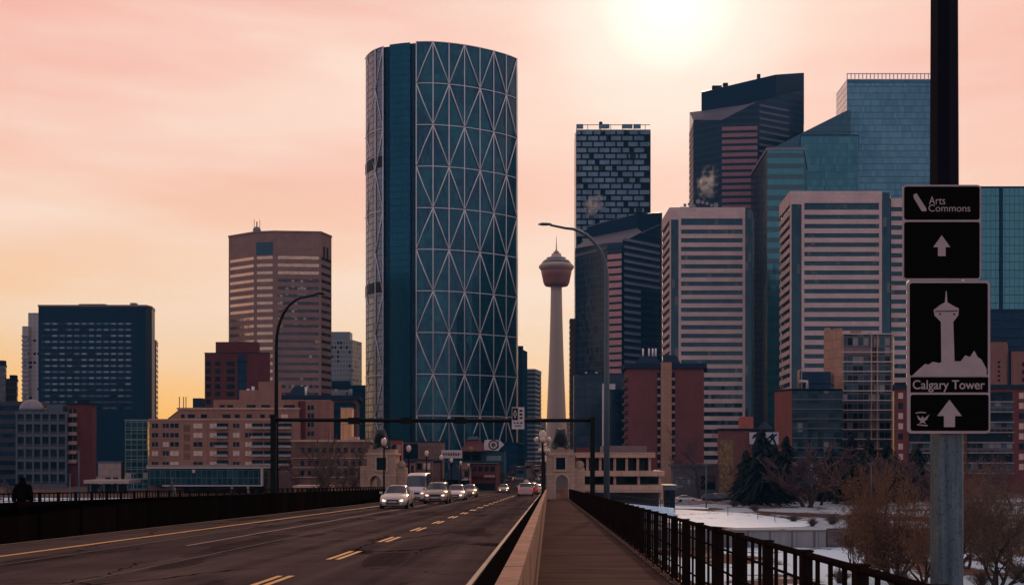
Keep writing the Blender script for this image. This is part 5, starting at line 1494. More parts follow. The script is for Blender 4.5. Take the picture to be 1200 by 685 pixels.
def lion(loc, label, s=1.0):
    j = {'hip': (0, .55, .48, .30, .34), 'mid': (0, 0, .52, .27, .30), 'chest': (0, -.5, .62, .32, .36), 'neck': (0, -.72, .98, .34, .34), 'head': (0, -.95, 1.22, .27, .27), 'muzzle': (0, -1.22, 1.12, .14, .13),
         'le': (-.2, -.86, 1.48, .07), 're': (.2, -.86, 1.48, .07),
         'ls': (-.26, -.55, .42, .15), 'lk': (-.28, -.75, .13, .11), 'lp': (-.28, -1.25, .1, .11), 'rs': (.26, -.55, .42, .15), 'rk': (.28, -.75, .13, .11), 'rp': (.28, -1.25, .1, .11),
         'lh': (-.32, .55, .32, .2), 'lf': (-.36, .1, .12, .11), 'rh': (.32, .55, .32, .2), 'rf': (.36, .1, .12, .11), 't1': (0, .95, .3, .08), 't2': (.3, 1.15, .12, .07)}
    e = [('hip', 'mid'), ('mid', 'chest'), ('chest', 'neck'), ('neck', 'head'), ('head', 'muzzle'), ('head', 'le'), ('head', 're'), ('chest', 'ls'), ('ls', 'lk'), ('lk', 'lp'), ('chest', 'rs'), ('rs', 'rk'), ('rk', 'rp'), ('hip', 'lh'), ('lh', 'lf'), ('hip', 'rh'), ('rh', 'rf'), ('hip', 't1'), ('t1', 't2')]
    t = thing('lion_statue', label, 'statue', loc)
    o = skin('body', j, e, LIONM, t); o.scale = (s * 1.4, s * 1.1, s * .98)
    return t
KST = masonry('kiosk_stone', (.40, .255, .20), .7, .35, .10, .7, .85, .2)
KSTD = masonry('kiosk_trim_stone', (.46, .30, .235), 1.2, .5, .08, .8, .85, .2)
def kiosk(label, cx, y, w, zb, ztop, ox, ow, ohz, dep=3.0, mirror=1):
    """square stone kiosk: arched passage centred at cx+ox, niche window, stepped cornice"""
    t = thing('bridge_kiosk', label, 'kiosk', (cx, y, zb))
    x0, x1 = cx - w / 2, cx + w / 2
    a0, a1 = cx + ox - ow / 2, cx + ox + ow / 2
    spring = ohz - ow / 2
    m_ = MB()
    m_.box(x0, a0, y, y + dep, zb, ohz); m_.box(a1, x1, y, y + dep, zb, ohz)
    n = 10
    for yy, rev in ((y, False), (y + dep, True)):
        for k in range(n):
            b0, b1 = math.pi * (1 - k / n), math.pi * (1 - (k + 1) / n)
            p0 = (cx + ox + ow / 2 * math.cos(b0), spring + ow / 2 * math.sin(b0)); p1 = (cx + ox + ow / 2 * math.cos(b1), spring + ow / 2 * math.sin(b1))
            q = [(p0[0], yy, p0[1]), (p1[0], yy, p1[1]), (p1[0], yy, ohz), (p0[0], yy, ohz)]
            m_.face(q[::-1] if rev else q)
    for k in range(n):
        b0, b1 = math.pi * (1 - k / n), math.pi * (1 - (k + 1) / n)
        p0 = (cx + ox + ow / 2 * math.cos(b0), spring + ow / 2 * math.sin(b0)); p1 = (cx + ox + ow / 2 * math.cos(b1), spring + ow / 2 * math.sin(b1))
        m_.face([(p0[0], y, p0[1]), (p0[0], y + dep, p0[1]), (p1[0], y + dep, p1[1]), (p1[0], y, p1[1])])
    H_ = ztop - zb
    z2 = ztop - H_ * .12
    m_.box(x0 + .004, x1 - .004, y + .004, y + dep - .004, ohz + .001, z2)
    m_.build('wall', KST, t)
    m_ = MB()
    ring_pts = 10
    for k in range(n):
        b0, b1 = math.pi * (1 - k / n), math.pi * (1 - (k + 1) / n)
        r0, r1 = ow / 2 + .01, ow / 2 + .22
        q = [(cx + ox + r * math.cos(b), spring + r * math.sin(b)) for r, b in ((r0, b0), (r1, b0), (r1, b1), (r0, b1))]
        m_.xz(q[::-1], y - .07, y - .002)
    m_.build('arch_trim', KSTD, t)
    MB().box(x0 - .12, x1 + .12, y - .12, y + dep + .12, z2 + .002, z2 + .22).build('cornice', KSTD, t)
    MB().box(x0 + .12, x1 - .12, y + .12, y + dep - .12, z2 + .222, ztop).build('attic', KST, t)
    wz0 = ohz + (z2 - ohz) * .28; wz1 = ohz + (z2 - ohz) * .86
    ww = w * .16
    w_ = MB().box(cx - ww, cx + ww, y - .03, y + .1, wz0, wz1).build('window', WIN, t)
    for sx in (-1, 1): MB().box(cx + sx * (ww + .11) - .1, cx + sx * (ww + .11) + .1, y - .12, y + .09, wz0 - .05, wz1 + .05).build('frame', KSTD, w_)
    MB().box(cx - ww - .28, cx + ww + .28, y - .16, y + .08, wz1 + .052, wz1 + .2).build('lintel', KSTD, w_)
    MB().box(cx - ww - .28, cx + ww + .28, y - .16, y + .08, wz0 - .2, wz0 - .052).build('sill', KSTD, w_)
    MB().box(x0 - .05, x1 + .05, y - .05, y + dep + .05, ohz - .0 + .003, ohz + .12).build('string_course', KSTD, t)
    # lower side bay with a scroll
    sx = x1 if mirror > 0 else x0
    xa, xb = (sx + .002, sx + .95) if mirror > 0 else (sx - .95, sx - .002)
    MB().box(xa, xb, y + .5, y + dep - .4, zb, zb + H_ * .62).build('side_bay', KST, t)
    m_ = MB(); m_.lathe([(.05, 0), (.42, .0), (.42, .5), (.05, .5)], 0, 0, 14); m_.v = [((xa + xb) / 2 + v[0], y + .48 + v[2], zb + H_ * .62 + .3 + v[1]) for v in m_.v]; m_.build('scroll', KSTD, t)
    return t
Yk_ = 110
zb_ = zwalk(Yk_) + .004
kiosk('stone kiosk with an arched passage where the near sidewalk ends', X(657, Yk_), Yk_, X(674, Yk_) - X(640.5, Yk_), zb_, Z(526, Yk_), X(658.5, Yk_) - X(657, Yk_), 1.12, Z(556, Yk_))
lion((X(657, Yk_), Yk_ + 1.3, Z(526, Yk_) + .01), 'dark bronze lion lying on the kiosk at the sidewalk end', 1.35)
Yk2 = 122
kiosk('stone kiosk with an arched doorway across the road behind the silver sedan', X(447, Yk2), Yk2, X(464, Yk2) - X(430, Yk2), zwalk(Yk2) + .004, Z(526, Yk2), X(440, Yk2) - X(447, Yk2), 1.15, Z(557, Yk2), 3, 1)
MB().box(X(421, Yk2), X(429.8, Yk2), Yk2 + .6, Yk2 + 2.6, zwalk(Yk2) + .004, Z(546, Yk2)).build('side_bay', KST, [o for o in C.objects if o.name.startswith('bridge_kiosk')][-1])
lion((X(446, Yk2), Yk2 + 1.3, Z(526, Yk2) + .01), 'dark bronze lion lying on the kiosk across the road', 1.45)
t = thing('parapet_end', 'pale slatted gate panel standing inside the kiosk archway', 'gate', (X(664, 113.4), 113.4, zwalk(113.4)))
m_ = MB()
for k in range(7): m_.box(X(657, 113.4) + k * .11, X(657, 113.4) + k * .11 + .07, 113.5, 113.56, zwalk(113), zwalk(113) + 1.0)
m_.build('slats', KSTD, t); MB().box(X(656.5, 113.4), X(667, 113.4), 113.44, 113.49, zwalk(113) + .85, zwalk(113) + .95).build('rail', KSTD, t)

# ------------------------------------------------------------------ bridge lamps, street lamps, gantry
GLOBE = plain('frosted_globe', (.62, .46, .40), .35, var=.08, scale=2)
WARM = plain('lit_globe', (.8, .6, .4), .4, var=.02, scale=2, emit=((1.0, .62, .30), 1.3))
def bridge_lamp(label, loc, H_, n, mat):
    t = thing('bridge_lamp', label, 'street lamp', (0, 0, 0), 'ornamental lamps along the bridge')
    MB().lathe([(.2, 0), (.2, .35), (.13, .5), (.09, .9), (.07, H_ - .9), (.1, H_ - .85)], 0, 0, 10).build('post', M['black_steel'], t)
    if n > 1:
        for k in range(n - 1):
            a = 2 * math.pi * k / (n - 1)
            x, y = .42 * math.cos(a), .42 * math.sin(a)
            MB().tube([(0, 0, H_ - 1.2), (x * .7, y * .7, H_ - 1.15), (x, y, H_ - .95)], .03, 5).build('arm', M['black_steel'], t)
            MB().lathe([(.03, H_ - .95), (.15, H_ - .88), (.19, H_ - .76), (.15, H_ - .62), (.03, H_ - .56)], x, y, 12).build('globe', mat, t)
    MB().lathe([(.05, H_ - .85), (.2, H_ - .72), (.27, H_ - .45), (.22, H_ - .2), (.05, H_ - .08)], 0, 0, 14).build('globe', mat, t)
    MB().lathe([(.06, H_ - .08), (.02, H_ + .08)], 0, 0, 8).build('finial', M['black_steel'], t)
    t.location = loc
    return t
r5 = random.Random(2)
LP = [(450, 104), (479, 124), (500, 144), (517, 166), (529, 188), (540, 212), (549, 236)]
names = ['black post lamp with one pale globe, in front of the west kiosk', 'black globe lamp just left of the white van', 'black globe lamp rising behind the white van', 'black globe lamp above the silver car roof', 'black globe lamp rising before the blue marquee', 'small distant globe lamp beside the white shopfront', 'smallest distant globe lamp before the maroon shop']
L0 = None
for (p_, Y_), nm in zip(LP, names):
    loc = (X(p_, Y_), Y_, zwalk(Y_))
    if L0 is None: L0 = bridge_lamp(nm, loc, 5.7, 1, GLOBE)
    else: dup(L0, loc, 0, nm)
Lr = bridge_lamp('five-globe black lamp on the near parapet before the stone kiosk', (-.42, 80, zroad(80) + .05), 5.35, 5, GLOBE)
dup(Lr, (-.42, 106, zroad(106) + .05), .4, 'second five-globe lamp just behind the first on the near parapet')
dup(Lr, (-.5, 150, zroad(150)), .2, 'farthest five-globe lamp left of the sidewalk kiosk')

def street_lamp(label, x, y, zb, ztop, armx, r0, mat, bend):
    t = thing('street_lamp', label, 'street lamp', (x, y, zb))
    H_ = ztop - zb
    s = 1 if armx > 0 else -1
    pts = [(x, y, zb), (x, y, zb + H_ * .5), (x, y, ztop - bend)]
    n = 9; Lx = abs(armx)
    for k in range(1, n + 1):
        a = math.pi / 2 * k / n
        pts.append((x + s * Lx * .62 * (1 - math.cos(a)), y, ztop - bend + bend * .93 * math.sin(a)))
    pts.append((x + armx * .85, y, ztop - bend * .01))
    rad = [r0, r0 * .85] + [r0 * (.72 - .035 * k) for k in range(len(pts) - 2)]
    MB().tube(pts, rad, 12).build('pole', mat, t)
    MB().lathe([(r0 * 2.0, zb), (r0 * 2.0, zb + .25), (r0 * 1.3, zb + .32)], x, y, 12).build('base', mat, t)
    e = Vector((x + armx * .85, y, ztop)); 
    m_ = MB()
    rings = []
    for f, w, h in ((0, .07, .06), (.25, .16, .09), (.7, .17, .10), (1.0, .06, .04)):
        cx_ = x + armx * (.83 + .2 * f); rings.append([(cx_, y - w, ztop), (cx_, y, ztop + h), (cx_, y + w, ztop), (cx_, y, ztop - h * .6)])
    m_.loft(rings); m_.build('lamp_head', mat, t)
    return t
street_lamp('tall blue grey curved lamp post with its arm over the near sidewalk', X(711, 57), 57, zwalk(57), Z(263, 57), X(633, 57) - X(711, 57), .155, M['galv'], 2.6)
street_lamp('tall dark curved lamp post rising from the left gantry column', X(322.5, 72), 72.3, zwalk(72), Z(343, 72), X(379, 72) - X(322.5, 72), .15, M['black_steel'], 3.2)
# lane control gantry
Yq = 72
t = thing('gantry', 'black overhead gantry spanning the road with lane signals', 'gantry', (X(510, Yq), Yq, zroad(Yq)))
zB_ = Z(492.5, Yq)
xl, xr = X(327, Yq), X(694.5, Yq)
MB().tube([(xl - .4, Yq, zB_ + .05), ((xl + xr) / 2, Yq, zB_ + .0), (xr, Yq, zB_ + .02)], [.12, .13, .12], 10).build('beam', M['black_steel'], t)
MB().box(xr - .16, xr + .14, Yq - .15, Yq + .15, zwalk(Yq), zB_ + .22).build('column', M['black_steel'], t)
MB().box(xl - .5, xl - .16, Yq - .16, Yq + .16, zwalk(Yq), zB_ + .35).build('column', M['black_steel'], t)
for c in (415.5, 477, 540):
    b_ = MB().box(X(c - 7, Yq), X(c + 7, Yq), Yq - .25, Yq + .2, Z(496.5, Yq), Z(489, Yq)).build('lane_signal', M['black_steel'], t)
    MB().box(X(c - 5.5, Yq), X(c - .8, Yq), Yq - .36, Yq - .255, Z(490.3, Yq), Z(489.6, Yq)).build('visor', M['black_steel'], b_)
# sign panel on the gantry with a black diamond-lane panel and white panel
pn = MB().box(X(600, Yq), X(614.5, Yq), Yq - .32, Yq - .2, Z(502.5, Yq), Z(477, Yq)).build('sign_panel', WHITEP, t, 'white lane sign with a black diamond panel')
MB().box(X(600.6, Yq), X(607, Yq), Yq - .345, Yq - .322, Z(492, Yq), Z(478, Yq)).build('black_panel', M['black_steel'], pn)
cxd, czd = X(603.8, Yq), Z(485, Yq)
m_ = MB()
o_ = [(0, .30), (.11, 0), (0, -.30), (-.11, 0)]; i_ = [(0, .19), (.06, 0), (0, -.19), (-.06, 0)]
for k in range(4):
    k2 = (k + 1) % 4
    q = [o_[k], o_[k2], i_[k2], i_[k]]
    m_.face([(cxd + p[0], Yq - .36, czd + p[1]) for p in q])
m_.build('diamond', WHITEP, pn)
m_ = MB()
for a, b, y0, y1 in ((609, 612.5, 480, 482.3), (609, 612.5, 484.3, 486.5), (609, 612.5, 488.5, 490.6), (602, 604, 494.5, 496), (605.5, 608, 494.5, 496), (609.5, 612.5, 494.5, 496), (603, 611, 498.2, 499.2)):
    m_.box(X(a, Yq), X(b, Yq), Yq - .335, Yq - .322, Z(y1, Yq), Z(y0, Yq))
m_.build('characters', M['black_steel'], pn)

# ------------------------------------------------------------------ big sign pole in the foreground
Ys = 9.5
t = thing('sign_post', 'thick octagonal grey lamp pole carrying two black direction signs', 'sign', (X(1110, Ys), Ys, 6.9))
def octa(mb, prof):
    mb.lathe(prof, 0, 0, 8); return mb
xp = X(1110.5, Ys)
m_ = MB(); m_.lathe([(19.6 / F * Ys, 6.7), (19.4 / F * Ys, Z(510, Ys)), (17.6 / F * Ys, Z(240, Ys))], xp, Ys + .02, 8)
m_.sm = [False] * len(m_.sm)
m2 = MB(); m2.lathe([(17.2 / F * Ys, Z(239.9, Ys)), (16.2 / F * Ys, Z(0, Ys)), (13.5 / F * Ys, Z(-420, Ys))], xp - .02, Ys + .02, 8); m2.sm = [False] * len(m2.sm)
m2.build('upper_pole', plain('silhouette_dark_pole', (.003, .004, .012), .6, var=.3, scale=2, spec=.08), t, 'upper pole with its silhouette darkness in the colour')  # backlit silhouette put into a near-black colour on the upper pole
def pole_mat():
    m, g, b = new_mat('streaked_galvanised_pole')
    co = g.n('ShaderNodeTexCoord').outputs['Object']
    x, y, z = g.sep(co)
    st = g.noise(g.comb(g.m('MULTIPLY', x, 22.0), g.m('MULTIPLY', y, 22.0), g.m('MULTIPLY', z, 1.3)), 1.0, 5, .65)
    sp = g.noise(co, 34, 4, .7); bl = g.noise(co, 4, 4)
    c = g.ramp(st, [(.3, (.045, .075, .105)), (.5, (.085, .125, .16)), (.68, (.14, .185, .215))])
    c = g.mix(g.ramp(sp, [(.54, 0.0), (.62, .7)]), c, (.025, .04, .06))
    c = g.mix(g.ramp(bl, [(.6, 0.0), (.7, .35)]), c, (.26, .25, .24))
    g.put(b.inputs['Base Color'], c); b.inputs['Metallic'].default_value = .35
    g.put(b.inputs['Roughness'], g.m('ADD', .42, g.m('MULTIPLY', sp, .3)))
    return m
m_.build('pole', pole_mat(), t)
MB().lathe([(.30, 6.2), (.30, 6.72), (.2, 6.74)], xp, Ys + .02, 8).build('base', M['deck'], t)
SBLK = plain('sign_black', (.003, .0025, .003), .6, var=.25, scale=6, spec=.04)
SWHT = plain('sign_reflective_grey', (.43, .32, .335), .55, var=.14, scale=7)
def rrect(x0, x1, z0, z1, r, n=5):
    o = []
    for cx_, cz_, a0 in ((x1 - r, z0 + r, -90), (x1 - r, z1 - r, 0), (x0 + r, z1 - r, 90), (x0 + r, z0 + r, 180)):
        for k in range(n + 1):
            a = R(a0 + 90 * k / n); o.append((cx_ + r * math.cos(a), cz_ + r * math.sin(a)))
    return o
yf = Ys - .17
def sgn(px0, px1, py0, py1, label):
    x0, x1, z0, z1 = X(px0, yf), X(px1, yf), Z(py1, yf), Z(py0, yf)
    p = MB().xz(rrect(x0, x1, z0, z1, .035), yf, yf + .006).build('sign_panel', SWHT, t, label)
    return p
def flat(name, pts, mat, par, d):
    MB().xz([(X(a, yf), Z(b, yf)) for a, b in pts], yf - d, yf - .0005).build(name, mat, par)
def face_panel(par, px0, px1, py0, py1, rr=.022):
    MB().xz(rrect(X(px0, yf), X(px1, yf), Z(py1, yf), Z(py0, yf), rr), yf - .0012, yf - .0002).build('black_field', SBLK, par)
def text(par, s, px0, px1, pybase, d=.0035, bold=True, hpx=None):
    cu = bpy.data.curves.new('lettering', 'FONT'); cu.body = s; cu.extrude = 0; cu.offset = .012 if bold else .0
    ob = bpy.data.objects.new('lettering', cu); C.objects.link(ob)
    dg = bpy.context.evaluated_depsgraph_get()
    me = bpy.data.meshes.new_from_object(ob.evaluated_get(dg))
    bpy.data.objects.remove(ob)
    xs = [v.co.x for v in me.vertices]; ys = [v.co.y for v in me.vertices]
    w = max(xs) - min(xs); k = (X(px1, yf) - X(px0, yf)) / w
    ky = k if hpx is None else (hpx / F * yf) / (max(v for v in ys))
    gp_ = par
    o = [0, 0, 0]; q = par
    while q is not None: o = [o[i] + q.location[i] for i in range(3)]; q = q.parent
    x00 = min(xs)
    for v in me.vertices:
        a, b = v.co.x, v.co.y
        v.co = (X(px0, yf) + (a - x00) * k - o[0], yf - d - o[1], Z(pybase, yf) + b * ky - o[2])
    me.materials.clear(); me.materials.append(SWHT)
    ob = bpy.data.objects.new('lettering', me); C.objects.link(ob); ob.parent = par
    return ob
s1 = sgn(1057.5, 1150, 216.5, 328, 'upper sign reading Arts Commons with an arrow')
face_panel(s1, 1059.5, 1148, 218.5, 257.5, .02); face_panel(s1, 1059.5, 1148, 260, 326, .02)
flat('logo_slash', [(1070.5, 228), (1074, 226.5), (1085.5, 244.5), (1085.5, 247.5), (1080, 247.5), (1070.5, 231.5)][::-1], SWHT, s1, .003)
text(s1, 'Arts', 1088.5, 1107.5, 239.5, hpx=9.2, bold=False); text(s1, 'Commons', 1088, 1137, 247.8, hpx=8.0, bold=False)
flat('arrow', [(1103.5, 275.5), (1093.5, 289.5), (1099, 289.5), (1099, 300), (1108, 300), (1108, 289.5), (1113.5, 289.5)], SWHT, s1, .003)
s2 = sgn(1063, 1160.5, 328.6, 507.5, 'lower sign reading Calgary Tower with a tower picture and an arrow')
face_panel(s2, 1066, 1157.5, 331.5, 440, .02); face_panel(s2, 1067, 1158, 441.5, 459.5, .004); face_panel(s2, 1067, 1158.5, 462, 504.5, .02)
text(s2, 'Calgary Tower', 1069.5, 1154, 455.5, hpx=10.5)
hill = [(1068, 440.6), (1156, 440.6), (1156, 432), (1150, 421), (1145.5, 418), (1141.5, 410.5), (1136.5, 418), (1131, 416), (1126, 423), (1118.5, 423), (1117, 377), (1123, 369), (1123.5, 361), (1121, 360), (1116, 357.5), (1110, 354), (1109.2, 341), (1108.2, 341), (1107.2, 354), (1101, 357.5), (1096, 361.5), (1094, 362.5), (1095, 369.5), (1102.5, 377), (1103, 424), (1100, 425), (1093, 423.5), (1088, 427), (1084, 426), (1076, 433)]
flat('tower_picture', hill, SWHT, s2, .003)
flat('tower_line', [(1096, 364.2), (1122, 363.6), (1122, 364.6), (1096, 365.2)][::-1], SBLK, s2, .0042)
for a in (1100.5, 1117): flat('tower_dot', [(a, 367), (a + 2, 367), (a + 2, 369), (a, 369)][::-1], SBLK, s2, .0042)
flat('arrow', [(1112.5, 468), (1098, 487), (1106, 487), (1106, 500), (1119, 500), (1119, 487), (1127, 487)], SWHT, s2, .003)
flat('emblem', [(1074.5, 486), (1079, 490), (1081, 487), (1083, 490), (1089, 485), (1086, 491.5), (1083, 493), (1085, 496), (1081, 494.6), (1077, 496), (1079, 493), (1076, 491)][::-1], SWHT, s2, .003)
flat('emblem_base', [(1074.5, 496.5), (1087, 497.5), (1086.5, 499), (1075, 497.8)][::-1], SWHT, s2, .003)
flat('emblem_top', [(1073, 483), (1079, 482), (1085, 482.6), (1085, 483.8), (1079, 483.3), (1073, 484.2)][::-1], SWHT, s2, .003)
for yy in (233, 311, 350, 486): 
    MB().tube([(xp - .16, yf + .012, Z(yy, Ys)), (xp + .16, yf + .012, Z(yy, Ys))], .008, 6).build('bracket', M['galv'], t)

# thin poles along the river street
def thin_pole(label, px, Y, zb, top, r, arm=0):
    t = thing('light_pole', label, 'lamp post', (X(px, Y), Y, zb))
    MB().tube([(X(px, Y), Y, zb), (X(px, Y), Y, Z(top, Y))], [r, r * .7], 7).build('pole', M['galv'], t)
    MB().box(X(px, Y) - .5 - arm, X(px, Y) + .5, Y - .12, Y + .12, Z(top, Y) + .003, Z(top, Y) + .14).build('lamp_head', M['galv'], t)
thin_pole('thin grey light pole standing at the edge of the snowy lawn', 827.5, 215, 0, 545, .14)
thin_pole('thin pole among the spruces right of the snowy lawn', 1021, 190, 0, 543, .12)
thin_pole('thin grey lamp pole before the pink balcony block on the left bank', 92.5, 240, 0, 528, .16, .4)
thin_pole('short thin pole left of the taller lamp pole on the left bank', 82, 250, 0, 556, .14)
thin_pole('short thin pole in front of the green glass building', 156.5, 260, 0, 555, .14)
thin_pole('short thin pole before the glass podium', 202, 260, 0, 560, .14)

# ------------------------------------------------------------------ vehicles
TYRE = plain('tyre_rubber', (.015, .014, .015), .85, scale=3)
RIM = plain('alloy_rim', (.22, .20, .20), .4, .6, scale=3)
CGLASS = plain('car_glass', (.05, .055, .075), .06, .3, var=.1, scale=1, spec=.8)
HLIGHT = plain('headlight_on', (.9, .7, .5), .3, var=.02, emit=((1.0, .62, .38), 2.2))
TAIL = plain('tail_light', (.30, .02, .02), .3, emit=((1.0, .05, .03), .35))
PLATE = plain('number_plate', (.45, .40, .42), .5)
BUMP = plain('bumper_plastic', (.02, .018, .02), .6)
def car(label, stations, paint, wb, cabin, wr=.32, lights=True, group='cars on the road'):
    """lofted body; stations (y, w, zb, belt, ztop, wt); cabin = (windscreen, roof front, roof rear, tail) station indices"""
    t = thing('car', label, 'car', (0, 0, 0), group)
    rows = []
    for y, w, zb, be, zt, wt in stations:
        h = [(0, zb), (w * .80, zb), (w * .97, zb + .12), (w, zb + (be - zb) * .55), (w * .985, be - .03), (w * .95, be), (wt, zt - .06), (wt * .86, zt - .005), (wt * .4, zt + .02), (0, zt + .022)]
        rows.append([(x, y, z) for x, z in h] + [(-x, y, z) for x, z in reversed(h[1:-1])])
    n = len(rows[0]); body, gl = MB(), {}
    c0, c1, c2, c3 = cabin
    def part(i, k):
        kk = k if k <= 9 else n - k
        band = min(k, n - 1 - k)
        if band in (6, 7, 8) and c0 <= i < c1: return 'windscreen'
        if band in (6, 7, 8) and c2 <= i < c3: return 'rear_window'
        if band == 5 and c0 <= i < c3: return 'side_window' + ('' if k <= 9 else '_')
        return None
    for r in rows: body.v += r
    for i in range(len(rows) - 1):
        for k in range(n):
            a = i * n + k; b = i * n + (k + 1) % n
            f = (a, a + n, b + n, b)
            pn = part(i, k)
            if pn:
                m_ = gl.setdefault(pn, MB()); m_.face([body.v[q] for q in f], smooth=True)
            body.f.append(f); body.sm.append(True); body.uv += [(0, 0)] * 4
    body.f.append(tuple(range(n))); body.sm.append(False); body.uv += [(0, 0)] * n
    e = (len(rows) - 1) * n; body.f.append(tuple(e + k for k in reversed(range(n)))); body.sm.append(False); body.uv += [(0, 0)] * n
    body.build('body', paint, t)
    for pn, m_ in gl.items():
        vs = []
        for f in m_.f:
            p = [Vector(m_.v[q]) for q in f]; nn = (p[1] - p[0]).cross(p[2] - p[0])
            if nn.length < 1e-9: nn = Vector((0, 0, 1))
            nn.normalize(); c = sum(p, Vector()) / 4
            if nn.dot(c - Vector((0, c.y, .8))) < 0: nn = -nn
            for q in f: vs.append((q, tuple(Vector(m_.v[q]) + nn * .012)))
        for q, v in vs: m_.v[q] = v
        m_.build(pn.rstrip('_'), CGLASS, t)
    yf_ = stations[0][0]; yb_ = stations[-1][0]; W_ = max(s[1] for s in stations)
    for wy in (yf_ + (-yf_ * 2 - wb) / 2, yf_ + (-yf_ * 2 - wb) / 2 + wb):
        for sx in (-1, 1):
            m_ = MB(); m_.lathe([(wr * .62, -.11), (wr * .95, -.11), (wr, -.06), (wr, .06), (wr * .95, .11), (wr * .62, .11)], 0, 0, 18)
            m_.v = [(sx * (W_ - .09) + v[2], wy + v[0], wr + v[1]) for v in m_.v]
            w_ = m_.build('wheel', TYRE, t)
            m_ = MB(); m_.lathe([(.03, .10), (wr * .5, .10), (wr * .61, .06), (wr * .61, -.06), (wr * .5, -.10), (.03, -.10)], 0, 0, 14)
            m_.v = [(sx * (W_ - .09) + v[2], wy + v[0], wr + v[1]) for v in m_.v]
            m_.build('rim', RIM, w_)
    s0, s1 = stations[0], stations[1]
    hz = s0[2] + (s0[4] - s0[2]) * .78
    for sx in (-1, 1):
        m_ = MB(); m_.lathe([(.02, 0), (.08, .03), (.115, .10)], 0, 0, 12)
        m_.v = [(sx * s0[1] * .80 + v[0] * 1.5, yf_ - .035 + v[2], hz + v[1] * .75) for v in m_.v]
        m_.build('headlight', HLIGHT if lights else GLASSRAIL, t)
        m_ = MB().box(sx * s1[1] * .82 - .16, sx * s1[1] * .82 + .16, yb_ - .12, yb_ + .03, stations[-1][3] - .16, stations[-1][3] + .06); m_.build('tail_light', TAIL, t)
        zm = stations[c0][3] + .1
        m_ = MB(); m_.loft([[(sx * (W_ + .02), stations[c0][0] + .35, zm - .07), (sx * (W_ + .19), stations[c0][0] + .38, zm - .06), (sx * (W_ + .19), stations[c0][0] + .38, zm + .07), (sx * (W_ + .02), stations[c0][0] + .35, zm + .08)], [(sx * (W_ + .0), stations[c0][0] + .5, zm - .05), (sx * (W_ + .17), stations[c0][0] + .5, zm - .04), (sx * (W_ + .17), stations[c0][0] + .5, zm + .05), (sx * (W_ + .0), stations[c0][0] + .5, zm + .06)]], True, False)
        m_.build('mirror', paint, t)
    MB().box(-s0[1] * .62, s0[1] * .62, yf_ - .03, yf_ + .1, s0[2] + .03, s0[2] + .14).build('lower_grille', BUMP, t)
    MB().box(-s0[1] * .5, s0[1] * .5, yf_ - .025, yf_ + .1, hz - .09, hz + .06).build('grille', BUMP, t)
    MB().box(-.26, .26, yf_ - .045, yf_ - .03, s0[2] + .13, s0[2] + .25).build('number_plate', PLATE, t)
    MB().box(-.26, .26, yb_ + .005, yb_ + .03, stations[-1][2] + .25, stations[-1][2] + .37).build('number_plate', PLATE, t)
    MB().box(-W_ * .82, W_ * .82, yf_ + .4, yb_ - .4, .16, stations[3][2] + .02).build('underbody', BUMP, t)
    return t
SED = [(-2.25, .70, .30, .60, .64, .58), (-2.12, .83, .22, .68, .74, .70), (-1.45, .89, .2, .84, .89, .76), (-.98, .90, .2, .93, .99, .74), (-.15, .90, .2, .96, 1.44, .60), (.55, .90, .2, .97, 1.48, .61), (1.15, .90, .2, .98, 1.40, .59), (1.75, .89, .22, .98, 1.08, .68), (2.15, .85, .26, .93, 1.0, .66), (2.28, .76, .34, .74, .92, .6)]
SUV = [(-2.3, .78, .36, .76, .84, .66), (-2.16, .88, .27, .86, .95, .76), (-1.5, .93, .25, 1.0, 1.08, .80), (-1.1, .94, .25, 1.08, 1.15, .78), (-.4, .94, .25, 1.10, 1.64, .66), (.5, .94, .25, 1.11, 1.70, .68), (1.6, .94, .25, 1.12, 1.66, .66), (2.1, .92, .27, 1.10, 1.2, .74), (2.3, .84, .36, .9, 1.1, .7)]
VAN = [(-2.75, .82, .36, .84, .96, .72), (-2.6, .94, .28, .98, 1.10, .82), (-2.15, .98, .26, 1.14, 1.26, .86), (-1.9, .99, .26, 1.22, 1.36, .86), (-1.2, 1.0, .26, 1.26, 2.30, .80), (-.2, 1.0, .26, 1.28, 2.52, .84), (1.5, 1.0, .26, 1.28, 2.54, .84), (2.55, 1.0, .26, 1.28, 2.52, .84), (2.8, .98, .3, 1.28, 2.40, .82)]
def paint(name, col, metal=.1): return plain(name, col, .28, metal, var=.05, scale=1, spec=.6)
P_SIL = paint('silver_paint', (.60, .50, .49), .2); P_WHT = paint('white_paint', (.62, .54, .54)); P_GRY = paint('pewter_paint', (.36, .28, .26), .3); P_RED = paint('red_paint', (.28, .05, .05)); P_DRK = paint('charcoal_paint', (.035, .04, .05)); P_BLU = paint('navy_paint', (.02, .04, .08)); P_TAN = paint('champagne_paint', (.38, .29, .22), .3)
def place(o, px, Y, rz=0, z=None):
    o.location = (X(px, Y), Y, zroad(Y) + .006 if z is None else z); o.rotation_euler = (0, 0, rz); return o
sedan = place(car('silver sedan with headlights on, nearest car on the bridge', SED, P_SIL, 2.65, (3, 4, 6, 7)), 465.5, 76)
van = car('white high-roofed van following left behind the silver sedan', VAN, P_WHT, 3.4, (3, 4, 99, 99), .36, True); van.name = 'van'; van['category'] = 'van'; place(van, 490, 103)
place(car('pewter suv with headlights on in the lane beside the white van', SUV, P_GRY, 2.7, (3, 4, 6, 7), .36), 513, 93)
place(car('white hatchback with headlights on behind the pewter suv', SED, P_WHT, 2.65, (3, 4, 6, 7)), 535, 110)
place(car('champagne car farther back behind the white hatchback', SED, P_TAN, 2.65, (3, 4, 6, 7)), 550.5, 138)
far = place(car('small pale oncoming car far down the road on its own', SED, P_TAN, 2.65, (3, 4, 6, 7)), 590.5, 196)
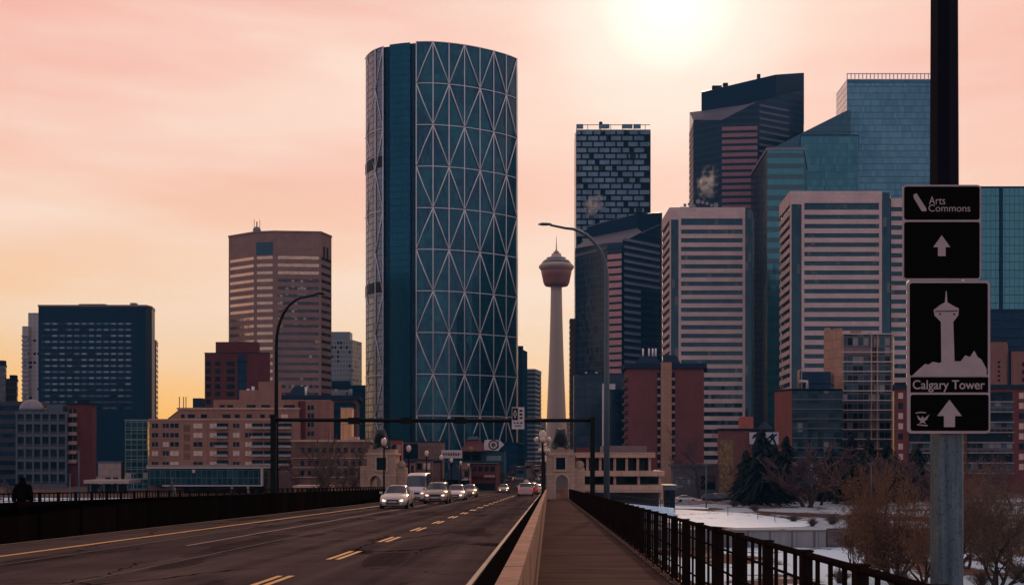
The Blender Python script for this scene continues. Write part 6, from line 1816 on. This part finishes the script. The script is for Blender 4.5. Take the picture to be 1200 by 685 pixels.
red = place(car('rosy white car seen from behind at the right kerb, brake lamps glowing', SUV, paint('rosy_white', (.55, .36, .36)), 2.7, (3, 4, 6, 7), .36, False), 616, 146, math.pi)
for lab, src, p_, Y_, rz in (('dark red car just ahead of the rosy white one', 'r', 622.5, 168, math.pi), ('pale car beyond the dark red one at the right kerb', 'w', 629, 178, math.pi), ('farthest pale car queueing at the right kerb', 'w', 633, 215, math.pi)):
    place(car(lab, SED if src == 'w' else SUV, P_RED if src == 'r' else P_SIL, 2.65, (3, 4, 6, 7), .33, False), p_, Y_, rz)
# cars along the city street and by the river, small in the picture
K0 = car('dark parked car at the left kerb of the city street, nearest of its line', SED, P_DRK, 2.65, (3, 4, 6, 7), .32, False, 'parked cars along the city street')
K0.location = (-16.5, 360, .03)
lab2 = ['dark car parked second in the left kerb line of the city street', 'dark car parked third in the left kerb line of the city street', 'dark car parked fourth in the left kerb line', 'dark car parked fifth in the left kerb line', 'dark car parked last in the left kerb line']
for k in range(5): dup(K0, (-16.6 - .1 * (k % 2), 372 + 14 * k + (k * 7) % 5, .03), 0, lab2[k])
K1 = car('pale car driving away on the far street, nearest of the far ones', SED, P_SIL, 2.65, (3, 4, 6, 7), .32, False, 'cars far down the street'); K1.location = (-4.2, 300, zroad(300) + .01); K1.rotation_euler.z = math.pi
for x, y, rz, l in ((-8.2, 330, 0, 'pale car coming up the far street left of the centre line'), (-4.3, 372, math.pi, 'pale car second among those driving away'), (-8.1, 420, 0, 'pale car farther up the far street, oncoming'), (-4.2, 455, math.pi, 'pale car third among those driving away'), (-11.2, 500, 0, 'pale car oncoming in the outer far lane'), (-4.6, 560, math.pi, 'pale car farthest among those driving away')):
    dup(K1, (x, y, .03 if y > YEND else zroad(y) + .01), rz, l)
Kr = car('dark car parked sideways behind the light pole by the snowy lawn', SUV, P_DRK, 2.7, (3, 4, 6, 7), .36, False, 'cars parked by the river'); Kr.location = (X(835, 245), 245, .02); Kr.rotation_euler.z = R(80)
dup(Kr, (X(851, 248), 248, .02), R(84), 'dark car parked sideways before the ochre mural')
Kw = car('white car parked sideways between the light pole and the mural', SED, P_WHT, 2.65, (3, 4, 6, 7), .32, False, 'cars parked by the river'); Kw.location = (X(843, 252), 254, .02); Kw.rotation_euler.z = R(82)
dup(Kw, (X(806, 240), 243, .02), R(95), 'white car parked left of the light pole under the restaurant terrace')

# ------------------------------------------------------------------ pedestrian on the far sidewalk
COAT = plain('black_coat', (.006, .005, .006), .9, scale=3, spec=.0); SKINM = plain('skin_tone', (.28, .15, .11), .6, var=.06); HAIRM = plain('dark_hair', (.012, .010, .010), .6)
Yp_ = 36.5
zp_ = zwalk(Yp_) + .003
pt = thing('person', 'person in a black hooded coat walking on the far sidewalk', 'person', (X(27, Yp_), Yp_, zp_))
j = {'pelvis': (0, 0, .92, .155, .13), 'waist': (0, .0, 1.08, .165, .13), 'chest': (0, .01, 1.28, .20, .145), 'neckb': (0, .0, 1.44, .10, .10), 'neck': (0, -.02, 1.50, .058), 'head': (0, -.035, 1.60, .085, .098), 'crown': (0, -.02, 1.69, .072, .082),
     'ls': (-.19, .0, 1.39, .075), 'le': (-.25, .03, 1.12, .062), 'lw': (-.24, -.10, .90, .045), 'lh': (-.23, -.14, .83, .04, .028), 'rs': (.19, .0, 1.39, .075), 're': (.255, .06, 1.12, .062), 'rw': (.25, .05, .88, .045), 'rh': (.245, .03, .80, .04, .028),
     'lhip': (-.10, 0, .86, .115), 'lk': (-.11, -.14, .49, .075), 'la': (-.10, -.16, .09, .052), 'lt': (-.11, -.33, .045, .045, .035), 'rhip': (.10, 0, .86, .115), 'rk': (.11, .04, .47, .075), 'ra': (.10, .28, .12, .052), 'rt': (.11, .16, .04, .045, .035)}
e = [('pelvis', 'waist'), ('waist', 'chest'), ('chest', 'neckb'), ('neckb', 'neck'), ('neck', 'head'), ('head', 'crown'), ('chest', 'ls'), ('ls', 'le'), ('le', 'lw'), ('lw', 'lh'), ('chest', 'rs'), ('rs', 're'), ('re', 'rw'), ('rw', 'rh'), ('pelvis', 'lhip'), ('lhip', 'lk'), ('lk', 'la'), ('la', 'lt'), ('pelvis', 'rhip'), ('rhip', 'rk'), ('rk', 'ra'), ('ra', 'rt')]
body = skin('body', j, e, SKINM, pt)
pt.rotation_euler.z = math.pi
j2 = {'h': (0, 0, .74, .20, .19), 'w': (0, .0, 1.08, .20, .165), 'c': (0, .01, 1.28, .235, .18), 'n': (0, .0, 1.46, .12, .12), 'ls': (-.2, .0, 1.39, .10), 'le': (-.26, .03, 1.12, .085), 'lw': (-.245, -.09, .91, .07), 'rs': (.2, .0, 1.39, .10), 're': (.265, .06, 1.12, .085), 'rw': (.255, .05, .9, .07)}
skin('coat', j2, [('h', 'w'), ('w', 'c'), ('c', 'n'), ('c', 'ls'), ('ls', 'le'), ('le', 'lw'), ('c', 'rs'), ('rs', 're'), ('re', 'rw')], COAT, pt)
j3 = {'p': (0, 0, .9, .17, .15), 'lhip': (-.10, 0, .84, .135), 'lk': (-.11, -.14, .49, .095), 'la': (-.10, -.16, .10, .075), 'lt': (-.11, -.34, .05, .06, .05), 'rhip': (.10, 0, .84, .135), 'rk': (.11, .04, .47, .095), 'ra': (.10, .28, .13, .075), 'rt': (.11, .14, .05, .06, .05)}
skin('trousers', j3, [('p', 'lhip'), ('lhip', 'lk'), ('lk', 'la'), ('la', 'lt'), ('p', 'rhip'), ('rhip', 'rk'), ('rk', 'ra'), ('ra', 'rt')], COAT, pt)
j4 = {'a': (0, .045, 1.58, .10, .105), 'b': (0, .02, 1.68, .105, .11), 'c': (0, .05, 1.48, .11, .11)}
skin('hood', j4, [('a', 'b'), ('a', 'c')], COAT, pt)

# ------------------------------------------------------------------ trees
BARK = plain('dark_bark', (.035, .022, .020), .9, scale=2)
BARKB = plain('brown_bark', (.050, .027, .020), .9, scale=2)
TWIGM = plain('mauve_twigs', (.10, .055, .06), .9, scale=1)
TWIGG = plain('grey_brown_twigs', (.095, .06, .052), .9, scale=1)
DRYL = plain('dry_leaf', (.16, .085, .05), .85, var=.4, scale=2)
def leafmat(name, a, b):
    m, g, bs = new_mat(name)
    co = g.n('ShaderNodeTexCoord').outputs['Object']
    n = g.noise(co, .7, 4); n2 = g.noise(co, 4, 3)
    c = g.mix(g.ramp(g.m('ADD', g.m('MULTIPLY', n, .7), g.m('MULTIPLY', n2, .3)), [(.35, 0.0), (.65, 1.0)]), a, b)
    g.put(bs.inputs['Base Color'], c); bs.inputs['Roughness'].default_value = .8; bs.inputs['Specular IOR Level'].default_value = .15
    return m
SPRUCE = leafmat('spruce_needles', (.006, .012, .018), (.014, .026, .034))
def bare_tree(label, px, Y, zb, top, seed, spread=.5, depth=6, bark=BARK, twig=TWIGM, trunk_f=.22, leaves=0, group='bare trees', name='bare_tree', stems=1, lean=0.0, thin=1.0, bushy=False, tmin=.008):
    r = random.Random(seed)
    x0 = X(px, Y); H_ = Z(top, Y) - zb
    t = thing(name, label, 'tree', (x0, Y, zb), group)
    tr, cr, lf = MB(), MB(), MB()
    def grow(p, d, L, rad, lev):
        if lev > depth or L < .06: return
        n = 3 if lev < 3 else 2
        pts = [p]; dd = d.copy()
        for k in range(n):
            dd = (dd + Vector((r.gauss(0, .13), r.gauss(0, .13), r.gauss(.02, .09)))).normalized()
            pts.append(pts[-1] + dd * (L / n))
        end = rad * (.66 if lev < 2 else .55)
        (tr if lev < 2 else cr).tube(pts, [rad + (end - rad) * k / n for k in range(n + 1)], 7 if lev < 1 else (5 if lev < 3 else 3), False)
        if leaves and lev >= depth - 1:
            for _ in range(leaves):
                q = pts[-1] + Vector((r.gauss(0, .22), r.gauss(0, .22), r.gauss(0, .22))); s = .05 + .06 * r.random()
                a = Vector((r.gauss(0, 1), r.gauss(0, 1), r.gauss(0, 1))).normalized() * s; b = Vector((r.gauss(0, 1), r.gauss(0, 1), r.gauss(0, 1))).normalized() * s
                lf.face([q - a, q + b, q + a * .8])
        m = (r.choice((3, 3, 4)) if bushy else r.choice((2, 3, 3) if stems < 4 else (2, 3, 3, 4))) if lev < depth - 2 else (3 if bushy else r.choice((2, 3)))
        for k in range(m):
            f = 1.0 if k == 0 else r.uniform(.45, .98)
            i = min(int(f * n), n - 1); q = pts[i] + (pts[i + 1] - pts[i]) * (f * n - i)
            ax = Vector((r.gauss(0, 1), r.gauss(0, 1), r.gauss(0, .45)))
            nd = (dd + ax * (spread * (.45 if k == 0 else 1.0)) + Vector((0, 0, .10 + .10 * (stems > 3)))).normalized()
            grow(q, nd, L * ((r.uniform(.70, .88) if stems < 4 else r.uniform(.78, .98)) if k == 0 else r.uniform(.42, .78)), max(end * (1.0 if k == 0 else .7), tmin), lev + 1)
    for s_ in range(stems):
        d0 = Vector((r.gauss(lean, .05 if stems == 1 else .48), r.gauss(0, .05 if stems == 1 else .3), 1)).normalized()
        grow(Vector((x0 + r.gauss(0, .25) * (stems > 1), Y + r.gauss(0, .25) * (stems > 1), zb - .1)), d0, H_ * trunk_f * (r.uniform(.55, 1.15) if stems > 1 else 1), H_ * .02 * thin, 0)
    # fit the real height
    zs_ = sorted(v[2] for v in cr.v); zm = zs_[int(len(zs_) * (.985 if stems > 2 else .999))] - zb; k = H_ / zm
    for m_ in (tr, cr, lf): m_.v = [(x0 + (v[0] - x0) * k, Y + (v[1] - Y) * k, zb + (v[2] - zb) * k) for v in m_.v]
    tr.build('trunk', bark, t); cr.build('crown', twig, t)
    if lf.v: lf.build('dry_leaves', DRYL, t)
    return t
def spruce(label, px, Y, zb, top, w, seed):
    r = random.Random(seed)
    x0 = X(px, Y); H_ = Z(top, Y) - zb
    t = thing('spruce_tree', label, 'tree', (x0, Y, zb), 'dark spruces beyond the snowy lawn')
    MB().tube([(x0, Y, zb - .1), (x0, Y, zb + H_ * .6), (x0, Y, zb + H_)], [H_ * .022, H_ * .012, .02], 7).build('trunk', BARK, t)
    cr = MB(); R0 = w
    n = int(H_ * 26)
    for k in range(n):
        f = (k + r.random()) / n
        z = zb + H_ * (.07 + .93 * f)
        rr = R0 * min(1.0, (1 - f) * 1.25) ** .75 * (.8 + .28 * math.sin(k * .37 + seed)) * r.uniform(.45, 1.1) + .15
        a = r.random() * 6.283
        dx_, dy_ = math.cos(a), math.sin(a)
        m = max(3, int(rr * 5.5))
        for q in range(m):
            g_ = (q + r.random()) / m
            c = Vector((x0 + dx_ * rr * g_, Y + dy_ * rr * g_, z - rr * g_ * g_ * .42 + r.gauss(0, .10)))
            s = .36 + .40 * (1 - g_) * r.random()
            side = Vector((-dy_, dx_, 0)) * s * r.uniform(.5, 1.0)
            out = Vector((dx_ * s, dy_ * s, -s * r.uniform(.3, .8)))
            cr.face([c - side, c + side * .3 + out, c + side])
            cr.face([c + Vector((0, 0, s * .3)), c + out * 1.1 - side * .6, c + out + side * .7 - Vector((0, 0, s * .4))])
    cr.build('crown', SPRUCE, t)
    return t
for i, (p_, Y_, top, w, lab) in enumerate(((893, 226, 503, 6.2, 'tallest dark spruce, in front of the white billboard'), (921, 236, 512, 5.6, 'broad dark spruce right of the tallest one'), (874, 232, 528, 4.6, 'lower dark spruce left of the tallest one'), (908, 246, 520, 5.0, 'dark spruce filling the gap behind the two tallest'), (997, 236, 509, 5.6, 'dark spruce below the tan condominium'), (1017, 228, 513, 5.2, 'dark spruce right of the one below the tan condominium'), (1040, 240, 518, 5.6, 'broad dark spruce under the brick balcony block'), (972, 248, 524, 5.4, 'dark spruce between the mauve bare tree and the condominium'), (1074, 246, 521, 5.6, 'dark spruce left of the sign pole'))):
    spruce(lab, p_, Y_, 0, top, w, 40 + i)
bt = ((944, 218, 528, .62, 'round mauve bare tree between the spruces', TWIGM, 6), (820, 262, 500, .55, 'bare tree before the maroon condominium', TWIGM, 6), (853, 300, 505, .5, 'faint bare tree beside the mural', TWIGM, 5),
      (362, 176, 508, .55, 'tall bare tree before the peach apartment block east wing', TWIGG, 6), (398, 172, 512, .6, 'spreading bare tree before the brown stone building', TWIGG, 6), (382, 200, 520, .55, 'bare tree behind the spreading one', TWIGM, 6), (344, 215, 535, .5, 'small bare tree beside the black gantry column', TWIGM, 5), (412, 205, 535, .5, 'small bare tree next to the balustrade', TWIGM, 5),
      (1150, 200, 538, .6, 'dark mauve bare tree right of the sign pole behind the riverside trees', TWIGM, 6), (1186, 206, 534, .6, 'dark mauve bare tree at the right edge behind the riverside trees', TWIGM, 6), (1095, 210, 540, .6, 'dark mauve bare tree left of the sign pole behind the riverside trees', TWIGM, 6), (962, 228, 536, .6, 'dark mauve bare tree just right of the round mauve one', TWIGM, 6), (1030, 218, 532, .6, 'dark mauve bare tree before the broad spruces', TWIGM, 6), (1062, 226, 530, .6, 'dark mauve bare tree between the last two spruces', TWIGM, 6), (200, 250, 560, .6, 'low bare tree before the glass podium', TWIGG, 5), (120, 245, 568, .7, 'low bushy bare tree near the petrol canopy', TWIGG, 5), (10, 250, 560, .6, 'bare tree at the left edge behind the pedestrian', TWIGM, 5))
for i, (p_, Y_, top, sp, lab, tw_, dp) in enumerate(bt): bare_tree(lab, p_, Y_, 0, top, 60 + i, sp, dp, BARK, tw_, .2, thin=.9, tmin=.035 if i else .05, bushy=True, stems=3 if i == 0 else 1)
for i, (p_, Y_, top, lab) in enumerate(((468, 250, 543, 'small street tree behind the crimson shop front'), (508, 232, 546, 'small street tree rising behind the white van'), (566, 300, 541, 'thin street tree before the teal hall'), (585, 330, 545, 'thin street tree right of the maroon shop'), (603, 430, 543, 'faint street tree at the bend of the street'), (629, 380, 540, 'faint street tree left of the five-globe lamp'), (684, 240, 548, 'small street tree left of the restaurant'), (700, 330, 520, 'bare tree behind the restaurant roof'))):
    bare_tree(lab, p_, Y_, 0, top, 160 + i, .55, 5, BARK, TWIGM, .2, thin=1.0, tmin=.035, bushy=True, group='street trees')
# riverside trees on the lower bank
fg = ((1052, 101, 560, 21, 'big brown many-stemmed bare tree in front of the spruces', .38, 1, 7), (1012, 112, 592, 22, 'smaller brown bare tree left of the big one', .42, 1, 5), (1080, 108, 577, 23, 'brown bare tree close left of the sign pole', .42, 1, 5), (1168, 99, 553, 24, 'dark bare tree with arching limbs right of the sign pole', .5, 1, 5), (1203, 108, 560, 25, 'bare tree cut by the right picture edge', .45, 1, 5), (1128, 122, 570, 26, 'thin bare tree partly behind the sign pole', .42, 1, 4))
BRT = plain('brown_twigs', (.15, .066, .036), .9)
for i, (p_, Y_, top, sd_, lab, sp, lv, st) in enumerate(fg):
    bare_tree(lab, p_, Y_, gz(X(p_, Y_), Y_), top, sd_, sp, 7, BARKB if i not in (3, 4) else BARK, BRT if i not in (3, 4) else TWIGG, .24, lv, 'riverside bare trees', stems=st, thin=.75, tmin=.010, bushy=False)
# shrubs along the promenade
def shrub(label, px, Y, zb, h, w, seed):
    r = random.Random(seed); x0 = X(px, Y)
    t = thing('shrub', label, 'shrub', (x0, Y, zb), 'leafless shrubs by the river path')
    m_ = MB()
    for k in range(90):
        a = r.random() * 6.283; s = r.random()
        b = Vector((x0 + math.cos(a) * w * .2 * s, Y + math.sin(a) * w * .2 * s, zb))
        e_ = Vector((x0 + math.cos(a) * w * s + r.gauss(0, .12), Y + math.sin(a) * w * s + r.gauss(0, .12), zb + h * r.uniform(.5, 1.0) * (1.1 - .5 * s)))
        c = (b + e_) / 2 + Vector((r.gauss(0, .1), r.gauss(0, .1), .15)); m_.tube([b, c, e_], [.03, .02, .012], 3, False)
        for _ in range(2): m_.tube([c, c + Vector((r.gauss(0, .35), r.gauss(0, .35), abs(r.gauss(.3, .2))))], [.018, .01], 3, False)
    m_.build('branches', TWIGG, t)
for i, (p_, Y_, h, w, lab) in enumerate(((952, 158, 1.2, .8, 'small dark shrub standing above the flood wall end'), (975, 163, 1.5, 1.6, 'low brown shrub right of the flood wall end'), (930, 170, .8, 1.4, 'flat shrub along the path above the lawn edge'), (1000, 158, 1.8, 1.8, 'dense brown shrub behind the smaller brown bare tree'), (1100, 165, 1.6, 2.0, 'wide brown shrub near the sign pole'), (1175, 160, 1.8, 2.2, 'wide brown shrub at the right edge'), (885, 205, 1.0, 1.6, 'low shrub at the spruce foot'), (860, 222, 1.0, 1.5, 'low shrub left of the spruces'))):
    shrub(lab, p_, Y_, 0, h, w, 90 + i)
for i, (p_, Y_, h, w, lab) in enumerate(((985, 107, 1.6, 1.5, 'low dry brush on the snowy bank below the flood wall end'), (1055, 104, 1.8, 1.6, 'dry brush at the foot of the big brown tree'), (1150, 104, 1.9, 1.7, 'dry brush on the bank just right of the sign pole'), (1190, 112, 2.0, 1.8, 'dry brush on the bank at the right picture edge'), (1020, 125, 1.5, 1.6, 'dry brush on the bank between the flood wall and the big brown tree'))):
    shrub(lab, p_, Y_, gz(X(p_, Y_), Y_), h, w, 190 + i)
# picket fence on the ramp before the restaurant
FA, FB = (X(684, 168), 168, Z(584, 168)), (X(786, 186), 186, Z(595, 186))
t = thing('picket_fence', 'dark slatted fence on the ramp between the restaurant and the snowy lawn', 'fence', (FA[0], FA[1], 0))
m_ = MB(); n = 46
for k in range(n + 1):
    f = k / n; x, y, z = (FA[i] + (FB[i] - FA[i]) * f for i in range(3))
    m_.box(x - .05, x + .05, y, y + .05, z, z + 1.25 + (.25 if k % 6 == 0 else 0))
m_.build('slats', DARKM, t)
m_ = MB()
for h in (.25, 1.05): m_.tube([(FA[0], FA[1] + .08, FA[2] + h), (FB[0], FB[1] + .08, FB[2] + h)], .05, 5)
m_.build('rails', DARKM, t)
t = thing('embankment', 'snow-dusted ramp carrying the slatted fence down from the bridge', 'embankment', (X(730, 168), 168, 0))
MB().prism([(FA[0] - 1.5, FA[1] - .8), (FB[0] + .5, FB[1] - .8), (FB[0] + .5, FB[1] + 2.2), (FA[0] - 1.5, FA[1] + 2.2)], -.2, [FA[2] - .02, FB[2] - .02, FB[2] - .02, FA[2] - .02]).build('bank', M['snow'], t)
for i, (p_, Y_) in enumerate(((888, 176), (853, 186), (908, 170))):
    o = MB().tube([(X(p_, Y_), Y_, 0), (X(p_, Y_), Y_, 1.5)], .05, 6).build('bollard_post', M['galv_dark'])
    tag(o, ['thin dark marker post in the middle of the snowy lawn', 'thin dark marker post on the left of the snowy lawn', 'thin dark marker post on the right tip of the snowy lawn'][i], 'post', 'marker posts on the lawn')
for i, (a, b, y, lab) in enumerate(((841, 870, 232, 'low pinkish planter wall before the parked cars'), (806, 834, 236, 'low pinkish planter wall left of the light pole'))):
    o = MB().box(X(a, y), X(b, y), y, y + .5, 0, .55).build('planter_wall', STONE); tag(o, lab, 'wall', 'low walls by the river street')

# ------------------------------------------------------------------ steam
def steam(label, px, py, Y, wpx, hpx, dens, seed, lean=0.0, col=(.995, .96, .94)):
    """a wisp of vapour: an ellipsoid whose density frays with noise"""
    import bmesh
    a, c = wpx / F * Y, hpx / F * Y
    bm = bmesh.new(); bmesh.ops.create_icosphere(bm, subdivisions=3, radius=1.0)
    for v in bm.verts: v.co = Vector((v.co.x * a + lean * v.co.z * a, v.co.y * a, v.co.z * c))
    me = bpy.data.meshes.new('steam'); bm.to_mesh(me); bm.free()
    m = bpy.data.materials.new('steam_vapour'); m.use_nodes = True; nt = m.node_tree; nt.nodes.clear()
    gg = G(nt); pv = gg.n('ShaderNodeVolumePrincipled'); o = gg.n('ShaderNodeOutputMaterial')
    pv.inputs['Color'].default_value = col + (1,); pv.inputs['Anisotropy'].default_value = .55
    co = gg.n('ShaderNodeTexCoord').outputs['Object']
    x, y, z = gg.sep(co)
    zn = gg.m('DIVIDE', z, c)
    xn = gg.m('SUBTRACT', gg.m('DIVIDE', x, a), gg.m('MULTIPLY', zn, lean))
    q = gg.comb(xn, gg.m('DIVIDE', y, a), zn)
    rad = gg.v('LENGTH', q)
    nz = gg.noise(gg.v('ADD', gg.v('SCALE', co), (seed * 7.3, 0, 0)), 2.2 / a, 5, .66)
    nz.node.inputs['Vector'].links[0].from_node.inputs[0].links[0].from_node.inputs['Scale'].default_value = 1.0
    d = gg.m('SUBTRACT', gg.m('MULTIPLY', gg.m('SUBTRACT', nz, .40), 4.2), gg.m('POWER', rad, 2.0), clamp=True)
    gg.put(pv.inputs['Density'], gg.m('MULTIPLY', d, dens))
    nt.links.new(pv.outputs[0], o.inputs['Volume'])
    me.materials.append(m)
    ob = bpy.data.objects.new('steam', me); C.objects.link(ob)
    ob.location = (X(px, Y), Y, Z(py, Y))
    ob['kind'] = 'stuff'; ob['label'] = label; ob['category'] = 'steam'
    return ob
steam('pale steam rising from the left white tower roof', 829, 215, 528, 16, 26, .26, 1, .25)
steam('pale steam drifting before the staggered-box tower', 696, 240, 700, 16, 18, .16, 2, .4)
steam('faint steam wisp above the teal tower by the lattice tower', 607, 396, 850, 6, 12, .08, 3, .2)
steam('faint steam wisp above the navy slab tower', 119, 349, 600, 7, 8, .08, 4, .2)

# ------------------------------------------------------------------ thin winter haze over the city
mb = MB(); mb.box(-1900, 1900, -160, 2600, -9, 285)
hm = bpy.data.materials.new('haze_air'); hm.use_nodes = True; hm.node_tree.nodes.clear()
gg = G(hm.node_tree); pv = gg.n('ShaderNodeVolumePrincipled'); ho = gg.n('ShaderNodeOutputMaterial')
pv.inputs['Color'].default_value = (.14, .55, 1.0, 1); pv.inputs['Density'].default_value = 0.00006; pv.inputs['Anisotropy'].default_value = 0.0
hm.node_tree.links.new(pv.outputs[0], ho.inputs['Volume'])
hz = mb.build('haze', hm, kind='stuff')
hz['label'] = 'thin blue winter haze hanging over the whole city'; hz['category'] = 'haze'
